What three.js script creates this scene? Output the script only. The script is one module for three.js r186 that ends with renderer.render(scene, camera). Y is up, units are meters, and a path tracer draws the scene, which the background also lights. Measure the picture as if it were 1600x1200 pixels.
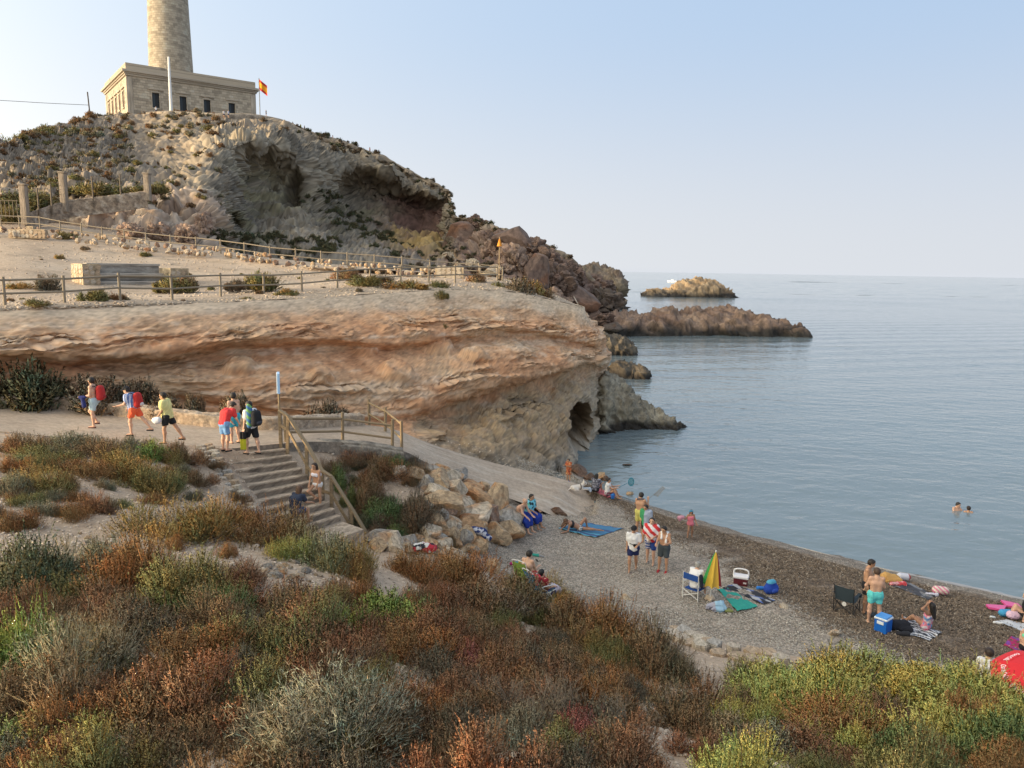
import * as THREE from 'three';
import { mergeGeometries, toCreasedNormals } from 'three/addons/utils/BufferGeometryUtils.js';
import { RoundedBoxGeometry } from 'three/addons/geometries/RoundedBoxGeometry.js';
import { ImprovedNoise } from 'three/addons/math/ImprovedNoise.js';

// ---------------------------------------------------------------- camera, sky, sun, exposure
const scene = new THREE.Scene();
const EYE = new THREE.Vector3(0, 11.3, 0), FPX = 1202, PITCH = -Math.atan(180 / 1202), ROLL = 0.0152;
const camera = new THREE.PerspectiveCamera(2 * Math.atan(600 / FPX) * 180 / Math.PI, 4 / 3, 0.1, 20000);
camera.position.copy(EYE);
camera.rotation.set(PITCH, 0, ROLL, 'YXZ');
const renderer = new THREE.WebGLRenderer({ antialias: true });
renderer.toneMapping = THREE.LinearToneMapping;
renderer.toneMappingExposure = 1.72;
renderer.shadowMap.enabled = true;

const SUN = new THREE.Vector3(-0.95, 0.125, 0.30).normalize();
const sun = new THREE.DirectionalLight(new THREE.Color().setRGB(1.0, 0.74, 0.44), 3.0);
sun.position.copy(SUN).multiplyScalar(600); sun.castShadow = true; sun.shadow.radius = 5;
Object.assign(sun.shadow.camera, { left: -300, right: 300, top: 200, bottom: -200, near: 1, far: 1400 });
sun.shadow.mapSize.set(4096, 4096);
sun.name = 'sun';
scene.add(sun);
{
  const W = 1024, H = 512, data = new Float32Array(W * H * 4);
  const sm = (a, b, x) => { x = Math.min(1, Math.max(0, (x - a) / (b - a))); return x * x * (3 - 2 * x); };
  for (let j = 0; j < H; j++) for (let i = 0; i < W; i++) {
    const el = ((j + 0.5) / H - 0.5) * Math.PI, az = ((i + 0.5) / W - 0.5) * 2 * Math.PI;
    const x = Math.cos(az) * Math.cos(el), y = Math.sin(el), z = Math.sin(az) * Math.cos(el);
    const ang = Math.acos(Math.max(-1, Math.min(1, x * SUN.x + y * SUN.y + z * SUN.z))) * 180 / Math.PI;
    const e = Math.max(0, el) * 180 / Math.PI;
    const lo = [0.402, 0.424, 0.458], mi = [0.256, 0.348, 0.478], ze = [0.23, 0.28, 0.37];
    const g = Math.min(0.25 * Math.exp(-(ang - 74) / 21), 9), ab = sm(0, 19, e), ac = sm(15, 80, e);  // glow round the unseen sun, made strong out of view to light the land
    const gc = [1.0, 0.86, 0.58];
    for (let c = 0; c < 3; c++) {
      let v = lo[c] + (mi[c] - lo[c]) * ab; v += (ze[c] - v) * ac;
      data[(j * W + i) * 4 + c] = el < 0 ? lo[c] * 1.04 : v + gc[c] * g * (0.85 + 0.15 * Math.exp(-e / 25));
    }
    data[(j * W + i) * 4 + 3] = 1;
  }
  const t = new THREE.DataTexture(data, W, H, THREE.RGBAFormat, THREE.FloatType);
  t.mapping = THREE.EquirectangularReflectionMapping; t.magFilter = t.minFilter = THREE.LinearFilter; t.needsUpdate = true;
  scene.background = t; scene.environment = t;
}

// ---------------------------------------------------------------- helpers
const V = (x, y, z) => new THREE.Vector3(x, y, z);
function mulberry(a) { return () => { a |= 0; a = a + 0x6D2B79F5 | 0; let t = Math.imul(a ^ a >>> 15, 1 | a); t = t + Math.imul(t ^ t >>> 7, 61 | t) ^ t; return ((t ^ t >>> 14) >>> 0) / 4294967296; }; }
let rnd = mulberry(7);
const rr = (a, b) => a + (b - a) * rnd(), pick = (a) => a[Math.floor(rnd() * a.length)];
const clamp = (x, a = 0, b = 1) => Math.min(b, Math.max(a, x)), mix = (a, b, t) => a + (b - a) * t;
const sstep = (a, b, x) => { x = clamp((x - a) / (b - a)); return x * x * (3 - 2 * x); };
const mix3 = (a, b, t) => [mix(a[0], b[0], t), mix(a[1], b[1], t), mix(a[2], b[2], t)];
const PN = new ImprovedNoise();
const noise = (x, y, z = 0) => PN.noise(x + 31.7, y + 17.3, z + 5.1);
function fbm(x, y, z, o = 4) { let s = 0, a = 0.5; for (let i = 0; i < o; i++) { s += a * noise(x, y, z); x = x * 2.03 + 3.1; y = y * 2.03 + 1.7; z = z * 2.03 + 9.2; a *= 0.5; } return s; }
function hash3(x, y, z) { let h = Math.imul(x, 374761393) ^ Math.imul(y, 668265263) ^ Math.imul(z, 1274126177); h = Math.imul(h ^ h >>> 13, 1103515245); h = Math.imul(h ^ h >>> 16, 2246822519); return ((h ^ h >>> 15) >>> 0) / 4294967296; }
function worley(x, y, z) { // [F1, F2, random of the nearest cell]
  const X = Math.floor(x), Y = Math.floor(y), Z = Math.floor(z); let a = 9, b = 9, id = 0;
  for (let i = -1; i < 2; i++) for (let j = -1; j < 2; j++) for (let k = -1; k < 2; k++) {
    const cx = X + i, cy = Y + j, cz = Z + k, h = hash3(cx, cy, cz), px = cx + h - x, py = cy + hash3(cy, cz, cx + 7) - y, pz = cz + hash3(cz, cx + 3, cy) - z, d = px * px + py * py + pz * pz;
    if (d < a) { b = a; a = d; id = h; } else if (d < b) b = d;
  }
  return [Math.sqrt(a), Math.sqrt(b), id];
}
// a photo pixel gives a direction; the distance comes from a height (G) or a depth (P)
const CQ = new THREE.Quaternion().setFromEuler(new THREE.Euler(PITCH, 0, ROLL, 'YXZ'));
const ray = (px, py) => V((px - 800) / FPX, (600 - py) / FPX, -1).applyQuaternion(CQ);
const P = (px, py, d) => { const r = ray(px, py); return r.multiplyScalar(d / -r.z).add(EYE); };
const G = (px, py, y) => { const r = ray(px, py); return r.multiplyScalar((y - EYE.y) / r.y).add(EYE); };
const names = {};
const numbered = (n) => { const k = names[n] = (names[n] ?? -1) + 1; return k ? n + '_' + String(k).padStart(3, '0') : n; };
function add(o, parent = scene) { o.traverse((m) => { if (m.isMesh) { m.castShadow = true; m.receiveShadow = true; } }); parent.add(o); return o; }
function mesh(name, geo, mat, parent) { const m = new THREE.Mesh(geo, mat); m.name = name; m.castShadow = m.receiveShadow = true; if (parent) parent.add(m); return m; }
function thing(name, label, category, pos, turn = 0, group) {
  const o = new THREE.Group(); o.name = numbered(name); o.userData = { label, category }; if (group) o.userData.group = group;
  if (pos) o.position.copy(pos); o.rotation.y = turn; scene.add(o); return o;
}
function single(name, geo, mat, label, category, group) { const m = mesh(numbered(name), geo, mat, scene); m.userData = { label, category }; if (group) m.userData.group = group; return m; }
function copyOf(o, label, group) { const c = o.clone(); c.name = numbered(o.name.replace(/_\d{3}$/, '')); c.userData = { ...o.userData }; if (label) c.userData.label = label; if (group) c.userData.group = group; scene.add(c); return c; }
function struct(name, geo, mat, label, category, kind = 'structure') { const m = mesh(numbered(name), geo, mat, scene); m.userData = { kind, label, category }; return m; }
const lin = (hex) => { const c = new THREE.Color(hex); return [c.r, c.g, c.b]; };
const std = (hex, o = {}) => new THREE.MeshStandardMaterial({ color: hex, roughness: 0.85, ...o });

// ---------------------------------------------------------------- textures (grain and relief only)
function tileTex(n, fn, srgb = true) {
  const d = new Uint8Array(n * n * 4);
  for (let j = 0; j < n; j++) for (let i = 0; i < n; i++) { const c = fn(i / n, j / n), k = (j * n + i) * 4; for (let q = 0; q < 3; q++) d[k + q] = clamp(c[q] ?? c[0]) * 255; d[k + 3] = 255; }
  const t = new THREE.DataTexture(d, n, n, THREE.RGBAFormat); t.wrapS = t.wrapT = THREE.RepeatWrapping; t.magFilter = THREE.LinearFilter; t.minFilter = THREE.LinearMipmapLinearFilter; t.generateMipmaps = true;
  if (srgb) t.colorSpace = THREE.SRGBColorSpace; t.needsUpdate = true; return t;
}
const perVal = (seed) => (u, v, f) => { // periodic value noise
  const x = u * f, y = v * f, X = Math.floor(x), Y = Math.floor(y), a = x - X, b = y - Y, s = a * a * (3 - 2 * a), t = b * b * (3 - 2 * b), m = (k) => ((k % f) + f) % f;
  const h = (i, j) => hash3(m(i), m(j), seed); return mix(mix(h(X, Y), h(X + 1, Y), s), mix(h(X, Y + 1), h(X + 1, Y + 1), s), t);
};
const perF = (seed, f0, o) => { const p = perVal(seed); return (u, v) => { let s = 0, a = 0.5, w = 0, f = f0; for (let i = 0; i < o; i++) { s += a * p(u, v, f); w += a; a *= 0.6; f *= 2; } return s / w; }; };
function perCell(seed) { return (u, v, f) => { const x = u * f, y = v * f, X = Math.floor(x), Y = Math.floor(y), m = (k) => ((k % f) + f) % f; let a = 9, b = 9, id = 0; for (let i = -1; i < 2; i++) for (let j = -1; j < 2; j++) { const h = hash3(m(X + i), m(Y + j), seed), h2 = hash3(m(Y + j), m(X + i), seed + 9), dx = X + i + h - x, dy = Y + j + h2 - y, d = dx * dx + dy * dy; if (d < a) { b = a; a = d; id = hash3(m(X + i), seed, m(Y + j)); } else if (d < b) b = d; } return [Math.sqrt(a), Math.sqrt(b), id]; }; }
const g1 = perF(11, 4, 7), g2 = perF(23, 16, 5), g3 = perF(41, 3, 6);
const T = {};
T.rock = tileTex(512, (u, v) => { const a = g1(u, v), b = g2(u, v), c = Math.abs(g3(u, v) - 0.5) * 2; const k = 0.86 + 0.5 * (a - 0.5) + 0.4 * (b - 0.5) + 0.1 * (Math.min(1, c * 6) - 0.8); return [k * 1.0, k * 0.985, k * 0.97]; });
T.rockB = tileTex(512, (u, v) => { const c = Math.abs(g3(u, v) - 0.5) * 2; return [0.5 * g1(u, v) + 0.35 * g2(u, v) + 0.2 * Math.min(1, c * 6)]; }, false);
{ const pc = perCell(5), pc2 = perCell(8);
  T.pebble = tileTex(512, (u, v) => { const a = pc(u, v, 26), b = pc2(u, v, 48), s = 0.5 + 0.5 * a[2], k = (0.66 + 0.34 * a[2] + 0.18 * (b[2] - 0.5)) * (0.9 + 0.2 * g1(u, v)); const w = 1; return [k * w * (0.98 + 0.1 * (s - 0.5)), k * w * 0.97, k * w * 0.94]; });
  T.pebbleB = tileTex(512, (u, v) => { const a = pc(u, v, 26), b = pc2(u, v, 48); return [clamp(0.75 * Math.min(1, (a[1] - a[0]) * 2.2) + 0.25 * Math.min(1, (b[1] - b[0]) * 2))]; }, false);
}
const aniso = (seed) => (u, v, fu, fv) => { const x = u * fu, y = v * fv, X = Math.floor(x), Y = Math.floor(y), a = x - X, b = y - Y, s = a * a * (3 - 2 * a), t = b * b * (3 - 2 * b), h = (i, j) => hash3(((i % fu) + fu) % fu, ((j % fv) + fv) % fv, seed); return mix(mix(h(X, Y), h(X + 1, Y), s), mix(h(X, Y + 1), h(X + 1, Y + 1), s), t); };
{ const a = aniso(3), b = aniso(14), w = perF(31, 3, 4), at = (u, v) => { const vv = v + 0.06 * (w(u, v) - 0.5); return [a(u, vv, 5, 36), b(u, vv, 12, 80), a(u, vv, 24, 130)]; };
  T.strata = tileTex(512, (u, v) => { const [x, y, z] = at(u, v), k = 0.87 + 0.2 * (x - 0.5) + 0.22 * (y - 0.5) + 0.2 * (z - 0.5) + 0.3 * (g2(u, v) - 0.5); return [k, k * 0.985, k * 0.965]; });
  T.strataB = tileTex(512, (u, v) => { const [x, y, z] = at(u, v); return [0.4 * (x > 0.55 ? 1 : x * 0.8) + 0.35 * (y > 0.5 ? 1 : y) + 0.15 * z + 0.2 * g2(u, v)]; }, false); }
T.fine = tileTex(512, (u, v) => { const k = 0.9 + 0.22 * (g2(u, v) - 0.5) + 0.16 * (hash3(Math.floor(u * 512), Math.floor(v * 512), 2) - 0.5); return [k, k * 0.99, k * 0.975]; });
const g4 = perF(83, 40, 4); T.fineB = tileTex(512, (u, v) => [g4(u, v)], false);
const groundMat = (s, b) => new THREE.MeshStandardMaterial({ vertexColors: true, map: rep(T.fine, s), bumpMap: rep(T.fineB, s), bumpScale: b, roughness: 0.96 });
T.cloth = tileTex(128, (u, v) => { const k = 0.86 + 0.14 * g2(u, v); return [k]; });
T.wood = tileTex(256, (u, v) => { const k = 0.62 + 0.35 * g2(u * 1, (v * 0.06) % 1) + 0.12 * (g1(u, v) - 0.5); return [k, k * 0.985, k * 0.96]; });
const rep = (t, s, s2 = s) => { const c = t.clone(); c.repeat.set(s, s2); c.needsUpdate = true; return c; };
const rockMat = (s = 0.4, bump = 0.08, o = {}) => new THREE.MeshStandardMaterial({ vertexColors: true, map: rep(T.rock, s), bumpMap: rep(T.rockB, s), bumpScale: bump, roughness: 0.95, ...o });

// ---------------------------------------------------------------- sheets and rocks
const cr = (p0, p1, p2, p3, t) => 0.5 * (2 * p1 + (p2 - p0) * t + (2 * p0 - 5 * p1 + 4 * p2 - p3) * t * t + (3 * p1 - p0 - 3 * p2 + p3) * t * t * t);
function crv(A, t) { const n = A.length, i = Math.min(n - 2, Math.floor(t)), f = t - i, g = (k) => A[clamp(k, 0, n - 1)]; const a = g(i - 1), b = g(i), c = g(i + 1), d = g(i + 2); return V(cr(a.x, b.x, c.x, d.x, f), cr(a.y, b.y, c.y, d.y, f), cr(a.z, b.z, c.z, d.z, f)); }
function gridGeo(pts, cols, nu, nv, uvs) {
  const g = new THREE.BufferGeometry(), idx = [];
  for (let j = 0; j < nv - 1; j++) for (let i = 0; i < nu - 1; i++) { const a = j * nu + i; idx.push(a, a + nu, a + 1, a + 1, a + nu, a + nu + 1); }
  g.setAttribute('position', new THREE.BufferAttribute(pts, 3));
  if (cols) g.setAttribute('color', new THREE.BufferAttribute(cols, 3));
  g.setAttribute('uv', new THREE.BufferAttribute(uvs, 2)); g.setIndex(idx); g.computeVertexNormals(); return g;
}
// texture coordinates run along the sheet in metres
const wuv = (x, y, z) => [x * 0.83 + z * 0.56, y * 1.0 + z * 0.62 - x * 0.21];
function normals(p, nu, nv) { // of a grid of points
  const n = new Float32Array(p.length), a = V(), b = V();
  for (let j = 0; j < nv; j++) for (let i = 0; i < nu; i++) {
    const at = (i2, j2) => 3 * (clamp(j2, 0, nv - 1) * nu + clamp(i2, 0, nu - 1)), l = at(i - 1, j), r = at(i + 1, j), u = at(i, j - 1), d = at(i, j + 1);
    a.set(p[r] - p[l], p[r + 1] - p[l + 1], p[r + 2] - p[l + 2]); b.set(p[u] - p[d], p[u + 1] - p[d + 1], p[u + 2] - p[d + 2]); a.cross(b).normalize(); n.set([a.x, a.y, a.z], 3 * (j * nu + i));
  } return n;
}
// rows of control points -> smooth grid, displaced along its normal, coloured per vertex
function sheet(rows, resU, resV, disp, color, flip = 1) {
  const nr = rows.length, nc = rows[0].length, us = [], vs = [];
  const seg = (list, res, out) => list.forEach((L, i) => { const n = Math.max(1, Math.ceil(L / res)); for (let k = 0; k < n; k++) out.push(i + k / n); });
  seg([...Array(nc - 1).keys()].map((c) => { let s = 0; for (const r of rows) s += r[c].distanceTo(r[c + 1]); return s / nr; }), resU, us); us.push(nc - 1.0001);
  seg([...Array(nr - 1).keys()].map((r) => { let s = 0; for (let c = 0; c < nc; c++) s += rows[r][c].distanceTo(rows[r + 1][c]); return s / nc; }), resV, vs); vs.push(nr - 1.0001);
  const nu = us.length, nv = vs.length, p = new Float32Array(nu * nv * 3);
  us.forEach((u, i) => { const col = rows.map((r) => crv(r, u)); vs.forEach((v, j) => { const q = crv(col, v); p.set([q.x, q.y, q.z], 3 * (j * nu + i)); }); });
  const n = normals(p, nu, nv), q = new Float32Array(p.length), dd = new Float32Array(nu * nv);
  for (let k = 0; k < nu * nv; k++) {
    const o = disp(p[3 * k], p[3 * k + 1], p[3 * k + 2], us[k % nu], vs[Math.floor(k / nu)], n[3 * k] * flip, n[3 * k + 1] * flip, n[3 * k + 2] * flip), v = Array.isArray(o) ? o : [n[3 * k] * flip * o, n[3 * k + 1] * flip * o, n[3 * k + 2] * flip * o];
    for (let c = 0; c < 3; c++) q[3 * k + c] = p[3 * k + c] + v[c]; dd[k] = Array.isArray(o) ? 0 : o;
  }
  const su = new Float32Array(nu), sv = new Float32Array(nv), dist = (a, b) => Math.hypot(p[3 * a] - p[3 * b], p[3 * a + 1] - p[3 * b + 1], p[3 * a + 2] - p[3 * b + 2]);
  for (let i = 1; i < nu; i++) { let s = 0; for (let j = 0; j < nv; j++) s += dist(j * nu + i, j * nu + i - 1); su[i] = su[i - 1] + s / nv; }
  for (let j = 1; j < nv; j++) { let s = 0; for (let i = 0; i < nu; i++) s += dist(j * nu + i, (j - 1) * nu + i); sv[j] = sv[j - 1] + s / nu; }
  const m = normals(q, nu, nv), cols = new Float32Array(p.length), uv = new Float32Array(nu * nv * 2);
  for (let k = 0; k < nu * nv; k++) { const c = color(q[3 * k], q[3 * k + 1], q[3 * k + 2], us[k % nu], vs[Math.floor(k / nu)], m[3 * k + 1] * flip, dd[k], p[3 * k + 1]); cols.set(c, 3 * k); uv.set([su[k % nu], sv[Math.floor(k / nu)]], 2 * k); }
  return gridGeo(q, cols, nu, nv, uv);
}
// blocks of broken rock: each cell of a Worley pattern stands a little proud of its neighbours, with cracks between
function blocky(x, y, z, s, amp, crack = 0.35) {
  const w = 0.35 * s, q = worley((x + w * noise(x / s, y / s, z / s)) / s, (y + w * noise(y / s, z / s, x / s)) / (s * 0.75), z / s);
  return amp * ((q[2] - 0.5) * 1.1 - crack * (1 - sstep(0, 0.22, q[1] - q[0])) + 0.5 * fbm(x / s * 2, y / s * 2, z / s * 2, 3));
}
// ---------------------------------------------------------------- low land: one smooth height field through measured points
const LAND = [];
const gy = (list) => list.forEach(([px, py, y]) => { const q = G(px, py, y); LAND.push([q.x, q.z, y]); });
const gd = (list) => list.forEach(([px, py, d]) => { const q = P(px, py, d); LAND.push([q.x, q.z, q.y]); });
gy([[0, 650, 5.75], [0, 672, 5.7], [150, 668, 5.5], [260, 690, 5.35], [390, 702, 5.2], [440, 690, 5.15], [560, 672, 4.8], [600, 668, 4.6], [640, 700, 4.2],
  [690, 722, 3.2], [740, 742, 2.3], [800, 765, 1.55], [870, 785, 1.0], [935, 790, 0.6], [700, 703, 3.2], [780, 727, 1.9], [850, 742, 1.0], [900, 752, 0.45],
  [905, 735, -0.25], [925, 757, 0], [960, 772, 0], [1000, 785, 0], [1100, 815, 0], [1200, 842, 0], [1300, 868, 0], [1400, 893, 0], [1500, 913, 0], [1600, 934, 0], [1800, 970, 0], [2000, 1005, 0],
  [1000, 830, 0.55], [1100, 880, 0.7], [1200, 940, 0.85], [1300, 980, 0.95], [1450, 1000, 0.8], [1600, 1010, 0.65], [900, 850, 0.8], [850, 900, 1.0], [800, 840, 1.05], [760, 890, 1.25], [1100, 1000, 1.25], [1300, 1040, 1.3], [1550, 1060, 1.1], [1800, 1080, 0.9], [1050, 950, 1.05],
  [950, 735, -0.7], [1100, 770, -0.9], [1300, 820, -0.9], [1600, 880, -0.9], [1600, 760, -2.2], [1200, 650, -3.5], [1000, 700, -1.6], [1900, 900, -1.2]]);
gy([[545, 818, 2.9], [480, 838, 3.1], [590, 835, 2.6]]);
gd([[800, 1200, 6], [300, 1200, 6], [0, 1200, 6], [1200, 1200, 6.5], [1600, 1200, 7], [450, 1000, 9], [100, 900, 12], [100, 780, 16.3], [300, 725, 22.5], [420, 880, 14], [560, 870, 17], [500, 850, 19.5], [600, 880, 19], [700, 895, 21.2],
  [800, 1050, 11], [700, 980, 14], [1000, 1030, 15], [1050, 1000, 18], [1080, 1100, 12], [1190, 1050, 15.5], [1300, 1100, 12.5], [1500, 1100, 13], [1300, 1200, 7.2], [900, 950, 22], [560, 740, 27.2], [650, 800, 25.5], [720, 800, 27.5], [600, 720, 28]]);
LAND.push([-15, 0, 7.6], [0, 0, 7.8], [15, 0, 7.5], [-32, 0, 8], [32, 0, 4], [-32, -15, 6.7], [-36, -28, 6.2], [-20, -36, 6], [-5, -42, 4], [8, -60, -2], [45, -50, -4], [60, -40, -4], [0, 10, 8], [-25, 10, 8.5], [25, 10, 6]);
const landY = (() => { // thin-plate spline
  const n = LAND.length, N = n + 3, A = Array.from({ length: N }, () => new Float64Array(N + 1)), U = (r2) => r2 < 1e-9 ? 0 : r2 * Math.log(r2);
  for (let i = 0; i < n; i++) { for (let j = 0; j < n; j++) A[i][j] = U((LAND[i][0] - LAND[j][0]) ** 2 + (LAND[i][1] - LAND[j][1]) ** 2) + (i === j ? 4 : 0); [1, LAND[i][0], LAND[i][1]].forEach((v, k) => { A[i][n + k] = A[n + k][i] = v; }); A[i][N] = LAND[i][2]; }
  for (let c = 0; c < N; c++) { let m = c; for (let r = c + 1; r < N; r++) if (Math.abs(A[r][c]) > Math.abs(A[m][c])) m = r; [A[c], A[m]] = [A[m], A[c]]; for (let r = 0; r < N; r++) if (r !== c) { const f = A[r][c] / A[c][c]; if (f) for (let k = c; k <= N; k++) A[r][k] -= f * A[c][k]; } }
  const w = A.map((r, i) => r[N] / r[i]);
  return (x, z) => { let s = w[n] + w[n + 1] * x + w[n + 2] * z; for (let i = 0; i < n; i++) s += w[i] * U((x - LAND[i][0]) ** 2 + (z - LAND[i][1]) ** 2); return s; };
})();
const hit = (px, py, lift = 0) => { // where the ray through a pixel meets the low land
  const r = ray(px, py); r.multiplyScalar(1 / -r.z); let a = 2, b = 2; for (; b < 80; b += 0.25) { if (EYE.y + r.y * b < landY(r.x * b, -b)) break; a = b; }
  for (let k = 0; k < 20; k++) { const m = (a + b) / 2; if (EYE.y + r.y * m < landY(r.x * m, -m)) b = m; else a = m; }
  return V(r.x * a, landY(r.x * a, -a) + lift, -a);
};
const inPoly = (poly, x, z) => { let c = false; for (let i = 0, j = poly.length - 1; i < poly.length; j = i++) { const a = poly[i], b = poly[j]; if ((a.z > z) !== (b.z > z) && x < (b.x - a.x) * (z - a.z) / (b.z - a.z) + a.x) c = !c; } return c; };
const segDist = (line, x, z) => { let m = 1e9; for (let i = 0; i < line.length - 1; i++) { const a = line[i], b = line[i + 1], dx = b.x - a.x, dz = b.z - a.z, t = clamp(((x - a.x) * dx + (z - a.z) * dz) / (dx * dx + dz * dz)); m = Math.min(m, Math.hypot(x - a.x - dx * t, z - a.z - dz * t)); } return m; };

// path and ramp: far and near edge
const pathFar = [[-260, 614, 6.2], [-100, 630, 5.95], [0, 637, 5.8], [100, 640, 5.65], [200, 652, 5.5], [320, 666, 5.32], [430, 672, 5.2], [500, 668, 5.0], [570, 664, 4.75], [620, 672, 4.45], [660, 688, 3.9], [700, 702, 3.25], [780, 725, 1.95], [850, 741, 1.1], [905, 756, 0.5], [935, 772, 0.42]].map((a) => G(...a));
const pathNear = [[-260, 662, 6.1], [-100, 668, 5.9], [0, 674, 5.72], [100, 684, 5.55], [200, 694, 5.42], [290, 702, 5.3], [345, 702, 5.22], [440, 693, 5.17], [500, 690, 4.98], [570, 694, 4.75], [628, 704, 4.4], [665, 722, 3.75], [715, 745, 2.85], [790, 776, 1.75], [850, 795, 1.25], [925, 806, 0.7]].map((a) => G(...a));
const pathPoly = [...pathFar, ...[...pathNear].reverse()];
const STAIR_L = [G(338, 702, 5.2), G(425, 842, 3.3)], STAIR_R = [G(440, 693, 5.18), G(532, 806, 3.3)];
const stairPoly = [STAIR_L[0], STAIR_R[0], STAIR_R[1].clone().add(V(0.9, 0, 0.75)), STAIR_L[1].clone().add(V(0.9, 0, 0.75))];
const behindPath = (x, z) => { for (let i = 0; i < pathFar.length - 1; i++) { const a = pathFar[i], b = pathFar[i + 1]; if (x >= a.x && x < b.x) return mix(a.z, b.z, (x - a.x) / (b.x - a.x)) - z; } return x < pathFar[0].x ? pathFar[0].z - z : -1; };
const wrackLine = [[900, 765], [960, 785], [1010, 815], [1090, 850], [1180, 905], [1290, 965], [1400, 1010], [1560, 1045], [1800, 1070]].map(([x, y]) => hit(x, y));
const wrackPoly = [...wrackLine, G(2100, 1000, 0), G(1600, 934, 0), G(1400, 893, 0), G(1200, 842, 0), G(1000, 785, 0), G(925, 757, 0)];
const trail = [[1010, 1180], [1080, 1110], [1110, 1060], [1130, 1025], [1100, 990]].map(([x, y]) => hit(x, y));
const groundAt = (x, z) => { // the land as it is built, lowered under path and stairs
  let y = landY(x, z); const n = 0.07 * fbm(x * 0.5, 0, z * 0.5, 4) * 2 + (y > 1.6 ? 0.05 * fbm(x * 2.5, 3, z * 2.5, 3) : 0.012 * noise(x * 4, 1, z * 4)); y += n * sstep(-0.3, 0.6, y + 0.2);
  if (z < -20) { if (inPoly(pathPoly, x, z)) y -= 0.5; if (inPoly(stairPoly, x, z)) y = Math.min(y, 5.2 - 2.2 * clamp(((x - STAIR_R[0].x) * 0.75 + (z - STAIR_R[0].z) * 0.66) / 3.2, -0.2, 1.1) - 0.25); }
  return y;
};
{
  const res = 0.18, x0 = -38, x1 = 62, z0 = -62, z1 = 9, nu = Math.round((x1 - x0) / res) + 1, nv = Math.round((z1 - z0) / res) + 1;
  const Y = new Float32Array(nu * nv), pos = [[], []], col = [[], []], uv = [[], []], map = [new Int32Array(nu * nv).fill(-1), new Int32Array(nu * nv).fill(-1)], idx = [[], []];
  // the spline on a coarse grid, then bilinear: fast enough
  const cs = 4, cu = Math.ceil(nu / cs) + 2, cv = Math.ceil(nv / cs) + 2, C = new Float32Array(cu * cv);
  for (let j = 0; j < cv; j++) for (let i = 0; i < cu; i++) C[j * cu + i] = landY(x0 + i * cs * res, z0 + j * cs * res);
  const quick = (x, z) => { const a = (x - x0) / res / cs, b = (z - z0) / res / cs, i = Math.floor(a), j = Math.floor(b), s = a - i, t = b - j; return mix(mix(C[j * cu + i], C[j * cu + i + 1], s), mix(C[(j + 1) * cu + i], C[(j + 1) * cu + i + 1], s), t); };
  const beachCol = (x, y, z) => {
    const n1 = fbm(x * 0.35, 2, z * 0.35, 4), n2 = fbm(x * 1.6, 7, z * 1.6, 4), n3 = noise(x * 7, 4, z * 7);
    let c = mix3([0.44, 0.395, 0.335], [0.55, 0.5, 0.43], clamp(0.5 + n1 * 1.2 + n2 * 0.5));
    c = mix3(c, [0.53, 0.455, 0.37], sstep(0.9, 1.4, y + n1 * 0.6) * 0.7);
    const w = (inPoly(wrackPoly, x, z) ? 1 : -1) * Math.min(2, segDist(wrackLine, x, z)), k = sstep(-0.45, 0.55, w + 1.5 * n1 + 1.3 * n2) * (0.72 + 0.5 * clamp(0.4 + n2 * 1.6 + n3 * 0.5));
    c = mix3(c, n3 > 0.1 ? [0.15, 0.105, 0.072] : [0.245, 0.185, 0.13], clamp(k) * sstep(0.1, 0.17, y + 0.05 * n2));
    if (y < 0.16) c = mix3([0.34, 0.305, 0.265], c, sstep(0.08, 0.15, y + 0.05 * n2));
    return c;
  };
  const earthCol = (x, y, z) => { const n1 = fbm(x * 0.4, 5, z * 0.4, 4), n2 = fbm(x * 2.2, 3, z * 2.2, 4); let c = mix3([0.50, 0.37, 0.265], [0.62, 0.48, 0.355], clamp(0.5 + n1 * 1.5)); c = mix3(c, [0.33, 0.24, 0.17], sstep(0.05, 0.4, n2) * 0.7); return c; };
  for (let j = 0; j < nv; j++) for (let i = 0; i < nu; i++) {
    const x = x0 + i * res, z = z0 + j * res; let y = quick(x, z);
    const n = 0.14 * fbm(x * 0.5, 0, z * 0.5, 4) + (y > 1.6 ? 0.05 * fbm(x * 2.5, 3, z * 2.5, 3) : 0.012 * noise(x * 4, 1, z * 4)); y += n * sstep(-0.3, 0.6, y + 0.2);
    if (z < -20) { if (inPoly(pathPoly, x, z)) y -= 0.45; if (inPoly(stairPoly, x, z)) y = Math.min(y, 5.2 - 2.2 * clamp(((x - STAIR_R[0].x) * 0.75 + (z - STAIR_R[0].z) * 0.66) / 3.2, -0.2, 1.1) - 0.25); }
    if (z < -22 && y > 0.35) { const k = behindPath(x, z); if (k > 0) y -= 1.3 * sstep(0, 0.5, k); }
    Y[j * nu + i] = y;
  }
  const vert = (k, s) => { if (map[s][k] < 0) { const x = x0 + (k % nu) * res, z = z0 + Math.floor(k / nu) * res, y = Y[k]; map[s][k] = pos[s].length / 3; pos[s].push(x, y, z); col[s].push(...(s ? earthCol : beachCol)(x, y, z)); uv[s].push(x, z); } return map[s][k]; };
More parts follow.
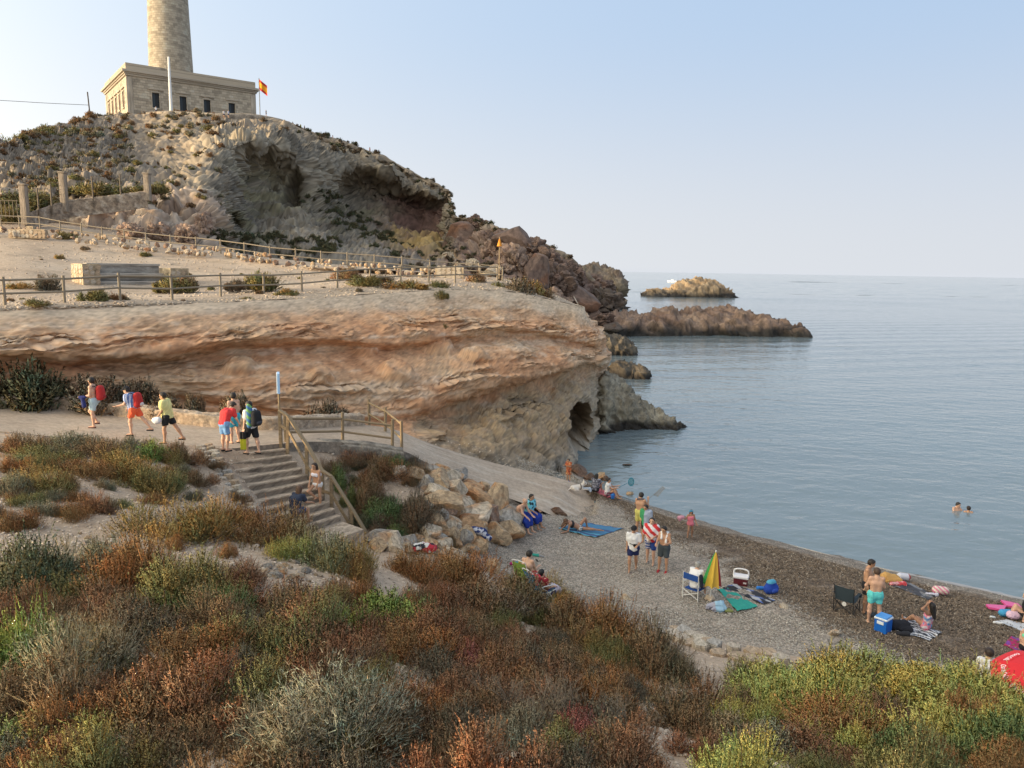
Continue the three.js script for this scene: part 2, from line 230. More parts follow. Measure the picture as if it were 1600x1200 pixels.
  for (let j = 0; j < nv - 1; j++) for (let i = 0; i < nu - 1; i++) {
    const a = j * nu + i, x = x0 + i * res, z = z0 + j * res, s = Y[a] > 1.42 + 0.25 * noise(x * 0.7, 1, z * 0.7) && !(z < -24 && Y[a] < 2.6 && x > -5) ? 1 : 0;
    const q = [a, a + nu, a + 1, a + nu + 1].map((k) => vert(k, s)); idx[s].push(q[0], q[1], q[2], q[2], q[1], q[3]);
  }
  ['beach', 'hillside_ground'].forEach((name, s) => {
    const g = new THREE.BufferGeometry(); g.setAttribute('position', new THREE.Float32BufferAttribute(pos[s], 3)); g.setAttribute('color', new THREE.Float32BufferAttribute(col[s], 3)); g.setAttribute('uv', new THREE.Float32BufferAttribute(uv[s], 2)); g.setIndex(idx[s]); g.computeVertexNormals();
    const m = s ? groundMat(0.7, 0.02) : new THREE.MeshStandardMaterial({ vertexColors: true, map: rep(T.pebble, 0.78), bumpMap: rep(T.pebbleB, 0.78), bumpScale: 0.016, roughness: 0.93 });
    struct(name, g, m, s ? 'pale stony earth slope under the low shrubs' : 'grey pebble beach with dark seaweed litter along the water', s ? 'ground' : 'beach');
  });
}
{ // concrete path running along the cliff foot and turning into the boat ramp
  const N = 170, M = 14, rows = [];
  for (let j = 0; j <= M; j++) { const r = []; for (let i = 0; i < pathFar.length; i++) r.push(pathFar[i].clone().lerp(pathNear[i], j / M)); rows.push(r); }
  const g = sheet(rows.filter((_, j) => j % 2 === 0), 0.2, 0.16, (x, y, z, u) => 0.015 * fbm(x * 0.8, y, z * 0.8, 3) - 0.01 - 0.45 * sstep(13.6, 14.9, u + 0.5 * fbm(x * 0.6, 2, z * 0.6, 3)), (x, y, z, u, v) => {
    const n1 = fbm(x * 0.5, 1, z * 0.5, 4), n2 = fbm(x * 2.4, 6, z * 2.4, 4), streak = fbm(u * 0.5, v * 1.9, 3, 4); let c = mix3([0.53, 0.415, 0.315], [0.64, 0.52, 0.405], clamp(0.5 + n1 + 0.9 * streak)); c = mix3(c, [0.70, 0.60, 0.49], sstep(0.08, 0.3, streak + n2 * 0.3) * sstep(9.5, 11, u)); return mix3(c, [0.36, 0.29, 0.23], sstep(0.12, 0.4, n2) * 0.4 + sstep(0.15, 0.45, -streak) * 0.35);
  }, 1);
  struct('path', g, groundMat(0.6, 0.006), 'worn beige concrete path along the cliff foot and down the ramp', 'path');
  // edge skirt of the slab, seen along the ramp
  const sk = [pathNear.map((p, i) => p.clone().add(V(0, i > 13 ? -0.1 - 0.2 * (i - 13) : 0.0, 0))), pathNear.map((p) => p.clone().add(V(0.05, -0.5, 0.1)))];
  struct('path_edge', sheet(sk, 0.2, 0.1, (x, y, z) => 0.03 * fbm(x * 2, y * 2, z * 2, 3), (x, y, z) => mix3([0.36, 0.30, 0.24], [0.25, 0.21, 0.17], clamp(0.5 + fbm(x * 3, y * 3, z * 3, 3)))), rockMat(0.8, 0.02), 'broken concrete edge of the path and ramp', 'path edge');
}

// ---------------------------------------------------------------- orange layered cliff
const CX = [-520, -220, 0, 130, 260, 390, 500, 600, 700, 790, 860, 912];
const cliffRow = (ys, ds, last) => [...ys.map((y, i) => P(CX[i], y, ds[i])), ...last.map((a) => P(...a))];
const cA = cliffRow([520, 500, 485, 482, 476, 470, 465, 458, 453, 455, 468, 480], [26, 28, 30.5, 32.5, 35, 38, 41, 44, 47, 50, 52.5, 54.8], [[902, 474, 57], [896, 462, 66]]);
const cliffRows = [cA,
  cliffRow([540, 522, 508, 506, 500, 495, 492, 487, 480, 482, 495, 507], [25.6, 27.6, 29.8, 31.7, 34, 37, 40, 43, 46, 49, 51.5, 53.9], [[922, 507, 56.5], [915, 490, 66]]),
  cliffRow([560, 540, 528, 530, 530, 510, 512, 512, 503, 503, 512, 521], [25, 27.1, 29.2, 31.0, 33.2, 35.8, 38.7, 41.4, 44.4, 47.4, 50.2, 53.1], [[937, 522, 56], [930, 505, 66]]),
  cliffRow([580, 560, 549, 553, 548, 531, 528, 535, 525, 512, 520, 531], [24.6, 26.6, 28.6, 30.4, 32.6, 35.2, 37.9, 40.4, 43.4, 46.6, 49.5, 52.6], [[945, 534, 55.6], [938, 516, 66]]),
  cliffRow([594, 574, 563, 568, 567, 547, 545, 550, 540, 525, 530, 540], [25.6, 27.7, 29.7, 31.6, 33.9, 36.2, 38.7, 41.1, 44.1, 47.2, 50.1, 53.1], [[942, 544, 56], [938, 530, 66]]),
  cliffRow([610, 598, 588, 588, 588, 585, 590, 590, 575, 550, 548, 550], [24.8, 26.9, 28.9, 30.6, 32.5, 34.5, 36.7, 38.7, 41.5, 44.5, 48.2, 51.8], [[946, 552, 55.4], [942, 540, 66]]),
  cliffRow([622, 612, 604, 604, 610, 625, 640, 640, 620, 592, 575, 562], [24.5, 26.5, 28.5, 30.1, 31.8, 33.5, 35.1, 37.0, 39.9, 42.9, 46.2, 50.4], [[948, 566, 55], [946, 560, 66]]),
  cliffRow([630, 620, 612, 613, 620, 639, 651, 660, 645, 612, 598, 580], [24.7, 26.7, 28.7, 30.3, 32.0, 33.6, 35.2, 37.1, 40.9, 44.0, 47.3, 51.4], [[938, 588, 55.5], [946, 590, 66]]),
  cliffRow([638, 630, 624, 626, 632, 648, 658, 671, 676, 665, 652, 640], [24.4, 26.4, 28.5, 30, 31.6, 33.3, 34.8, 36.4, 38.6, 41, 44.4, 48.9], [[935, 640, 53.4], [945, 640, 62]]),
  cliffRow([664, 656, 650, 654, 662, 672, 674, 682, 714, 734, 742, 716], [24, 26, 28.2, 29.6, 31.1, 32.7, 34.2, 35.3, 36.4, 38.3, 41.2, 46.5], [[930, 702, 52], [945, 700, 62]]),
  cliffRow([700, 690, 690, 690, 700, 700, 710, 720, 745, 765, 775, 740], [23.8, 25.8, 28, 29.4, 30.9, 32.5, 34, 35, 36, 37.8, 40.8, 46], [[930, 730, 51.5], [945, 730, 62]])];
cliffRows.forEach((r, j) => { if (j > 4) for (let i = 0; i < 6; i++) { const k = 0.9 * sstep(4, 7, j) * (i < 5 ? 1 : 0.5); r[i].multiplyScalar(1 + k / -r[i].z).add(EYE.clone().multiplyScalar(-k / -r[i].z)); } });
const CAVE = P(911, 668, 47.5);
const LUMPS = [[378, 565, 34.6, 1.1, 0.5], [300, 572, 33.4, 0.6, 0.35], [500, 590, 36.8, 0.8, 0.4], [565, 548, 40.5, 0.9, 0.35], [620, 585, 39.5, 1.2, 0.5], [470, 612, 34.8, 0.7, 0.3], [680, 545, 43.5, 1.2, 0.5], [740, 560, 43.5, 1.0, 0.4]].map(([px, py, d, r, h]) => [P(px, py, d), r, h]);
const layerOff = (k) => hash3(Math.floor(k), 17, 3) - 0.5;
{
  const disp = (x, y, z, u, v, nx, ny, nz) => {
    const warp = 0.55 * fbm(x * 0.12, y * 0.1, z * 0.12, 3) * 2 + 0.05 * fbm(x * 0.9, y * 0.3, z * 0.9, 3), hard = (k, q, e) => { const f = k - Math.floor(k); return mix(layerOff(k + q), layerOff(k + q + 1), sstep(e, 1, f)); };
    const lip = sstep(1.4, 1.9, v) * (1 - sstep(3.1, 3.5, v)) + sstep(4.9, 5.4, v) * (1 - sstep(6.3, 6.6, v)) * (0.35 + 0.65 * sstep(4, 6, u)), face = sstep(0.15, 1.0, v) * (1 - sstep(9, 9.9, v)), patch = sstep(-0.2, 0.25, fbm(x * 0.3, y * 0.6, z * 0.3, 3) + 0.25 * lip - 0.05), break_ = sstep(-0.25, 0.1, fbm(x * 0.7 + 9, y * 1.5, z * 0.7, 3));
    let o = face * (0.5 * fbm(x * 0.3, y * 0.45, z * 0.3, 4) + 0.1 * fbm(x * 2.2, y * 3.5, z * 2.2, 4) + 0.07 * (0.4 - Math.abs(noise(x * 3.3, y * 6, z * 3.3)) * 2) * (0.4 + patch) + (0.3 * hard((y + warp) * 1.7, 0, 0.9) * break_ + 0.12 * hard((y + warp) * 4.3, 40, 0.86)) * patch) + 0.08 * fbm(x, y, z, 3);
    // beds weather back unevenly: every bed stands upright or overhangs, with a tread on top
    const nh = Math.max(0.3, Math.hypot(nx, nz)), back = clamp(ny / nh, -0.3, 1.6) + 0.22, rag = 0.16 * fbm(x * 0.8, y * 0.4, z * 0.8, 4) * 2, saw = (th, q, e) => { const k = (y + warp + rag + q) / th, f = k - Math.floor(k); return (f < e ? f / e : 1 - (f - e) / (1 - e)) - 0.5; };
    const soft = sstep(-0.12, 0.22, fbm(x * 0.2 + 4, y * 0.35, z * 0.2, 3) + 0.3 * lip - 0.06), bed = 0.92 * face * (0.06 + 0.94 * patch * soft) * (0.8 * 0.66 * saw(0.66, 0, 0.93) * break_ + 0.85 * 0.25 * saw(0.25, 3, 0.9) + 0.5 * 0.1 * saw(0.1, 7, 0.85)) * back * 1.25;
    for (const [c, r, h] of LUMPS) { const d = Math.hypot((x - c.x) / r, (y - c.y) / (r * 0.62), (z - c.z) / r); if (d < 1) o += h * (1 - sstep(0.55, 1, d + 0.25 * fbm(x * 2, y * 2, z * 2, 3))); }
    o -= 0.3 * sstep(6.45, 6.9, v) * (1 - sstep(7.4, 7.9, v)) * sstep(7.3, 8, u) * (1 - sstep(10.5, 11.4, u));
    if (v > 6.5 && u > 7.2) o += 0.35 * face * (blocky(x, y + 0.4 * x, z, 1.2, 0.8) + blocky(x, y + 0.4 * x, z, 0.4, 0.25)) * sstep(7.2, 8.2, u);
    const cx = x - CAVE.x, cy = y - CAVE.y, cz = z - CAVE.z, cave = (1 - sstep(0.62, 1.0, Math.hypot(cx / 1.25, (cy + 0.1) / 1.5, cz / 5) + 0.3 * fbm(x * 0.9, y * 0.9, z * 0.9, 3))) * (v > 5 ? 1 : 0);
    return [nx * o + nx / nh * bed - 0.7 * cave, ny * o, nz * o + nz / nh * bed - 4.6 * cave];
  };
  const color = (x, y, z, u, v, ny, d) => {
    const n1 = fbm(x * 0.3, y * 0.6, z * 0.3, 4), n2 = fbm(x * 1.4, y * 2.6, z * 1.4, 4), n3 = fbm(x * 4, y * 8, z * 4, 3), band = fbm(x * 0.06, y * 2.4 + 0.1 * x, z * 0.06, 4);
    const orange = [0.66, 0.365, 0.195], deep = [0.56, 0.275, 0.135], tan = [0.67, 0.46, 0.285], pale = [0.73, 0.565, 0.41], grey = [0.42, 0.35, 0.265];
    let c = mix3(orange, tan, clamp(0.38 + n1 * 1.7 + band * 1.0));
    c = mix3(c, deep, sstep(0.05, 0.4, -n1 - 0.5 * n2) * 0.7);
    c = mix3(c, pale, sstep(0.08, 0.32, band + 0.6 * n2) * 0.55);
    const top = 1 - sstep(0.3, 1.3, v + n1 * 1.2); c = mix3(c, mix3([0.82, 0.63, 0.44], [0.66, 0.51, 0.36], clamp(0.5 + n2 * 2)), top);
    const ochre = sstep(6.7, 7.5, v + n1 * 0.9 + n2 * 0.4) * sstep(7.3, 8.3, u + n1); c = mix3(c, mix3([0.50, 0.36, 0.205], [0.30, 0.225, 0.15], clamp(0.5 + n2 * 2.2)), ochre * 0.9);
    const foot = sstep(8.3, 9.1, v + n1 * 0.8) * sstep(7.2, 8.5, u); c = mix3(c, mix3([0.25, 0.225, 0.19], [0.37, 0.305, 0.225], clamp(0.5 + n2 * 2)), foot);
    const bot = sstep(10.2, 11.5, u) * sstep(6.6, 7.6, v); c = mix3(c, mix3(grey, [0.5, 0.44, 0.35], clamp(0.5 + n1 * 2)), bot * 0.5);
    const k = 0.82 * (1 + 0.65 * n3 + 0.34 * noise(x * 9, y * 16, z * 9) + 0.2 * noise(x * 1.2, y * 21, z * 1.2) + 0.5 * n2); return [c[0] * k, c[1] * k, c[2] * k];
  };
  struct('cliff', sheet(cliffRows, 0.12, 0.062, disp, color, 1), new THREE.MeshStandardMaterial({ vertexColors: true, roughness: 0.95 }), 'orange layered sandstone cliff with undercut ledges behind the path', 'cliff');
}
// ---------------------------------------------------------------- plateau with the footpath above the cliff
const row = (a) => a.map((q) => P(...q));
const plateauRows = [[...cA.slice(0, 12), P(902, 474, 57)],
  row([[-520, 510, 26.8], [-220, 492, 29], [0, 477, 31.4], [130, 471, 33.5], [260, 467, 36.5], [390, 461, 41], [500, 453, 44.5], [600, 444, 48], [700, 442, 51], [790, 440, 58], [850, 454, 58], [885, 470, 60], [900, 480, 62]]),
  row([[-520, 480, 34], [-220, 468, 36], [0, 456, 38], [130, 452, 42], [260, 450, 46], [390, 445, 49], [500, 440, 52], [600, 436, 54], [700, 434, 58], [790, 437, 66], [850, 455, 64], [885, 475, 66], [900, 490, 68]]),
  row([[-520, 420, 50], [-220, 410, 52], [0, 397, 55], [130, 405, 56], [260, 412, 57], [390, 420, 57], [500, 425, 58], [600, 426, 60], [700, 430, 64], [790, 437, 72], [850, 460, 75], [885, 485, 76], [900, 500, 80]]),
  row([[-520, 345, 66], [-220, 350, 68], [0, 357, 69], [130, 371, 67.5], [260, 387, 66], [390, 402, 64], [500, 413, 63], [600, 420, 63], [700, 428, 68], [790, 437, 80], [850, 468, 90], [885, 494, 95], [900, 508, 100]]),
  row([[-520, 325, 72], [-220, 332, 73], [0, 338, 75], [130, 352, 77], [260, 371, 82], [390, 398, 92], [500, 411, 104], [600, 420, 113], [700, 428, 122], [790, 438, 128], [850, 488, 130], [885, 512, 136], [905, 520, 138]])];
{
  const disp = (x, y, z, u, v) => 0.07 * fbm(x * 0.4, y, z * 0.4, 4) * sstep(0, 0.3, v) + 0.1 * (1 - sstep(0, 0.4, v)) * fbm(x, y, z, 3);
  const color = (x, y, z, u, v) => { const n1 = fbm(x * 0.22, 3, z * 0.22, 4), n2 = fbm(x * 0.5, 8, z * 0.9, 5); let c = mix3([0.49, 0.375, 0.275], [0.60, 0.48, 0.365], clamp(0.5 + n1 * 1.6)); c = mix3(c, [0.42, 0.34, 0.255], (1 - sstep(0.4, 1.0, v)) * 0.6); return mix3(c, [0.28, 0.225, 0.165], sstep(0.1, 0.35, n2) * 0.7); };
  struct('plateau', sheet(plateauRows, 0.3, 0.3, disp, color, 1), groundMat(0.4, 0.015), 'sandy terrace above the orange cliff crossed by a footpath', 'terrace');
}
const plateauAt = (u, v) => { const col = plateauRows.map((r) => crv(r, u)); return crv(col, v); };
// ---------------------------------------------------------------- lighthouse hill and headland
const HC = [-420, -150, 0, 80, 150, 205, 260, 330, 385, 435, 490, 545, 600, 650, 690, 698, 706, 730, 790, 850, 895, 940];
const H_ = {
  S: [[262, 100], [240, 104], [226, 110], [204, 150], [186, 188], [181, 196], [178, 196], [183, 198], [185, 204], [192, 204], [212, 200], [228, 200], [251, 200], [277, 200], [300, 198], [307, 197], [341, 184], [347, 180], [370, 165], [394, 160], [420, 160], [470, 160]],
  a: [[275, 94], [258, 97], [244, 103], [226, 126], [208, 152], [204, 166], [202, 166], [203, 166], [204, 172], [207, 180], [224, 190], [241, 193], [261, 195], [286, 195], [306, 196], [312, 195], [347, 180], [353, 176], [375, 162], [399, 158], [426, 158], [477, 158]],
  b: [[295, 88], [278, 90], [265, 96], [250, 108], [236, 122], [232, 138], [228, 142], [226, 134], [219, 136], [223, 146], [246, 164], [258, 184], [270, 186], [296, 188], [310, 191], [318, 192], [359, 174], [366, 170], [386, 158], [412, 154], [442, 154], [485, 155]],
  c: [[312, 82], [300, 84], [288, 88], [275, 96], [266, 104], [262, 114], [262, 120], [262, 114], [256, 145], [262, 156], [300, 158], [300, 192], [312, 198], [330, 199], [340, 194], [346, 190], [380, 168], [385, 165], [402, 152], [432, 149], [462, 149], [495, 151]],
  d: [[326, 76], [318, 78], [312, 80], [305, 84], [302, 86], [302, 90], [305, 92], [316, 94], [332, 136], [342, 142], [352, 142], [364, 158], [378, 172], [384, 176], [390, 176], [394, 173], [403, 156], [407, 152], [420, 140], [456, 140], [486, 142], [508, 145]],
  e: [[338, 70], [336, 73], [342, 74], [349, 75.5], [356, 76], [362, 77], [370, 79], [382, 83], [398, 100], [405, 104], [413, 108], [419, 111], [424, 114], [428, 120], [432, 123], [433, 123.5], [434, 125], [436, 126], [444, 126], [492, 130], [516, 138], [520, 142]] };
const hr = (k) => H_[k].map(([py, d], i) => P(HC[i], py, d));
const hillRows = (() => {
  const S = hr('S'), foot = hr('e').map((p) => V(p.x, p.y - 2.2, p.z + 3));
  const b1 = S.map((p, i) => V(p.x - 12, i < 9 ? p.y + (i < 3 ? 6 : 0.6) : p.y - 8 - (i - 9) * 0.5, p.z - 40)), b2 = S.map((p, i) => V(p.x - 24, i < 9 ? p.y : p.y * 0.4, p.z - 70)), b3 = S.map((p) => V(p.x - 30, -6, p.z - 120));
  return [b3, b2, b1, S, hr('a'), hr('b'), hr('c'), hr('d'), hr('e'), foot];
})();
{
  const HCAVE = [[P(404, 270, 144), 3.5, 3.5, 4], [P(372, 335, 110), 2.4, 5, 5], [P(462, 310, 155), 2.4, 6, 6], [P(615, 288, 194), 9, 2.6, 6], [P(655, 312, 194), 6, 2.4, 5]];
  const disp = (x, y, z, u, v, a1, b1, c1) => {
    const vis = sstep(2.6, 3.2, v), cl = sstep(6.3, 7.6, u) * vis, gentle = 1 - cl, smallTop = 1 - sstep(2.2, 3.1, v);
    const rid = (f, s, oc) => { let q = 0, am = 0.5, X = x * f, Y = (y + s * x) * f, Z = z * f; for (let i = 0; i < oc; i++) { q += am * (1 - 2.4 * Math.abs(noise(X, Y, Z))); X = X * 2.1 + 3; Y = Y * 2.1 + 5; Z *= 2.1; am *= 0.52; } return q - 0.35; };
    const tt = y * 0.6 + 1.5 * fbm(x * 0.05, y * 0.05, z * 0.05, 3), ff = tt - Math.floor(tt), step = mix(layerOff(tt), layerOff(tt + 1), sstep(0.75, 1, ff));
    let o = vis * (gentle * (1.2 * fbm(x * 0.06, y * 0.1, z * 0.06, 5) + 0.8 * step + 1.1 * rid(0.35, 0, 4) + blocky(x, y, z, 1.9, 0.8, 0.7)) + cl * sstep(3.0, 4.0, v) * (3.4 * rid(0.06, -0.25, 4) + 1.8 * fbm(x * 0.05, y * 0.07, z * 0.05, 3) + 1.2 * rid(0.22, -0.3, 3) + blocky(x, y - 0.3 * x, z, 3.6, 1.2, 0.6) + blocky(x, y - 0.3 * x, z, 1.4, 0.6, 0.6)));
    o += smallTop * 0.3 * fbm(x * 0.1, y * 0.1, z * 0.1, 3);
    if (v > 6.6 && u > 3.4 && u < 7.6) o += sstep(6.6, 7.2, v) * sstep(3.4, 4.2, u) * (1 - sstep(6.8, 7.6, u)) * (blocky(x, y, z, 3.6, 1.5, 0.5) + 0.9);
    o *= 1 - sstep(8.4, 9, v) * 0.7; let push = 0; if (cl > 0) for (const [c, rx, ry, dep] of HCAVE) push += dep * (1 - sstep(0.45, 1, Math.hypot(Math.hypot(x - c.x, (z - c.z) * 0.25) / rx, (y - c.y + 0.25 * (x - c.x)) / ry) + 0.35 * fbm(x * 0.15, y * 0.15, z * 0.15, 3)));
    if (push > 0) { const L = Math.hypot(x, z); return [a1 * o + x / L * push, b1 * o, c1 * o + z / L * push]; } return o;
  };
  const color = (x, y, z, u, v, ny) => {
    const n1 = fbm(x * 0.05, y * 0.08, z * 0.05, 4), n2 = fbm(x * 0.3, y * 0.4, z * 0.3, 4), n3 = fbm(x * 1.2, y * 1.6, z * 1.2, 3), str = fbm(x * 0.03, (y - 0.35 * x) * 0.35, z * 0.03, 4);
    let slope = mix3([0.34, 0.27, 0.195], [0.46, 0.365, 0.27], clamp(0.5 + n2 * 2)); slope = mix3(slope, [0.20, 0.15, 0.10], sstep(0.05, 0.35, n2 + n3 * 0.5) * 0.7);
    let cliff = mix3([0.27, 0.22, 0.16], [0.43, 0.355, 0.255], clamp(0.5 + n1 * 1.2 + str * 1.4)); cliff = mix3(cliff, [0.35, 0.30, 0.165], sstep(0, 0.3, str) * sstep(5.6, 6.6, v) * 0.8); cliff = mix3(cliff, [0.15, 0.13, 0.105], sstep(0.1, 0.4, n2) * 0.6);
    cliff = mix3(cliff, [0.255, 0.14, 0.115], sstep(11.3, 12.8, u + n2) * sstep(5.2, 6.2, v + n1 * 2) * (1 - sstep(14.6, 15.2, u)) * 0.85);
    cliff = mix3(cliff, [0.50, 0.335, 0.13], sstep(6.45, 7.0, v + n2 * 0.8) * (1 - sstep(7.2, 7.6, v + n2 * 0.5)) * sstep(11.6, 12.4, u + n1) * (1 - sstep(17.4, 18.2, u)));
    cliff = mix3(cliff, mix3([0.27, 0.165, 0.125], [0.36, 0.26, 0.20], clamp(0.5 + n2 * 2)), sstep(15.4, 17, u));
    cliff = mix3(cliff, [0.38, 0.32, 0.25], sstep(7.1, 7.8, v) * sstep(9, 10, u) * (1 - sstep(13.5, 15, u)) * 0.8);
    let c = mix3(slope, cliff, sstep(6.2, 7.2, u + n2) * sstep(3.5, 4.6, v + n2));
    c = mix3(c, mix3([0.52, 0.355, 0.25], [0.60, 0.49, 0.385], clamp(0.5 + n2 * 2.2)), sstep(6.7, 7.1, v + n2 * 0.6) * sstep(3.2, 4.2, u + n1) * (1 - sstep(6.8, 7.5, u)) * 0.9);
    c = mix3(c, [0.34, 0.275, 0.205], 1 - sstep(2.6, 3.2, v)); const k = 0.74 * (1 + 0.8 * n3 + 0.5 * noise(x * 2.6, y * 3.4, z * 2.6) + 0.5 * n2); return [c[0] * k, c[1] * k, c[2] * k];
  };
  const front = hillRows.slice(3 - 1);
  const g1 = sheet(front, 0.46, 0.39, (x, y, z, u, v, a, b, c) => disp(x, y, z, u, v + 2, a, b, c), (x, y, z, u, v, ny) => color(x, y, z, u, v + 2, ny), 1);
  struct('hill', g1, new THREE.MeshStandardMaterial({ vertexColors: true, roughness: 0.96 }), 'rocky headland hill with grey cliffs carrying the lighthouse', 'hill');
  const g2 = sheet(hillRows.slice(0, 3), 6, 6, () => 0, () => [0.34, 0.275, 0.205], 1);
  struct('hill_back', g2, rockMat(0.16, 0.16), 'far side of the lighthouse headland', 'hill');
}
// ---------------------------------------------------------------- sea
{
  const wave = (x, z) => { const w = fbm(x * 0.02, 1, z * 0.02, 2) * 6, k = 0.35 + 0.65 * sstep(-0.1, 0.2, fbm(x * 0.012, 7, z * 0.03, 2)); return 0.034 * k * Math.sin(0.2 * x + 0.8 * z + w) + 0.006 * Math.sin(2.3 * z - 0.5 * x + 2 * w) + 0.05 * k * fbm(x * 0.4, 3, z * 1.1, 4) + 0.014 * noise(x * 1.8, 6, z * 3.8); };
  const wv = perF(71, 10, 6), wv2 = perF(73, 24, 4); T.wave = tileTex(512, (u, v) => [0.6 * wv(u, v) + 0.4 * wv2(u, v)], false);
  const mat = new THREE.MeshPhysicalMaterial({ color: new THREE.Color().setRGB(0.40, 0.5, 0.535), transmission: 0.55, thickness: 0, roughness: 0.08, ior: 1.33, bumpMap: rep(T.wave, 1 / 23, 1 / 15), bumpScale: 0.12 });
  const build = (x0, x1, z0, z1, res, fade) => { const nu = Math.round((x1 - x0) / res) + 1, nv = Math.round((z1 - z0) / res) + 1, p = new Float32Array(nu * nv * 3), uv = new Float32Array(nu * nv * 2); for (let j = 0; j < nv; j++) for (let i = 0; i < nu; i++) { const x = x0 + (x1 - x0) * i / (nu - 1), z = z0 + (z1 - z0) * j / (nv - 1); p.set([x, wave(x, z) * fade, z], 3 * (j * nu + i)); uv.set([x, z], 2 * (j * nu + i)); } return gridGeo(p, null, nu, nv, uv); };
  const parts = [build(0, 80, -120, -22, 0.22, 1), build(0, 260, -420, -120, 0.95, 1.4), build(80, 260, -120, 10, 0.8, 1.2)];
  const long = (x0, x1, z0, z1, res, amp, f) => { const g = build(x0, x1, z0, z1, res, 0), p = g.attributes.position; for (let i = 0; i < p.count; i++) { const x = p.getX(i), z = p.getZ(i); p.setY(i, amp * (fbm(x * f * 0.5, 2, z * f, 3) * 2 - 0.2)); } g.computeVertexNormals(); return g; };
  parts.push(long(-300, 1000, -1000, -420, 2.6, 0.22, 0.11), long(260, 1000, -420, 60, 2.6, 0.15, 0.11), long(-1500, 4200, -6500, -1000, 18, 0.9, 0.02));
  struct('sea', mergeGeometries(parts), mat, 'calm blue sea with small ripples reaching the horizon', 'sea');
}

{ // sea bed falling away from the beach
  const g = new THREE.PlaneGeometry(5600, 6500); g.rotateX(-Math.PI / 2); g.translate(1300, -4.0, -3190); struct('sea_bed', g, std(0x000000, { color: new THREE.Color().setRGB(0.2, 0.235, 0.22), roughness: 1 }), 'dark sea bed below the water', 'sea bed');
}

{ // wet sand along the waterline
  const line = [[925, 757], [960, 772], [1000, 785], [1050, 800], [1100, 815], [1150, 829], [1200, 842], [1250, 855], [1300, 868], [1350, 881], [1400, 893], [1450, 903], [1500, 913], [1550, 924], [1600, 934], [1700, 952]].map(([x, y]) => G(x, y, 0)), rows = [-0.12, 0.0, 0.12, 0.26, 0.4].map((o, j) => line.map((p, i) => { const a = line[Math.max(0, i - 1)], b = line[Math.min(line.length - 1, i + 1)], d = b.clone().sub(a).setY(0).normalize(), k = o + (j > 2 ? 0.22 * noise(p.x * 0.5, 3, p.z * 0.5) * (j - 2) : 0), x = p.x - d.z * -k * 1.6, z = p.z + d.x * -k * -1.6; return V(x, landY(x, z) + 0.012 + (j === 4 ? -0.03 : 0), z); }));
  struct('wet_sand', sheet(rows, 0.12, 0.05, (x, y, z) => 0.006 * noise(x * 5, 1, z * 5), (x, y, z) => { const n = 0.85 + 0.4 * fbm(x * 2, 3, z * 2, 3); return [0.36 * n, 0.33 * n, 0.30 * n]; }), new THREE.MeshStandardMaterial({ vertexColors: true, roughness: 0.22 }), 'strip of wet grey sand along the water edge', 'sand');
}
// ---------------------------------------------------------------- sea rocks
function ridgeRock(prof, o) { // prof: [px, top py, depth]; stands in the sea, o.thick half width, o.foot height of its base
  const rows = [], n = prof.length, M = 9;
  for (let j = 0; j <= M; j++) { const th = Math.PI * j / M; rows.push(prof.map(([px, py, d], i) => { const t = P(px, py, d), e = (i === 0 || i === n - 1) ? 0.25 : 1, w = (o.thickAt ? o.thickAt(i) : o.thick) * e, h = Math.max(0.3, t.y - o.foot); return V(t.x, o.foot + h * Math.pow(Math.sin(th), 0.55), t.z + Math.cos(th) * w + (o.lean ?? 0) * Math.sin(th)); })); }
  return sheet(rows, o.res, o.res, (x, y, z, u, v) => o.disp(x, y, z), o.color, 1);
}
const rockCol = (a, b, dark, s = 1, wet = 0.9) => (x, y, z, u, v, ny, d) => { const n1 = fbm(x * 0.25 * s, y * 0.4 * s, z * 0.25 * s, 4), n2 = fbm(x * 1.2 * s, y * 1.5 * s, z * 1.2 * s, 4); let c = mix3(a, b, clamp(0.5 + n1 * 1.8)); c = mix3(c, dark, sstep(0.05, 0.4, n2) * 0.6); c = mix3(c, [0.045, 0.04, 0.035], 1 - sstep(wet * 0.3, wet, y + n1 * 0.9 * wet)); const k = 1 + 0.3 * n2; return [c[0] * k, c[1] * k, c[2] * k]; };
const RM = rockMat(0.2, 0.12), RMn = rockMat(0.55, 0.06);
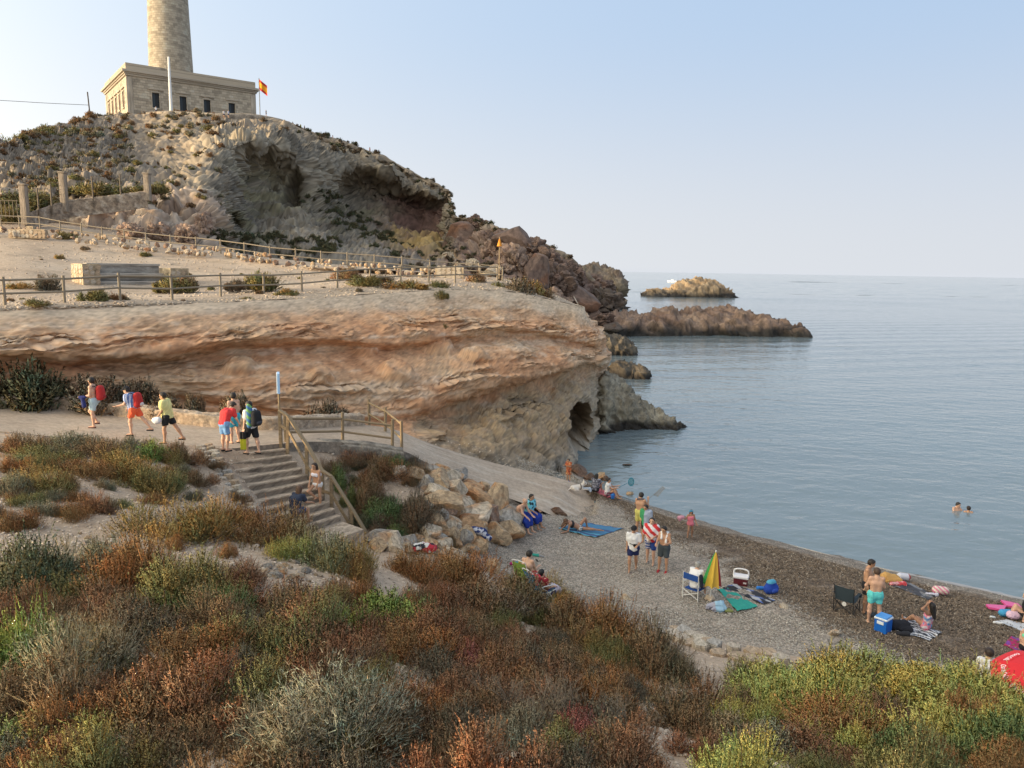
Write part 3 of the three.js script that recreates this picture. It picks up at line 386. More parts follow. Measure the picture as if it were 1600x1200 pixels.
{
  const big = (x, y, z) => blocky(x, y, z, 3.4, 1.3, 0.45) + blocky(x, y, z, 1.3, 0.55, 0.4);
  single('reef_rock', ridgeRock([[938, 510, 138], [955, 499, 140], [985, 495, 142], [1010, 496, 143], [1040, 491, 144], [1075, 489, 145], [1110, 484, 146], [1150, 487, 146], [1185, 493, 146], [1205, 503, 146], [1218, 506, 145], [1236, 509, 144], [1245, 518, 143]], { thick: 8, wet: 1.6, foot: -1, res: 0.42, disp: big, color: rockCol([0.24, 0.155, 0.115], [0.36, 0.26, 0.195], [0.12, 0.085, 0.065], 1, 2.2) }), RM, 'long low brown reef rock lying off the headland', 'rock');
  const bigI = (x, y, z) => blocky(x, y, z, 6, 2.4, 0.5) + blocky(x, y, z, 2.4, 1.0, 0.4);
  single('islet', ridgeRock([[1004, 463, 352], [1022, 458, 354], [1034, 458, 355], [1050, 455, 356], [1060, 446, 357], [1080, 440, 358], [1100, 440, 358], [1118, 445, 357], [1130, 453, 356], [1144, 463, 354]], { thick: 13, foot: -1, res: 0.8, disp: bigI, color: rockCol([0.36, 0.26, 0.165], [0.47, 0.36, 0.235], [0.2, 0.15, 0.1], 0.5, 2.6) }), RM, 'golden rocky islet far out in the sea beside a white boat', 'rock');
  single('headland_tip', ridgeRock([[862, 430, 232], [885, 424, 235], [905, 421, 238], [930, 421, 240], [950, 425, 240], [962, 432, 238], [968, 448, 236]], { thick: 12, foot: -1, res: 0.6, disp: bigI, color: rockCol([0.25, 0.185, 0.14], [0.35, 0.285, 0.20], [0.14, 0.10, 0.08], 0.6) }), RM, 'flat topped brown rock at the tip of the headland', 'rock');
  single('point_rock', ridgeRock([[922, 615, 56], [938, 588, 56], [955, 590, 57], [972, 602, 57], [990, 622, 57], [1008, 632, 57], [1030, 645, 56.5], [1050, 657, 56], [1073, 672, 55]], { thickAt: (i) => [2.2, 3.2, 3.4, 3.2, 2.8, 2.4, 2.1, 1.7, 1.2][i], foot: -0.8, res: 0.1, disp: (x, y, z) => 0.5 * fbm(x * 0.5, y * 1.2, z * 0.5, 4) + 0.7 * (blocky(x, y + 0.5 * x, z, 1.2, 0.6, 0.45) + blocky(x, (y + 0.5 * x) * 1.8, z, 0.45, 0.25, 0.4)), color: rockCol([0.30, 0.265, 0.20], [0.42, 0.38, 0.29], [0.19, 0.165, 0.12]) }), RMn, 'grey layered rock point running into the water beside the cave', 'rock');
  [[[920, 535, 104], [940, 524, 105], [962, 527, 105], [985, 538, 105], [990, 547, 104]], [[950, 577, 83], [965, 567, 83], [985, 570, 83], [1005, 577, 82], [1014, 585, 82]]].forEach((p, i) => single('shore_rock', ridgeRock(p, { thick: 2.2, foot: -0.8, res: 0.16, disp: (x, y, z) => blocky(x, y, z, 1.6, 0.6, 0.4) + blocky(x, y, z, 0.6, 0.22), color: rockCol([0.13, 0.11, 0.085], [0.21, 0.18, 0.135], [0.07, 0.06, 0.05]) }), RMn, ['dark brown rock in the water below the cliff corner', 'low dark rock in the water above the grey point'][i], 'rock'));
}
// loose boulders: spheres cut by planes
function boulderGeo(seed, detail = 9) {
  const r = mulberry(seed), g = new THREE.IcosahedronGeometry(1, detail), p = g.attributes.position, planes = []; for (let i = 0; i < 17; i++) planes.push([V(r() - 0.5, r() - 0.5, r() - 0.5).normalize(), 0.48 + r() * 0.3]);
  const v = V(), c = [], uv = [], b = V(); for (let i = 0; i < p.count; i++) { v.fromBufferAttribute(p, i); for (const [n, d] of planes) { const t = v.dot(n); if (t > d) v.addScaledVector(n, (d - t) * 0.985); } b.copy(v); v.multiplyScalar(1.18 + 0.06 * fbm(b.x * 2 + seed, b.y * 2, b.z * 2, 4)); p.setXYZ(i, v.x, v.y, v.z); const k = 0.85 + 0.55 * fbm(b.x * 1.5, b.y * 1.5 + seed, b.z * 1.5, 4), q = sstep(0.02, 0.3, fbm(b.x * 1.1 + 9, b.y * 1.7, b.z * 1.1 + seed, 3)); c.push(k * mix(1, 1.1, q), k * mix(1, 0.82, q), k * mix(1, 0.62, q)); }
  { const t = g.attributes.uv; for (let i = 0; i < t.count; i++) t.setXY(i, t.getX(i) * 5, t.getY(i) * 2.5); }
  g.setAttribute('color', new THREE.Float32BufferAttribute(c, 3)); const m = toCreasedNormals(g, 0.38); return m;
}
function ruggedGeo(seed) { const g = new THREE.IcosahedronGeometry(1, 16), p = g.attributes.position, c = [], uv = [], v = V(); for (let i = 0; i < p.count; i++) { v.fromBufferAttribute(p, i); const X = v.x + seed * 3.1, Y = v.y, Z = v.z, k = 0.86 + blocky(X, Y, Z, 0.85, 0.3, 0.5) + blocky(X, Y, Z, 0.3, 0.11, 0.5); v.x = Math.sign(v.x) * Math.pow(Math.abs(v.x), 0.8); v.y = Math.sign(v.y) * Math.pow(Math.abs(v.y), 0.8); v.multiplyScalar(k); p.setXYZ(i, v.x, v.y, v.z); const n = fbm(X * 2, Y * 2, Z * 2, 4), q = 0.9 + 0.7 * n; c.push(q, q * (1 - 0.15 * n), q * (1 - 0.2 * n)); } { const t = g.attributes.uv; for (let i = 0; i < t.count; i++) t.setXY(i, t.getX(i) * 6, t.getY(i) * 3); } g.setAttribute('color', new THREE.Float32BufferAttribute(c, 3)); return toCreasedNormals(g, 0.7); }
const BGr = [1, 2, 3, 4, 5].map(ruggedGeo);
const BG = [1, 2, 3, 4, 5, 6, 7].map((s) => boulderGeo(s * 13, 8)), BGs = [1, 2, 3, 4, 5].map((s) => boulderGeo(s * 29, 2));
const bm = (c) => new THREE.MeshStandardMaterial({ color: new THREE.Color().setRGB(...c), vertexColors: true, map: rep(T.rock, 0.7), bumpMap: rep(T.rockB, 0.8), bumpScale: 0.05, roughness: 0.93 });
const BM = { tan: bm([0.74, 0.55, 0.35]), pale: bm([0.8, 0.68, 0.52]), orange: bm([0.7, 0.44, 0.24]), grey: bm([0.52, 0.49, 0.44]), brown: bm([0.265, 0.18, 0.14]), dark: bm([0.16, 0.125, 0.1]), pink: bm([0.44, 0.31, 0.235]) };
let bk = 0;
function boulder(pos, w, h, dep, mat, label, group, name = 'boulder', cat = 'boulder', geos = BG) { const r = mulberry(900 + bk * 7); const m = single(name, geos[bk++ % geos.length], mat, label, cat, group); m.position.copy(pos); m.scale.set(w * 0.6, h * 0.62, dep * 0.6); m.rotation.set((r() - 0.5) * 0.7, r() * 6.3, (r() - 0.5) * 0.7); return m; }
{
  const Z = 440 / 1600, list = [[800, 430, 60, 60, 'pale'], [905, 435, 100, 60, 'tan'], [1015, 485, 130, 90, 'tan'], [965, 500, 80, 60, 'grey'], [1110, 465, 100, 45, 'pale'], [1205, 515, 100, 60, 'orange'], [1125, 540, 90, 110, 'pale'], [1230, 565, 130, 80, 'orange'], [1075, 595, 150, 110, 'tan'], [1200, 610, 90, 40, 'tan'], [1355, 610, 150, 120, 'tan'], [1090, 665, 70, 60, 'pink'], [1235, 675, 160, 90, 'pale'], [1300, 690, 120, 110, 'pink'], [1115, 720, 90, 60, 'pale'], [1200, 715, 130, 80, 'orange'], [1195, 790, 80, 100, 'tan'], [1150, 770, 60, 50, 'grey'], [1040, 740, 70, 80, 'tan'], [975, 765, 90, 90, 'pale'], [1430, 760, 110, 90, 'tan'], [1450, 700, 130, 100, 'grey'], [1570, 690, 70, 50, 'grey'], [1275, 830, 90, 80, 'tan'], [1360, 790, 110, 80, 'tan'], [1180, 820, 60, 80, 'grey'], [1060, 850, 90, 80, 'pale'], [990, 850, 60, 70, 'tan'], [1110, 910, 100, 60, 'pale'], [745, 810, 150, 75, 'grey'], [870, 830, 95, 65, 'grey'], [780, 850, 130, 50, 'pale'], [840, 870, 60, 50, 'tan'], [900, 870, 60, 40, 'grey'], [940, 950, 90, 60, 'pale'], [1000, 420, 80, 50, 'grey'], [1060, 420, 90, 50, 'tan'], [1150, 440, 80, 40, 'grey'], [1280, 545, 90, 60, 'tan'], [700, 850, 70, 45, 'tan'], [1330, 690, 90, 70, 'grey'], [1020, 540, 90, 70, 'pale'], [1160, 600, 100, 70, 'pale'], [1270, 620, 80, 60, 'tan'], [1150, 650, 90, 60, 'tan'], [1050, 690, 80, 60, 'grey'], [1380, 700, 80, 60, 'pale'], [1260, 760, 90, 70, 'pale'], [1100, 790, 80, 70, 'tan'], [1020, 800, 70, 60, 'grey'], [930, 810, 70, 50, 'pale'], [1320, 750, 80, 60, 'orange']];
  { const q = mulberry(606), poly = [[880, 430], [1250, 480], [1400, 600], [1500, 720], [1350, 850], [1150, 900], [980, 880], [1000, 720], [930, 560]].map(([x, z]) => ({ x, z })); for (let n = 0; n < 34;) { const x = 880 + q() * 620, z = 430 + q() * 470; if (!inPoly(poly, x, z)) continue; n++; list.push([x, z, 34 + q() * 36, 28 + q() * 26, ['tan', 'pale', 'orange', 'grey', 'pale'][n % 5]]); } }
  const word = { tan: 'tan', pale: 'cream', orange: 'rust orange', grey: 'grey', pink: 'pinkish brown' };
  for (const [zx, zy, w, h, m] of list) { const px = 400 + zx * Z, py = 620 + (zy + h * 0.42) * Z, q = hit(px, py), d = -q.z, W = w * Z / FPX * d * 1.5, Hh = h * Z / FPX * d * 1.4; boulder(V(q.x, q.y + Hh * 0.36, q.z), W, Math.max(Hh, W * 0.6), W * 0.9, BM[m], word[m] + ' broken boulder in the rock pile between stairs and beach', m + ' boulders of the rock pile'); }
  const s = hit(772, 893); boulder(V(s.x, s.y + 0.2, s.z), 0.5, 0.62, 0.42, BM.tan, 'lone small tan rock standing on the sand beside the rock pile');
  const f = hit(872, 800); boulder(V(f.x, f.y + 0.02, f.z), 0.9, 0.26, 0.34, BM.brown, 'brown flat rock lying at the broken end of the ramp');
  [[905, 741, 26, 16, 'brown'], [922, 748, 22, 14, 'brown'], [938, 748, 20, 12, 'tan'], [893, 746, 16, 9, 'pale'], [980, 726, 18, 3, 'dark'], [985, 772, 14, 6, 'tan'], [946, 750, 14, 9, 'brown']].forEach(([px, py, w, h, m], i) => { const q = G(px, py, 0.02), d = -q.z, W = w / FPX * d, Hh = h / FPX * d; boulder(V(q.x, Hh * 0.25, q.z), W, Hh * 1.1, W * 0.7, BM[m], m === 'dark' ? 'dark rock just breaking the sea surface' : 'wet brown rock at the water edge below the cliff', m === 'dark' ? 'rocks breaking the sea surface' : 'wet rocks at the cliff foot', 'shore_boulder', 'rock'); });
  // small stones lying on the beach and bare patches
  [[1185, 850, 0.9], [1302, 992, 0.5], [980, 935, 0.35], [800, 835, 0.3], [1225, 949, 0.5]].slice(1).forEach(([px, py, w]) => { const q = hit(px, py); boulder(V(q.x, q.y + 0.03, q.z), w, 0.16, w * 0.6, BM.pale, 'small pale flat stone lying on the pebble beach', 'pale stones on the beach', 'beach_stone', 'stone', BGs); });
  // headland blocks (depth from the ridge behind them)
  [[725, 372, 62, 60, 172, 'brown'], [745, 352, 34, 26, 176, 'brown'], [775, 398, 50, 46, 150, 'pink'], [800, 382, 60, 44, 148, 'brown'], [800, 412, 56, 48, 132, 'pink'], [830, 396, 50, 42, 146, 'brown'], [770, 425, 24, 20, 128, 'pale'], [738, 412, 22, 14, 135, 'pale'], [855, 412, 44, 44, 144, 'brown'], [835, 430, 60, 44, 132, 'brown'], [868, 445, 66, 50, 138, 'brown'], [890, 432, 50, 40, 150, 'brown'], [900, 468, 60, 46, 140, 'brown'], [925, 450, 60, 36, 160, 'brown'], [945, 478, 54, 42, 150, 'dark'], [918, 496, 54, 26, 138, 'brown'], [880, 486, 50, 36, 136, 'pink'], [940, 502, 40, 18, 136, 'brown'], [960, 512, 28, 10, 132, 'dark'], [905, 512, 34, 14, 128, 'brown'], [700, 400, 18, 12, 140, 'pale'], [715, 415, 14, 10, 132, 'pale'], [755, 435, 18, 12, 120, 'pale'], [860, 470, 40, 34, 128, 'pink'], [785, 372, 36, 22, 160, 'brown'], [765, 372, 14, 16, 158, 'brown'], [845, 392, 24, 20, 152, 'brown']].forEach(([px, py, w, h, d, m]) => { const q = P(px, py, d), W = w / FPX * d, Hh = h / FPX * d; boulder(q, W, Hh * 1.05, W * 0.9, BM[m], ({ brown: 'reddish brown', pink: 'pinkish', pale: 'pale', dark: 'dark wet' })[m] + ' block of rock piled along the headland below the hill', m + ' headland rocks', 'headland_rock', 'rock', bk % 3 ? BGr : BG); });
  // pale pink outcrop left of the grey cliff
  [[205, 362, 40, 26, 71], [250, 364, 34, 26, 73], [290, 368, 36, 30, 76], [318, 350, 30, 34, 82]].forEach(([px, py, w, h, d]) => { const q = P(px, py, d), W = w / FPX * d, Hh = h / FPX * d; boulder(q, W, Hh, W * 0.8, BM.pink, 'pale pink rock of the outcrop below the grey cliff', 'pink outcrop rocks', 'outcrop_rock', 'rock', BGr); });
}
// ---------------------------------------------------------------- bars, posts, fences
const UP = V(0, 1, 0);
function barGeo(a, b, r, r2 = r, seg = 7) { const d = b.clone().sub(a), L = d.length(), g = new THREE.CylinderGeometry(r2, r, L, seg); g.applyQuaternion(new THREE.Quaternion().setFromUnitVectors(UP, d.normalize())); g.translate((a.x + b.x) / 2, (a.y + b.y) / 2, (a.z + b.z) / 2); return g; }
function boxBar(a, b, w, h) { const d = b.clone().sub(a), L = d.length(), g = new RoundedBoxGeometry(w, h, L, 1, Math.min(w, h) * 0.12), q = new THREE.Quaternion().setFromRotationMatrix(new THREE.Matrix4().lookAt(b, a, UP)); g.applyQuaternion(q); g.translate((a.x + b.x) / 2, (a.y + b.y) / 2, (a.z + b.z) / 2); return g; }
const WOOD = new THREE.MeshStandardMaterial({ color: new THREE.Color().setRGB(0.36, 0.275, 0.18), map: rep(T.wood, 2), bumpMap: rep(T.wood, 2), bumpScale: 0.004, roughness: 0.9 }); WOOD.color.setRGB(0.46, 0.345, 0.215);
const WOODG = new THREE.MeshStandardMaterial({ color: new THREE.Color().setRGB(0.42, 0.36, 0.28), map: rep(T.wood, 2), roughness: 0.92 });
function fence(label, posts, hgt, railF, mat, group) { // posts: base points
  const o = thing('wooden_fence', label, 'fence', posts[0], 0, group), b = posts.map((p) => p.clone().sub(posts[0]));
  b.forEach((p, i) => { const L = V(rr(-0.025, 0.025), 0, rr(-0.02, 0.02)); mesh('post', barGeo(p.clone().add(V(0, -0.3, 0)), p.clone().add(V(L.x, hgt, L.z)), 0.062, 0.06), mat, o); if (i < b.length - 1) for (const f of railF) mesh('rail', barGeo(p.clone().add(V(0, hgt * f + rr(-0.02, 0.02), 0)), b[i + 1].clone().add(V(0, hgt * f + rr(-0.02, 0.02), 0)), 0.045, 0.045, 6), mat, o); });
  return o;
}
const pts = (l) => l.map((a) => P(...a));
fence('weathered two rail wooden fence along the cliff top edge', pts([[-95, 482, 29.6], [8, 477, 31.4], [101, 473, 32.8], [188, 466.5, 34.6], [269, 467, 36], [345, 462, 39.2], [412, 459.5, 42], [472, 456, 43.5], [527, 451, 45.5], [578, 446, 48], [626, 443, 49.5], [670, 443, 50], [711, 441, 51.5], [777, 439, 58]]), 1.15, [0.88, 0.42], WOODG);
fence('long two rail wooden fence climbing the slope behind the stone edging', pts([[-40, 354, 70], [2, 356, 69], [31, 357, 69], [63, 358.5, 68.5], [95, 365, 68], [128, 370, 67.5], [160, 375, 67.2], [194, 379, 66.8], [229, 384, 66.4], [267, 388, 66], [307, 391.5, 65.5], [345, 395.5, 65], [382, 400.5, 64.2], [422, 406.5, 63.4], [462, 410, 63], [502, 414, 63], [543, 416.5, 63], [585, 419.5, 63], [628, 423, 63], [672, 428, 63.5], [715, 431, 64], [748, 433, 64], [777, 436, 64]]), 1.15, [0.9, 0.42], WOODG);
fence('short wooden fence closing the terrace end beside the orange flag', pts([[750, 437, 60], [785, 440, 58]]), 1.1, [0.9, 0.45], WOODG);
fence('wooden fence on the path edge above the green shrub bank', [G(447, 692, 5.1), G(535, 690, 4.82), G(613, 700, 4.5)], 1.12, [0.78, 0.34], WOOD);
fence('wooden fence crossing the top of the concrete ramp', [P(577, 667, 33.5), P(602, 683, 31.2), P(628, 707, 29.2)], 1.25, [0.88, 0.45], WOOD);
{ // stair railing with a flat handrail
  const b = [[439, 691, 26.1], [449, 696, 25.9], [480, 743, 25.3], [505, 790, 24.7], [518, 800, 24.5], [551, 838, 24.2]], t = [[437, 641, 26.1], [450, 650, 25.9], [479, 694, 25.3], [503, 735, 24.7], [518, 745, 24.5], [549, 794, 24.2], [577, 840, 23.9]], o = thing('stair_railing', 'wooden stair railing with flat handrail beside the concrete steps', 'railing', P(...b[0]));
  const L = (a) => P(...a).sub(o.position), m = [[438, 664, 26.1], [450, 672, 25.9], [479, 726, 25.3], [503, 766, 24.7], [518, 772, 24.5], [546, 818, 24.2]];
  b.forEach((q, i) => { const p = L(q); mesh('post', boxBar(p.clone().add(V(0, -0.35, 0)), L(t[i]), 0.11, 0.11), WOOD, o); });
  for (let i = 0; i < t.length - 1; i++) mesh('handrail', boxBar(L(t[i]), L(t[i + 1]), 0.13, 0.06), WOOD, o);
  for (let i = 0; i < m.length - 1; i++) mesh('rail', boxBar(L(m[i]), L(m[i + 1]), 0.05, 0.1), WOOD, o);
}
{ // sign post seen edge-on
  const q = P(438, 692, 27.2), o = thing('sign_post', 'thin post with a narrow blue and white sign beside the stair railing', 'sign', q, 0.3);
  mesh('post', barGeo(V(0, -0.3, 0), V(0, 2.55, 0), 0.04), WOOD, o); const s = mesh('sign_board', new RoundedBoxGeometry(0.09, 0.72, 0.6, 1, 0.01), std(0x9fc3e6), o); s.position.set(0, 2.2, 0); const w = mesh('sign_face', new RoundedBoxGeometry(0.02, 0.68, 0.55, 1, 0.005), std(0xe8ecee), o); w.position.set(-0.06, 2.2, 0);
}
// ---------------------------------------------------------------- stairs
const CONC = new THREE.MeshStandardMaterial({ color: new THREE.Color().setRGB(0.42, 0.34, 0.26), map: rep(T.rock, 1.2), bumpMap: rep(T.rockB, 1.2), bumpScale: 0.02, roughness: 0.95 });
const CONC2 = new THREE.MeshStandardMaterial({ color: new THREE.Color().setRGB(0.60, 0.49, 0.375), map: rep(T.rock, 1.1), bumpMap: rep(T.rockB, 1.1), bumpScale: 0.012, roughness: 0.95 });
function prism(top, depth) { // polygon of points extruded straight down
  const n = top.length, pos = [], uv = [], idx = []; const put = (p, y) => { pos.push(p.x, p.y + y, p.z); uv.push(...wuv(p.x, p.y + y, p.z)); return pos.length / 3 - 1; };
  const t = top.map((p) => put(p, 0)); for (let i = 1; i < n - 1; i++) idx.push(t[0], t[i], t[i + 1]);
  for (let i = 0; i < n; i++) { const a = top[i], b = top[(i + 1) % n], k = [put(a, 0), put(b, 0), put(b, -depth), put(a, -depth)]; idx.push(k[0], k[2], k[1], k[0], k[3], k[2]); }
  const g = new THREE.BufferGeometry(); g.setAttribute('position', new THREE.Float32BufferAttribute(pos, 3)); g.setAttribute('uv', new THREE.Float32BufferAttribute(uv, 2)); g.setIndex(idx); g.computeVertexNormals(); return g;
}
const stepY = (k) => 5.2 - 0.173 * k;
const onStep = (px, py) => { for (let k = 0; k < 11; k++) { const y = stepY(k + 1), p = G(px, py, y), e = (q, s) => (s ? STAIR_R : STAIR_L)[0].clone().lerp((s ? STAIR_R : STAIR_L)[1], q / 11); if (inPoly([e(k, 0), e(k, 1), e(k + 1, 1), e(k + 1, 0)], p.x, p.z)) return p; } return G(px, py, stepY(10)); };
{
  const N = 11, o = thing('stairs', 'wide worn concrete stairs descending from the path to the beach', 'stairs', STAIR_R[0]), c = o.position;
  const edge = (k, s) => { const t = k / N, a = s ? STAIR_R : STAIR_L; return a[0].clone().lerp(a[1], t); };
  for (let k = 0; k < N; k++) { const y = stepY(k + 1), A = edge(k, 0), B = edge(k, 1), C = edge(k + 1, 1), D = edge(k + 1, 0); [A, B, C, D].forEach((p) => { p.y = y; p.sub(c); }); const w = (p, q) => p.clone().lerp(q, 0.5).add(V(rr(-0.02, 0.02), 0, rr(-0.02, 0.02)));
    mesh('step', prism([A, D, w(D, C), C, B], 0.55), CONC, o); const up = V(0, 0.012, 0), out = C.clone().sub(B).setY(0).normalize().multiplyScalar(0.03); mesh('nosing', prism([D, D.clone().lerp(A, 0.62), C.clone().lerp(B, 0.62), C].map((p, i) => p.clone().add(up).add(i === 0 || i === 3 ? out : V(0, 0, 0))).reverse(), 0.05), CONC2, o); }
  const L1 = edge(N, 0), R1 = edge(N, 1); [L1, R1].forEach((p) => { p.y = stepY(N) - 0.17; p.sub(c); }); const fw = V(0.9, 0, 0.75); mesh('landing', prism([L1, L1.clone().add(fw), R1.clone().add(fw), R1], 0.6), CONC2, o);
}
function flagstone(r, w, h) { const n = 6, a = []; for (let i = 0; i < n; i++) { const t = -(i + r() * 0.5) / n * 6.283, k = 0.82 + r() * 0.3; a.push(V(Math.cos(t) * w * 0.5 * k, 0, Math.sin(t) * h * 0.5 * k)); } const top = a.map((p) => p.clone().multiplyScalar(0.9)), g = prism(top, 0.03), g2 = prism(a.map((p) => p.clone().setY(-0.028)), 0.2); return mergeGeometries([g, g2]); }
const FLAG = [['pale', [0.60, 0.52, 0.42]], ['cream', [0.66, 0.58, 0.46]], ['grey', [0.50, 0.47, 0.42]], ['tan', [0.56, 0.43, 0.30]]].map(([, c]) => new THREE.MeshStandardMaterial({ color: new THREE.Color().setRGB(...c), map: rep(T.rock, 1.3), bumpMap: rep(T.rockB, 1.3), bumpScale: 0.015, roughness: 0.92 }));
const FG = [...Array(8).keys()].map((i) => flagstone(mulberry(300 + i), 1, 1));
function stoneStrip(name, label, line, width, size, seed, jitter = 0.02, parent) {
  const r = mulberry(seed), o = parent ?? thing(name, label, 'stone edging', line[0]); let L = 0; const seg = []; for (let i = 0; i < line.length - 1; i++) { seg.push(L); L += line[i].distanceTo(line[i + 1]); }
  const at = (s) => { let i = seg.length - 1; while (i > 0 && seg[i] > s) i--; const d = line[i + 1].clone().sub(line[i]), l = d.length(); return [line[i].clone().addScaledVector(d, (s - seg[i]) / l), d.normalize()]; };
  for (let s = size * 0.4; s < L; s += size * (0.8 + r() * 0.3)) { const across = Math.max(1, Math.round(width / size)); for (let k = 0; k < across; k++) { const [p, d] = at(s + (k % 2 ? size * 0.4 : 0) > L ? s : s + (k % 2 ? size * 0.4 : 0)), side = V(-d.z, 0, d.x), m = mesh('stone', FG[Math.floor(r() * 8)], FLAG[Math.floor(r() * 4)], o); m.position.copy(p).addScaledVector(side, (k - (across - 1) / 2) * size * 0.95).sub(o.position); m.position.y += (r() - 0.5) * jitter * 2; m.scale.set(size * (0.85 + r() * 0.4), 1, size * (0.85 + r() * 0.4)); m.rotation.set((r() - 0.5) * 0.08, r() * 6.28, (r() - 0.5) * 0.08); } }
  return o;
}
stoneStrip('stone_kerb', 'pale flagstone kerb beside the left side of the stairs', [[318, 696], [330, 714], [348, 742], [372, 776], [392, 808]].map(([x, y]) => hit(x, y, 0.1)), 0.62, 0.3, 5);
stoneStrip('stone_edging', 'row of pale flat stones dividing the shrub slope from the beach', [[1040, 993], [1075, 1006], [1110, 1020], [1160, 1032], [1215, 1046]].map(([x, y]) => hit(x, y, 0.24)), 0.9, 0.42, 9, 0.05);
{ // retaining walls
  const wall = (name, label, line, h, th, seed, mat, cellS) => { const rows = []; const n = line.length, off = line.map((p, i) => { const a = line[Math.max(0, i - 1)], b = line[Math.min(n - 1, i + 1)], d = b.clone().sub(a).setY(0).normalize(); return V(-d.z, 0, d.x).multiplyScalar(th); });
    rows.push(line.map((p, i) => p.clone().add(off[i]).add(V(0, -0.4, 0))), line.map((p, i) => p.clone().add(off[i]).add(V(0, h, 0))), line.map((p, i) => p.clone().add(off[i].clone().multiplyScalar(0.5)).add(V(0, h + 0.02, 0))), line.map((p) => p.clone().add(V(0, h, 0))), line.map((p) => p.clone().add(V(0, h * 0.5, 0))), line.map((p) => p.clone().add(V(0, -0.5, 0))));
    return single(name, sheet(rows, 0.09, 0.07, (x, y, z) => { const w = worley(x * cellS, y * cellS * 1.2, z * cellS); return -0.03 * (1 - sstep(0, 0.18, w[1] - w[0])) + 0.02 * w[2]; }, (x, y, z) => { const w = worley(x * cellS, y * cellS * 1.2, z * cellS); return mix3(mix3(mat[0], mat[1], w[2]), mat[2], 1 - sstep(0, 0.15, w[1] - w[0])); }), rockMat(0.8, 0.02), label, 'wall'); };
  const M1 = [[0.50, 0.385, 0.28], [0.62, 0.50, 0.375], [0.5, 0.42, 0.33]];
  wall('low_wall', 'low rubble wall along the far side of the path below the cliff', pathFar.slice(1, 9).map((p) => p.clone()), 0.42, -0.35, 1, M1, 2.2);
  wall('retaining_wall', 'grey concrete retaining wall under the fence above the shrub bank', [G(447, 692, 5.0), G(500, 691, 4.9), G(570, 695, 4.72), G(631, 705, 4.4)].map((p) => p.clone().add(V(0, 0.02, 0.12))), 0.05, -0.3, 2, [[0.34, 0.31, 0.265], [0.37, 0.335, 0.285], [0.35, 0.32, 0.27]], 0.8);
  wall('retaining_wall', 'deep concrete face below the retaining wall of the shrub bank', [G(447, 692, 5.0), G(500, 691, 4.9), G(570, 695, 4.72), G(631, 705, 4.4)].map((p) => p.clone().add(V(0.02, -0.5, 0.16))), 0.46, -0.3, 2, [[0.34, 0.31, 0.265], [0.37, 0.335, 0.285], [0.35, 0.32, 0.27]], 0.8);
}
// ---------------------------------------------------------------- terrace: stone bench, edging stones, gate pillars
const rubble = (c, s = 0.7) => new THREE.MeshStandardMaterial({ color: new THREE.Color().setRGB(...c), map: rep(T.rock, s), bumpMap: rep(T.rockB, s), bumpScale: 0.04, roughness: 0.94 });
const bx = (w, h, d, x, y, z, r = 0.02) => { const g = new RoundedBoxGeometry(w, h, d, 1, r); g.translate(x, y, z); return g; };
function stoneFace(o, mat, w, h, x0, y0, z, seed, turn = 0, size = 0.42) { // irregular stones set proud of a masonry face
  const r = mulberry(seed); for (let y = size * 0.4; y < h; y += size * 0.82) for (let x = size * 0.4; x < w; x += size * 0.95) { const m = mesh('stone', FG[Math.floor(r() * 8)], mat[Math.floor(r() * mat.length)], o); const px = x + (r() - 0.5) * size * 0.3, py = y + (r() - 0.5) * size * 0.2; m.scale.set(size * (0.9 + r() * 0.3), 0.8, size * (0.8 + r() * 0.3)); m.rotation.set(Math.PI / 2, 0, 0); const g = new THREE.Group(); if (turn) { m.rotation.set(Math.PI / 2, 0, 0); m.rotation.order = 'YXZ'; m.rotation.y = turn; m.position.set(x0, y0 + py, z + px); } else m.position.set(x0 + px, y0 + py, z); } }
{
  const a = P(131, 453, 44), o = thing('stone_bench', 'stepped grey concrete bench between two cream stone blocks on the terrace', 'bench', a.clone().setY(a.y - 0.02), 0.9), cm = rubble([0.55, 0.45, 0.31]), gm = rubble([0.40, 0.37, 0.33], 0.9), gt = rubble([0.62, 0.57, 0.5], 0.9), FL = [FLAG[1], FLAG[3], FLAG[0]];  // seat tops paler than risers: shading put into the two concrete greys
  mesh('end_block', bx(0.95, 1.5, 1.5, 0.45, 0.75, -0.7), cm, o); stoneFace(o, FL, 0.85, 1.4, 0.02, 0.05, 0.06, 3, 0, 0.34); stoneFace(o, FL, 1.4, 1.4, -0.04, 0.05, -1.4, 4, -Math.PI / 2, 0.34);
  mesh('end_block', bx(1.2, 1.3, 1.4, 5.7, 0.65, -0.6), cm, o); stoneFace(o, FL, 1.1, 1.2, 5.15, 0.05, 0.11, 6, 0, 0.34);
  mesh('back_wall', bx(4.3, 1.42, 0.4, 3.0, 0.71, -1.6), gm, o); mesh('seat', bx(4.25, 0.2, 0.75, 3.0, 0.86, -1.1), gt, o); mesh('coping', bx(4.4, 0.14, 0.5, 3.0, 1.47, -1.6), gt, o); mesh('tread', bx(4.25, 0.14, 0.62, 3.0, 0.42, -0.55), gt, o); mesh('riser', bx(4.2, 0.8, 0.5, 3.0, 0.4, -1.2), gm, o); mesh('step', bx(4.2, 0.42, 0.6, 3.0, 0.21, -0.55), gm, o); mesh('step', bx(4.2, 0.2, 0.5, 3.0, 0.1, -0.05), gm, o);
}
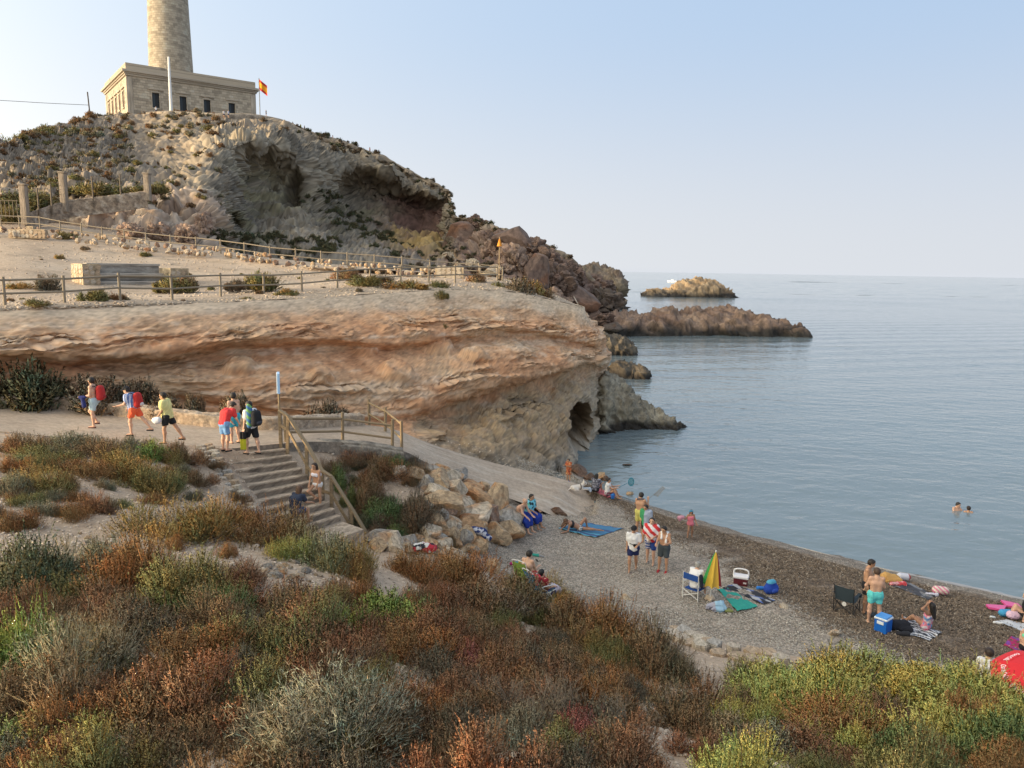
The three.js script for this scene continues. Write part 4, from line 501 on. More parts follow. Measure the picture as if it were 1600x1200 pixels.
{ // stone edging along the terrace footpath
  const o = thing('stone_border', 'double row of loose tan stones bordering the footpath above the terrace', 'stone border', P(0, 366, 66)), line = [[-20, 362, 66], [60, 366, 65], [130, 374, 64.2], [200, 384, 63.2], [270, 392, 62], [330, 396, 61.5], [400, 405, 60.5], [470, 413, 60], [540, 420, 59.5], [600, 424, 59], [680, 432, 58]].map((a) => P(...a)), r = mulberry(77);
  for (let i = 0; i < 290; i++) { const t = r() * (line.length - 1.001), p = crv(line, t), up = i % 3, m = mesh('stone', BGs[i % 5], [BM.tan, BM.pale, BM.pale, BM.pink][i % 4], o); const w = 0.09 + r() * 0.15; m.position.copy(p).sub(o.position).add(V(0, 0.05 + (up ? 0 : 0.3), up ? (up - 1) * 1.2 + (r() - 0.5) * 0.9 : -1.6)); m.position.y += up === 2 ? -0.12 : 0; m.scale.set(w * 1.3, w, w); m.rotation.set(r() * 3, r() * 6, r() * 3); }
  const w = thing('low_stone_wall', 'short cream stone wall beside the upper fence', 'wall', P(16, 372, 64)), cm = rubble([0.56, 0.45, 0.31]); mesh('wall_body', bx(3.0, 0.75, 0.4, 1.5, 0.36, 0), cm, w); stoneFace(w, [FLAG[1], FLAG[3]], 2.9, 0.7, 0.05, 0.04, 0.24, 8, 0, 0.36); mesh('wall_end', bx(0.6, 1.0, 0.5, 1.6, 0.5, -0.3), cm, w);
  const w2 = thing('low_stone_wall', 'small cream stone block at the far end of the terrace path', 'wall', P(682, 437, 58)); mesh('wall_body', bx(2.1, 1.0, 0.7, 1.0, 0.45, 0), cm, w2); stoneFace(w2, [FLAG[1], FLAG[0]], 2.0, 0.85, 0.02, 0.05, 0.39, 18, 0, 0.4);
}
{ // gate pillars with wire fence
  const pm = rubble([0.44, 0.365, 0.285], 0.6), iron = std(0x6d5f4e, { roughness: 0.7 });
  const base = [[40, 341, 70], [101, 321, 74], [231, 304, 78]].map((a) => P(...a)), hs = [2.85, 2.95, 1.95];
  base.forEach((p, i) => { const o = thing('stone_pillar', ['thick stone gate pillar at the low end of the wire fence', 'tall stone pillar at the corner of the wire fence', 'short stone pillar ending the wire fence before the rocks'][i], 'pillar', p); mesh('shaft', bx(0.54, hs[i] + 0.6, 0.54, 0, hs[i] / 2 - 0.3, 0, 0.04), pm, o); mesh('cap', bx(0.68, 0.14, 0.68, 0, hs[i] + 0.07, 0, 0.03), pm, o); });
  const run = (a, b, n, label) => { const o = thing('wire_fence', label, 'fence', a); const d = b.clone().sub(a); for (let i = 1; i <= n; i++) { const p = d.clone().multiplyScalar(i / (n + 1)); mesh('post', barGeo(p.clone().add(V(0, -0.5, 0)), p.clone().add(V(0, 2.3, 0)), 0.07), iron, o); } for (const h of [0.3, 0.8, 1.3, 1.8, 2.2]) mesh('wire', barGeo(V(0, h, 0), d.clone().add(V(0, h * 0.85, 0)), 0.012, 0.012, 4), iron, o); };
  run(base[0], base[1], 2, 'wire fence between the gate pillar and the tall corner pillar'); run(base[1], base[2], 2, 'wire fence in front of the green hedge below the hill slope');
  const g = thing('iron_gate', 'low dark iron gate left of the thick stone pillar', 'gate', base[0]); for (let i = 0; i < 9; i++) mesh('bar', barGeo(V(-0.5 - i * 0.35, 0, 0.3), V(-0.5 - i * 0.35, 1.5, 0.3), 0.03, 0.03, 5), iron, g); mesh('top_rail', barGeo(V(-0.4, 1.5, 0.3), V(-3.6, 1.5, 0.3), 0.03, 0.03, 5), iron, g); mesh('bottom_rail', barGeo(V(-0.4, 0.15, 0.3), V(-3.6, 0.15, 0.3), 0.03, 0.03, 5), iron, g);
  const rows = [[-0.8, 0.0], [0.75, 0.02], [0.72, -0.35]].map(([y, z]) => [base[0], base[1], base[1].clone().lerp(base[2], 0.5), base[2]].map((p) => p.clone().add(V(0, y - 0.45, 0.1 + z))));
  single('rubble_wall', sheet(rows, 0.2, 0.15, (x, y, z) => { const w = worley(x * 1.6, y * 1.8, z * 1.6); return -0.06 * (1 - sstep(0, 0.2, w[1] - w[0])) + 0.05 * w[2]; }, (x, y, z) => { const w = worley(x * 1.6, y * 1.8, z * 1.6); return mix3(mix3([0.42, 0.33, 0.24], [0.66, 0.57, 0.46], w[2] * w[2]), [0.26, 0.2, 0.15], 1 - sstep(0, 0.16, w[1] - w[0])); }), rockMat(0.5, 0.04), 'rubble stone wall carrying the wire fence', 'wall');
}
// ---------------------------------------------------------------- lighthouse
{
  const ash = (W, Hc, n = 512) => { const r = perF(61, 8, 5), rh = 16, cw = 8; return [tileTex(n, (u, v) => { const row = Math.floor(v * rh), off = (row % 2) * 0.5 + hash3(row, 4, 4) * 0.4, x = u * cw + off, c = Math.floor(x), fx = x - c, fy = v * rh - row, jn = (fx < 0.03 || fy < 0.06) ? 0.76 : 1, t = 0.82 + 0.2 * hash3(((c % cw) + cw) % cw, row, 9) + 0.22 * (r(u, v) - 0.5) + 0.14 * (g3(u, v) - 0.5); const k = t * jn; return [k, k * 0.975, k * 0.94]; }), tileTex(n, (u, v) => { const row = Math.floor(v * rh), off = (row % 2) * 0.5 + hash3(row, 4, 4) * 0.4, x = u * cw + off, fx = x - Math.floor(x), fy = v * rh - row; return [(fx < 0.035 || fy < 0.07) ? 0.2 : 0.75 + 0.25 * r(u, v)]; }, false)]; };
  const [am, ab] = ash(), stone = (c, ru, rv) => new THREE.MeshStandardMaterial({ color: new THREE.Color().setRGB(...c), map: rep(am, ru, rv), bumpMap: rep(ab, ru, rv), bumpScale: 0.06, roughness: 0.93 });
  const WS = stone([0.52, 0.46, 0.375], 0.1, 0.1), TS = stone([0.47, 0.415, 0.335], 4, 4.4), trim = rubble([0.56, 0.49, 0.395], 0.25), dark = std(0x0c0e10, { roughness: 0.5 }), blind = std(0x3c444a), wood = std(0x7a4a2c);
  const C = P(201, 184, 200); C.y -= 0.5; const o = thing('lighthouse', 'tall stone lighthouse tower rising from a square building on the hilltop', 'lighthouse', C, 0.64);
  const Wd = 32, Dp = 29, Hh = 11.9; // front wall with window openings: pieces round the holes
  const wallFace = (len, wins, w, y0, y1, place, name) => { const g = []; const q = (x0, x1, a, b) => { const t = new RoundedBoxGeometry(x1 - x0, b - a, 0.8, 1, 0.01); t.translate((x0 + x1) / 2, (a + b) / 2, -0.4); const p = t.attributes.position, uv = t.attributes.uv; for (let i = 0; i < p.count; i++) uv.setXY(i, p.getX(i), p.getY(i)); g.push(t); }; q(0, len, -2, y0); q(0, len, y1, Hh); let x = 0; for (const c of wins) { q(x, c - w / 2, y0, y1); x = c + w / 2; } q(x, len, y0, y1); const m = mergeGeometries(g); m.applyMatrix4(place); return mesh(name, m, WS, o); };
  const I = new THREE.Matrix4(), Lm = new THREE.Matrix4().makeRotationY(-Math.PI / 2).setPosition(0, 0, -Dp), Rm = new THREE.Matrix4().makeRotationY(Math.PI / 2).setPosition(Wd, 0, 0), Bm = new THREE.Matrix4().makeRotationY(Math.PI).setPosition(Wd, 0, -Dp);
  const fw = [6.6, 13.2, 19.2, 25.6], lw = [4.5, 9.4, 14.3, 19.2, 24.1];
  wallFace(Wd, fw, 1.75, 3.7, 7.4, I, 'wall'); wallFace(Dp, lw, 1.6, 3.7, 7.6, Lm, 'wall'); wallFace(Wd, [], 1, 3, 4, Bm, 'wall'); wallFace(Dp, [], 1, 3, 4, Rm, 'wall');
  const win = (place, x, w, y0, y1, lined) => { const P4 = (g) => { g.applyMatrix4(place); return g; }; const f = mesh('window', P4(bx(w + 0.5, 0.3, 0.5, x, y0 - 0.15, 0.05)), trim, o); mesh('window_frame', P4(mergeGeometries([bx(0.25, y1 - y0 + 0.3, 0.16, x - w / 2 - 0.12, (y0 + y1) / 2, 0.05), bx(0.25, y1 - y0 + 0.3, 0.16, x + w / 2 + 0.12, (y0 + y1) / 2, 0.05), bx(w + 0.5, 0.28, 0.2, x, y1 + 0.14, 0.06)])), trim, f); mesh('hood', P4(bx(w + 1.7, 0.22, 0.4, x, y1 + 0.75, 0.15)), trim, f); mesh('pane', P4(bx(w, y1 - y0, 0.06, x, (y0 + y1) / 2, -0.45)), lined ? wood : dark, f); if (!lined) mesh('shutter', P4(bx(w * 0.42, y1 - y0 - 0.1, 0.05, x - w * 0.28, (y0 + y1) / 2, -0.38)), blind, f); };
  fw.forEach((x) => win(I, x, 1.75, 3.7, 7.4)); lw.forEach((x) => win(Lm, x, 1.6, 3.7, 7.6, true));
  const ring = (e, h, y) => bx(Wd + 2 * e, h, Dp + 2 * e, Wd / 2, y, -Dp / 2, 0.05);
  mesh('cornice', mergeGeometries([ring(0.35, 0.4, 10.9), ring(0.6, 0.35, 11.3), ring(1.05, 0.55, 11.75)]), trim, o); mesh('parapet', ring(0.1, 1.7, 12.87), stone([0.45, 0.395, 0.32], 0.1, 0.1), o); mesh('plinth', ring(0.3, 3.2, 0.0), trim, o);
  for (const [x, z] of [[0, 0], [Wd, 0], [0, -Dp]]) mesh('quoin', bx(1.4, Hh - 1.4, 1.4, x + (x ? -0.6 : 0.6), 5.2, z + (z ? 0.6 : -0.6), 0.04), trim, o);
  const tw = new THREE.CylinderGeometry(4.55, 5.65, 40, 48, 20, true); tw.translate(13, 30, -10); mesh('tower_shaft', tw, TS, o);
  const gal = new THREE.CylinderGeometry(5.9, 4.7, 2, 40); gal.translate(13, 51, -10); mesh('gallery', gal, trim, o); const lan = new THREE.CylinderGeometry(2, 2, 4, 24); lan.translate(13, 54, -10); mesh('lantern', lan, std(0x9aa7ad, { roughness: 0.2 }), o); const cap = new THREE.SphereGeometry(2.2, 24, 8, 0, 6.3, 0, 1.57); cap.translate(13, 56, -10); mesh('cap', cap, std(0x8c8f90), o);
  const slit = bx(0.6, 3.2, 1.2, 0, 0, 0); { const th = Math.PI + 0.42; slit.rotateY(-0.42 + 0.0); slit.translate(13 + Math.cos(th) * 4.95, 36.6, -10 + -Math.sin(th) * 4.95); } mesh('tower_window', slit, std(0x6b4a35), o);
  // poles, flag, terrace wall
  const wp = P(268, 184, 196), pole = single('white_pole', barGeo(V(0, -1.5, 0), V(0, 14.2, 0), 0.42, 0.24, 10), std(0xe9e7e2), 'tall white pole in front of the lighthouse building', 'pole'); pole.position.copy(wp);
  const fl = P(406.5, 186, 200), fp = thing('flagpole', 'slim metal flagpole on the hilltop right of the lighthouse building', 'flagpole', fl); mesh('pole', barGeo(V(0, -1.5, 0), V(0, 9.8, 0), 0.13, 0.1, 8), std(0x8f9295), fp);
  const flag = thing('flag', 'red and yellow striped flag flying from the hilltop flagpole', 'flag', fl); [[0, 0.25, 0xb8322a], [0.25, 0.75, 0xe9a11e], [0.75, 1, 0xc0332a]].forEach(([a, b, c]) => { const rows = [a, b].map((t) => [0, 1, 2, 3].map((k) => V(0.1 + k * 0.62, 9.5 - t * 2.5 - k * 0.5, 0.3 * Math.sin(k * 2)))); mesh('stripe', sheet(rows, 0.2, 0.4, () => 0, () => [1, 1, 1]), std(c, { side: THREE.DoubleSide }), flag); });
  const line = [[228, 182, 193], [262, 180, 190], [300, 182, 190], [345, 184, 190], [395, 185, 195], [440, 193, 201], [470, 205, 203], [500, 217, 203], [530, 227, 203]].map((a) => P(...a)); const wr = [[-2.5, 0.0], [0.7, 0], [0.7, -0.6], [-2.5, -0.6]].map(([y, z]) => line.map((p) => p.clone().add(V(0, y, z)))); single('parapet_wall', sheet(wr, 1, 0.5, () => 0, (x, y, z) => mix3([0.46, 0.385, 0.30], [0.40, 0.33, 0.25], clamp(0.5 + fbm(x * 0.3, y, z * 0.3, 3) * 2))), rockMat(0.2, 0.05), 'low parapet wall along the hilltop walk beside the lighthouse', 'wall');
  const ep = P(142, 186, 185), e = thing('utility_pole', 'thin dark utility pole on the hill left of the lighthouse', 'utility pole', ep); mesh('pole', barGeo(V(0, -2, 0), V(-0.4, 6, 0), 0.14), std(0x4a4038), e); const cv = new THREE.CatmullRomCurve3([V(-0.4, 3.1, 0), V(-8, 1.6, 10), V(-24, 0, 26), V(-46, 1, 50)]); single('power_line', new THREE.TubeGeometry(cv, 30, 0.05, 4), std(0x3a3632), 'thin power line sagging from the utility pole over the slope', 'cable').position.copy(ep);
  const op = P(780, 436, 62), of = thing('flag_mast', 'wooden mast with a furled orange flag at the terrace end', 'flagpole', op); mesh('mast', barGeo(V(0, -0.4, 0), V(0, 3.3, 0), 0.05), WOOD, of); const fg = new THREE.ConeGeometry(0.22, 0.75, 7); fg.translate(0, 2.95, 0); mesh('flag', fg, std(0xd78a2e), of);
}
{ // motor boat beside the islet
  const q = G(1050, 440.5, 0), o = thing('motor_boat', 'small white motor boat passing the far islet', 'boat', V(q.x, 0, q.z), Math.PI * 0.95), s = -q.z * 13 / FPX / 8, wh = std(0xf3f2ee, { roughness: 0.4 });
  const sh = [[4.2, 0, 0.5], [2.4, 1.1, 0.4], [-1, 1.35, 0.3], [-4, 1.25, 0.3]], rows = [-1, -0.8, 0.8, 1].map((k) => sh.map(([x, w, y]) => V(x * s, ((Math.abs(k) < 0.9 ? -0.4 : 1.0 + y * 0.5)) * s, w * k * s))); mesh('hull', sheet(rows, 0.6, 0.4, () => 0, () => [1, 1, 1]), wh, o); mesh('deck', bx(6.8 * s, 0.15 * s, 2 * s, -0.8 * s, 0.9 * s, 0), wh, o); mesh('cabin', bx(2.6 * s, 1.3 * s, 1.7 * s, -0.2 * s, 1.6 * s, 0, 0.3), wh, o); mesh('windscreen', bx(0.2 * s, 0.7 * s, 1.5 * s, 1.15 * s, 1.8 * s, 0, 0.05), std(0x38464e, { roughness: 0.2 }), o);
}
// ---------------------------------------------------------------- shrubs
// one unit: radius 1, height 1; sprigs with small leaves over a dome, woody stems below
function shrubGeo(seed, o) {
  const r = mulberry(seed), pos = [], nor = [], col = [], sp = [], sc = [], V3 = (a, b) => V((r() - 0.5) * a, (r() - 0.5) * (b ?? a), (r() - 0.5) * a);
  const lobes = []; for (let i = 0; i < o.lobes; i++) { const a = r() * 6.283, q = Math.sqrt(r()) * 0.62; lobes.push([Math.cos(a) * q * 1.15, Math.sin(a) * q * 1.15, 0.26 + r() * 0.36, 0.35 + r() * 0.65 * (1 - q * 0.4), 0.8 + r() * 0.42, (r() - 0.5) * 0.5]); } lobes.push([0, 0, 0.5, 0.8, 1, 0]);
  const tri = (a, b, c, k, n) => { for (const p of [a, b, c]) { pos.push(p.x, p.y, p.z); nor.push(n.x, n.y, n.z); col.push(k[0], k[1], k[2]); } };
  const A = V(), B = V(), C = V();
  for (let s = 0; s < o.n; s++) {
    const L = lobes[Math.floor(r() * lobes.length)], th = r() * 6.283, ph = Math.acos(1 - r() * 1.02), out = V(Math.sin(ph) * Math.cos(th), Math.cos(ph), Math.sin(ph) * Math.sin(th)), deep = 1 - 0.55 * Math.pow(r(), 1.8);
    const tip = V(L[0] + out.x * L[2] * deep, Math.max(0.03, out.y * L[3] * deep + 0.04), L[1] + out.z * L[2] * deep), dir = V(out.x * o.spread, 0.35 + o.up + Math.max(0, out.y), out.z * o.spread).add(V3(0.7, 0.5)).normalize(), len = o.len * (0.6 + r() * 0.7), far_ = r() < 0.06 ? 0.12 + r() * 0.1 : 0; tip.addScaledVector(dir, far_);
    const base = tip.clone().addScaledVector(dir, -len); const tone = (0.86 + r() * 0.36) * L[4], hue = (r() - 0.5) * 0.4 + L[5], k = [tone * (1 + hue), tone, tone * (1 - hue * 0.4)];
    const side = V3(1).cross(dir).normalize(), curl = V3(o.curl), N = out.clone().addScaledVector(UP, 0.6).normalize();
    A.copy(base).addScaledVector(side, o.tw); B.copy(base).addScaledVector(side, -o.tw); tri(A, B, tip, k, N);
    for (let i = 0; i < o.leaves; i++) { const t = 0.15 + 0.85 * (i + r()) / o.leaves, c = base.clone().lerp(tip, t).addScaledVector(curl, Math.sin(t * 3)), d = dir.clone().multiplyScalar(0.75).add(V3(1.5)).normalize(), w = V3(1).cross(d).normalize().multiplyScalar(o.lw * (0.6 + r() * 0.6)), q0 = 0.93 + r() * 0.14, kk = [k[0] * q0, k[1] * q0, k[2] * q0], n2 = N.clone().add(V3(0.55)).normalize(); A.copy(c).add(w); B.copy(c).sub(w); C.copy(c).addScaledVector(d, o.ll * (0.6 + r() * 0.8)); tri(A, B, C, kk, n2); }
    if (s % o.stemEvery === 0) sp.push([V(L[0] * 0.35, -0.15, L[1] * 0.35), base.clone()]);
  }
  const g = new THREE.BufferGeometry(); g.setAttribute('position', new THREE.Float32BufferAttribute(pos, 3)); g.setAttribute('normal', new THREE.Float32BufferAttribute(nor, 3)); g.setAttribute('color', new THREE.Float32BufferAttribute(col, 3));
  const st = sp.map(([a, b]) => { const m = a.clone().lerp(b, 0.5).add(V3(0.12)); return mergeGeometries([barGeo(a, m, o.sr * 1.5, o.sr, 3), barGeo(m, b, o.sr, o.sr * 0.5, 3)]); });
  return [g, st.length ? mergeGeometries(st) : null];
}
const SH = { heath: { n: 3000, lobes: 9, spread: 0.8, up: 0.25, len: 0.24, curl: 0.04, tw: 0.004, leaves: 13, lw: 0.0062, ll: 0.03, stemEvery: 26, sr: 0.008 }, wire: { n: 4200, lobes: 5, spread: 1, up: 0.1, len: 0.18, curl: 0.12, tw: 0.003, leaves: 6, lw: 0.0028, ll: 0.055, stemEvery: 22, sr: 0.008 }, spike: { n: 3300, lobes: 8, spread: 0.6, up: 0.8, len: 0.24, curl: 0.03, tw: 0.005, leaves: 11, lw: 0.0055, ll: 0.034, stemEvery: 30, sr: 0.008 }, leafy: { n: 2200, lobes: 8, spread: 0.9, up: 0.2, len: 0.2, curl: 0.04, tw: 0.005, leaves: 10, lw: 0.012, ll: 0.034, stemEvery: 24, sr: 0.009 }, mid: { n: 900, lobes: 6, spread: 0.9, up: 0.2, len: 0.28, curl: 0.04, tw: 0.01, leaves: 9, lw: 0.018, ll: 0.065, stemEvery: 30, sr: 0.012 }, far: { n: 260, lobes: 6, spread: 0.9, up: 0.1, len: 0.25, curl: 0.05, tw: 0.03, leaves: 5, lw: 0.05, ll: 0.12, stemEvery: 1000, sr: 0.02 } };
const SG = {}; for (const k in SH) SG[k] = [...Array(k === 'far' ? 5 : k === 'heath' ? 4 : 3).keys()].map((i) => shrubGeo(1000 + i * 37 + k.length * 101, SH[k]));
const LEAF = (c) => new THREE.MeshStandardMaterial({ color: new THREE.Color().setRGB(...c), vertexColors: true, roughness: 1, side: THREE.DoubleSide });
const PAL = { rust: [0.49, 0.255, 0.1], brown: [0.36, 0.225, 0.115], redbrown: [0.41, 0.21, 0.11], olive: [0.33, 0.29, 0.11], greyolive: [0.4, 0.345, 0.21], grey: [0.4, 0.345, 0.225], lime: [0.68, 0.6, 0.17], green: [0.25, 0.31, 0.11], gold: [0.54, 0.355, 0.12], dark: [0.27, 0.205, 0.13], darkgreen: [0.2, 0.195, 0.1], red: [0.55, 0.19, 0.15], bright: [0.4, 0.46, 0.11], hay: [0.47, 0.39, 0.2] };
const LM = {}; for (const k in PAL) LM[k] = LEAF(PAL[k]); const STEM = std(0x5a4636, { roughness: 1 }), STEMG = std(0x8a7d6a, { roughness: 1 });
const WORD = { rust: 'rust coloured', brown: 'brown', redbrown: 'reddish brown', olive: 'olive green', greyolive: 'grey olive', grey: 'pale grey wiry', lime: 'yellow green', green: 'green', gold: 'golden brown', dark: 'dark brown', darkgreen: 'dark green', red: 'crimson tipped', bright: 'bright green', hay: 'straw coloured' };
let sk = 0;
function shrub(pos, w, h, pal, kind, where, depthScale = 1) {
  const [g, st] = SG[kind][sk % SG[kind].length], o = thing(kind === 'far' ? 'hill_bush' : 'shrub', `${WORD[pal]} low shrub ${where}`, 'shrub', pos, (sk * 2.4) % 6.28, `${WORD[pal]} shrubs ${where}`); sk++;
  mesh('foliage', g, LM[pal], o); if (st) mesh('stems', st, kind === 'wire' ? STEMG : STEM, o); o.scale.set(w / 2, h, w / 2 * depthScale); return o;
}
// shrub from its foot pixel, width and height in photo pixels
const land = (px, py, w, h, pal, kind, where) => { const q = hit(px, py), d = Math.hypot(q.z, q.x * 0.3); const k = where.includes('bank') ? 0.95 : where.includes('stairs') || where.includes('flat') ? 1.18   : where.includes('beach edge') ? 1.2 : py < 965 && px < 700 ? 1.22 : 1.5; return shrub(V(q.x, groundAt(q.x, q.z) - 0.06, q.z), w / FPX * d * k, h / FPX * d * (where.includes('thicket') ? 0.95 : k >= 1.5 ? 1.12 : k > 1 ? 1.05 : 0.85), pal, kind, where); };
{
  const F = 'on the foreground slope', M = 'on the bare ground beside the stairs', L = 'on the flat below the cliff path', B = 'on the bank between stairs and boulders', R = 'at the beach edge';
  // single shrubs that the photograph shows apart
  [[540, 1190, 330, 170, 'grey', 'wire', F], [400, 1160, 160, 110, 'grey', 'wire', F], [110, 1085, 210, 170, 'greyolive', 'wire', F], [15, 1050, 120, 130, 'bright', 'spike', F], [60, 1170, 180, 60, 'lime', 'heath', F], [20, 1190, 140, 60, 'greyolive', 'heath', F],
    [30, 920, 150, 110, 'darkgreen', 'leafy', F], [100, 935, 120, 70, 'olive', 'heath', F], [150, 890, 130, 70, 'greyolive', 'heath', F], [210, 915, 170, 110, 'rust', 'heath', F], [260, 950, 200, 110, 'olive', 'heath', F], [320, 960, 120, 70, 'green', 'heath', F], [350, 915, 110, 55, 'redbrown', 'heath', F], [275, 858, 34, 34, 'rust', 'heath', F], [358, 868, 40, 34, 'rust', 'heath', F],
    [280, 835, 160, 80, 'gold', 'heath', M], [415, 845, 150, 80, 'rust', 'heath', M], [380, 815, 70, 40, 'redbrown', 'heath', M], [500, 876, 140, 70, 'hay', 'spike', M], [450, 870, 70, 50, 'lime', 'heath', M], [540, 895, 110, 70, 'gold', 'heath', M], [560, 905, 70, 60, 'rust', 'heath', M],
    [590, 980, 140, 80, 'bright', 'leafy', F], [540, 1000, 90, 70, 'bright', 'leafy', F], [650, 975, 80, 60, 'olive', 'heath', F], [640, 900, 110, 60, 'rust', 'heath', F], [715, 920, 120, 70, 'rust', 'heath', F], [770, 960, 140, 80, 'brown', 'heath', F], [855, 938, 90, 50, 'gold', 'heath', R], [820, 925, 70, 36, 'olive', 'heath', R], [890, 960, 70, 50, 'gold', 'heath', R], [940, 1010, 150, 100, 'rust', 'heath', R], [1010, 1050, 150, 110, 'brown', 'heath', R], [1045, 1060, 80, 70, 'greyolive', 'heath', R], [880, 990, 110, 70, 'brown', 'heath', F],
    [760, 1080, 130, 80, 'redbrown', 'heath', F], [730, 1060, 90, 60, 'red', 'heath', F], [860, 1090, 120, 90, 'redbrown', 'heath', F], [930, 1110, 100, 80, 'rust', 'heath', F], [910, 1175, 110, 70, 'red', 'heath', F], [1060, 1140, 130, 90, 'brown', 'heath', F], [640, 1130, 120, 90, 'rust', 'heath', F], [300, 1130, 190, 130, 'redbrown', 'heath', F], [220, 1110, 120, 90, 'rust', 'heath', F], [480, 1020, 150, 90, 'redbrown', 'heath', F], [450, 960, 170, 80, 'redbrown', 'heath', F], [370, 1020, 140, 80, 'olive', 'heath', F], [200, 1010, 150, 80, 'dark', 'heath', F], [150, 960, 140, 70, 'redbrown', 'heath', F], [530, 950, 90, 70, 'rust', 'heath', F], [820, 1160, 150, 90, 'grey', 'wire', F], [690, 1180, 130, 80, 'brown', 'heath', F], [990, 1190, 130, 70, 'greyolive', 'wire', F],
    // left flat
    [100, 700, 130, 34, 'greyolive', 'heath', L], [30, 706, 90, 40, 'brown', 'heath', L], [60, 720, 110, 34, 'olive', 'heath', L], [150, 715, 100, 40, 'brown', 'heath', L], [240, 716, 64, 34, 'bright', 'leafy', L], [275, 722, 90, 40, 'brown', 'heath', L], [190, 740, 120, 50, 'gold', 'heath', L], [70, 765, 110, 54, 'gold', 'heath', L], [20, 770, 80, 46, 'greyolive', 'heath', L], [230, 765, 110, 50, 'olive', 'heath', L], [110, 806, 60, 40, 'rust', 'heath', L], [145, 800, 60, 46, 'redbrown', 'heath', L], [20, 825, 70, 44, 'rust', 'heath', L], [305, 757, 70, 30, 'brown', 'heath', L], [370, 783, 40, 24, 'brown', 'heath', L], [185, 790, 50, 24, 'olive', 'heath', L], [240, 783, 60, 26, 'rust', 'heath', L], [15, 735, 70, 34, 'rust', 'heath', L], [120, 742, 90, 36, 'rust', 'heath', L], [60, 800, 50, 30, 'greyolive', 'heath', L], [300, 780, 40, 22, 'greyolive', 'heath', L], [205, 700, 70, 26, 'greyolive', 'heath', L], [330, 728, 40, 18, 'brown', 'heath', L],
    // bank
    [520, 735, 60, 34, 'brown', 'heath', B], [530, 760, 60, 50, 'green', 'leafy', B], [590, 745, 110, 56, 'brown', 'heath', B], [620, 735, 60, 40, 'green', 'leafy', B], [650, 750, 60, 46, 'brown', 'heath', B], [645, 730, 50, 30, 'dark', 'heath', B], [580, 785, 90, 70, 'brown', 'heath', B], [550, 790, 50, 50, 'green', 'leafy', B], [600, 806, 80, 54, 'green', 'leafy', B], [650, 815, 110, 80, 'dark', 'heath', B], [590, 828, 70, 44, 'dark', 'heath', B], [615, 832, 60, 30, 'green', 'leafy', B], [655, 860, 26, 24, 'green', 'leafy', B], [705, 858, 40, 44, 'brown', 'heath', B], [560, 820, 50, 30, 'darkgreen', 'leafy', B], [625, 705, 40, 22, 'brown', 'heath', B], [560, 715, 90, 30, 'redbrown', 'heath', B]].forEach((a) => land(...a));
  // right foreground mass
  const Rr = 'in the dense thicket above the beach'; [[1240, 1130, 200, 110, 'lime', 'spike'], [1340, 1110, 220, 90, 'lime', 'spike'], [1450, 1120, 220, 90, 'lime', 'spike'], [1560, 1120, 200, 80, 'lime', 'spike'], [1150, 1130, 130, 100, 'brown', 'heath'], [1200, 1180, 170, 90, 'greyolive', 'spike'], [1310, 1170, 180, 100, 'rust', 'heath'], [1380, 1150, 150, 90, 'redbrown', 'heath'], [1420, 1185, 170, 90, 'green', 'spike'], [1500, 1170, 190, 100, 'lime', 'spike'], [1580, 1190, 200, 110, 'green', 'spike'], [1280, 1195, 150, 80, 'redbrown', 'heath'], [1600, 1150, 160, 90, 'lime', 'spike'], [1110, 1190, 120, 80, 'redbrown', 'heath'], [1180, 1090, 120, 70, 'olive', 'spike'], [1400, 1090, 200, 70, 'lime', 'spike'], [1520, 1095, 160, 60, 'lime', 'spike'], [1280, 1080, 160, 60, 'lime', 'spike']].forEach((a) => land(...a, Rr));
  // filling shrubs between them
  rnd = mulberry(4242); const zone = (poly, n, pals, sz, where, kinds = ['heath']) => { const pp = poly.map(([x, y]) => ({ x, z: y })); let k = 0, guard = 0; const placed = []; while (k < n && guard++ < 4000) { const x = rr(Math.min(...poly.map((p) => p[0])), Math.max(...poly.map((p) => p[0]))), y = rr(Math.min(...poly.map((p) => p[1])), Math.max(...poly.map((p) => p[1]))); if (!inPoly(pp, x, y)) continue; const q = hit(x, y), w = rr(...sz); if (placed.some((p) => Math.hypot(p[0] - q.x, p[1] - q.z) < (p[2] + w) * 0.28)) continue; placed.push([q.x, q.z, w]); shrub(V(q.x, groundAt(q.x, q.z) - 0.05, q.z), w, w * rr(0.4, 0.62), pick(pals), pick(kinds), where); k++; } };
  zone([[-150, 950], [250, 975], [400, 990], [560, 940], [700, 935], [880, 985], [985, 1050], [990, 1250], [-150, 1250]], 105, ['brown', 'redbrown', 'rust', 'brown', 'redbrown', 'olive', 'dark', 'rust'], [0.9, 1.6], F);
  zone([[1120, 1110], [1230, 1085], [1600, 1100], [1750, 1110], [1750, 1250], [1060, 1250]], 24, ['lime', 'lime', 'lime', 'olive', 'rust'], [0.8, 1.3], Rr, ['spike', 'heath']);
  zone([[-150, 690], [200, 702], [320, 730], [300, 760], [160, 775], [-150, 830]], 34, ['olive', 'brown', 'greyolive', 'rust', 'gold'], [0.5, 1.1], L);
  zone([[510, 725], [630, 722], [690, 790], [690, 830], [600, 845], [545, 800]], 12, ['brown', 'dark', 'brown', 'darkgreen'], [0.6, 0.95], B);
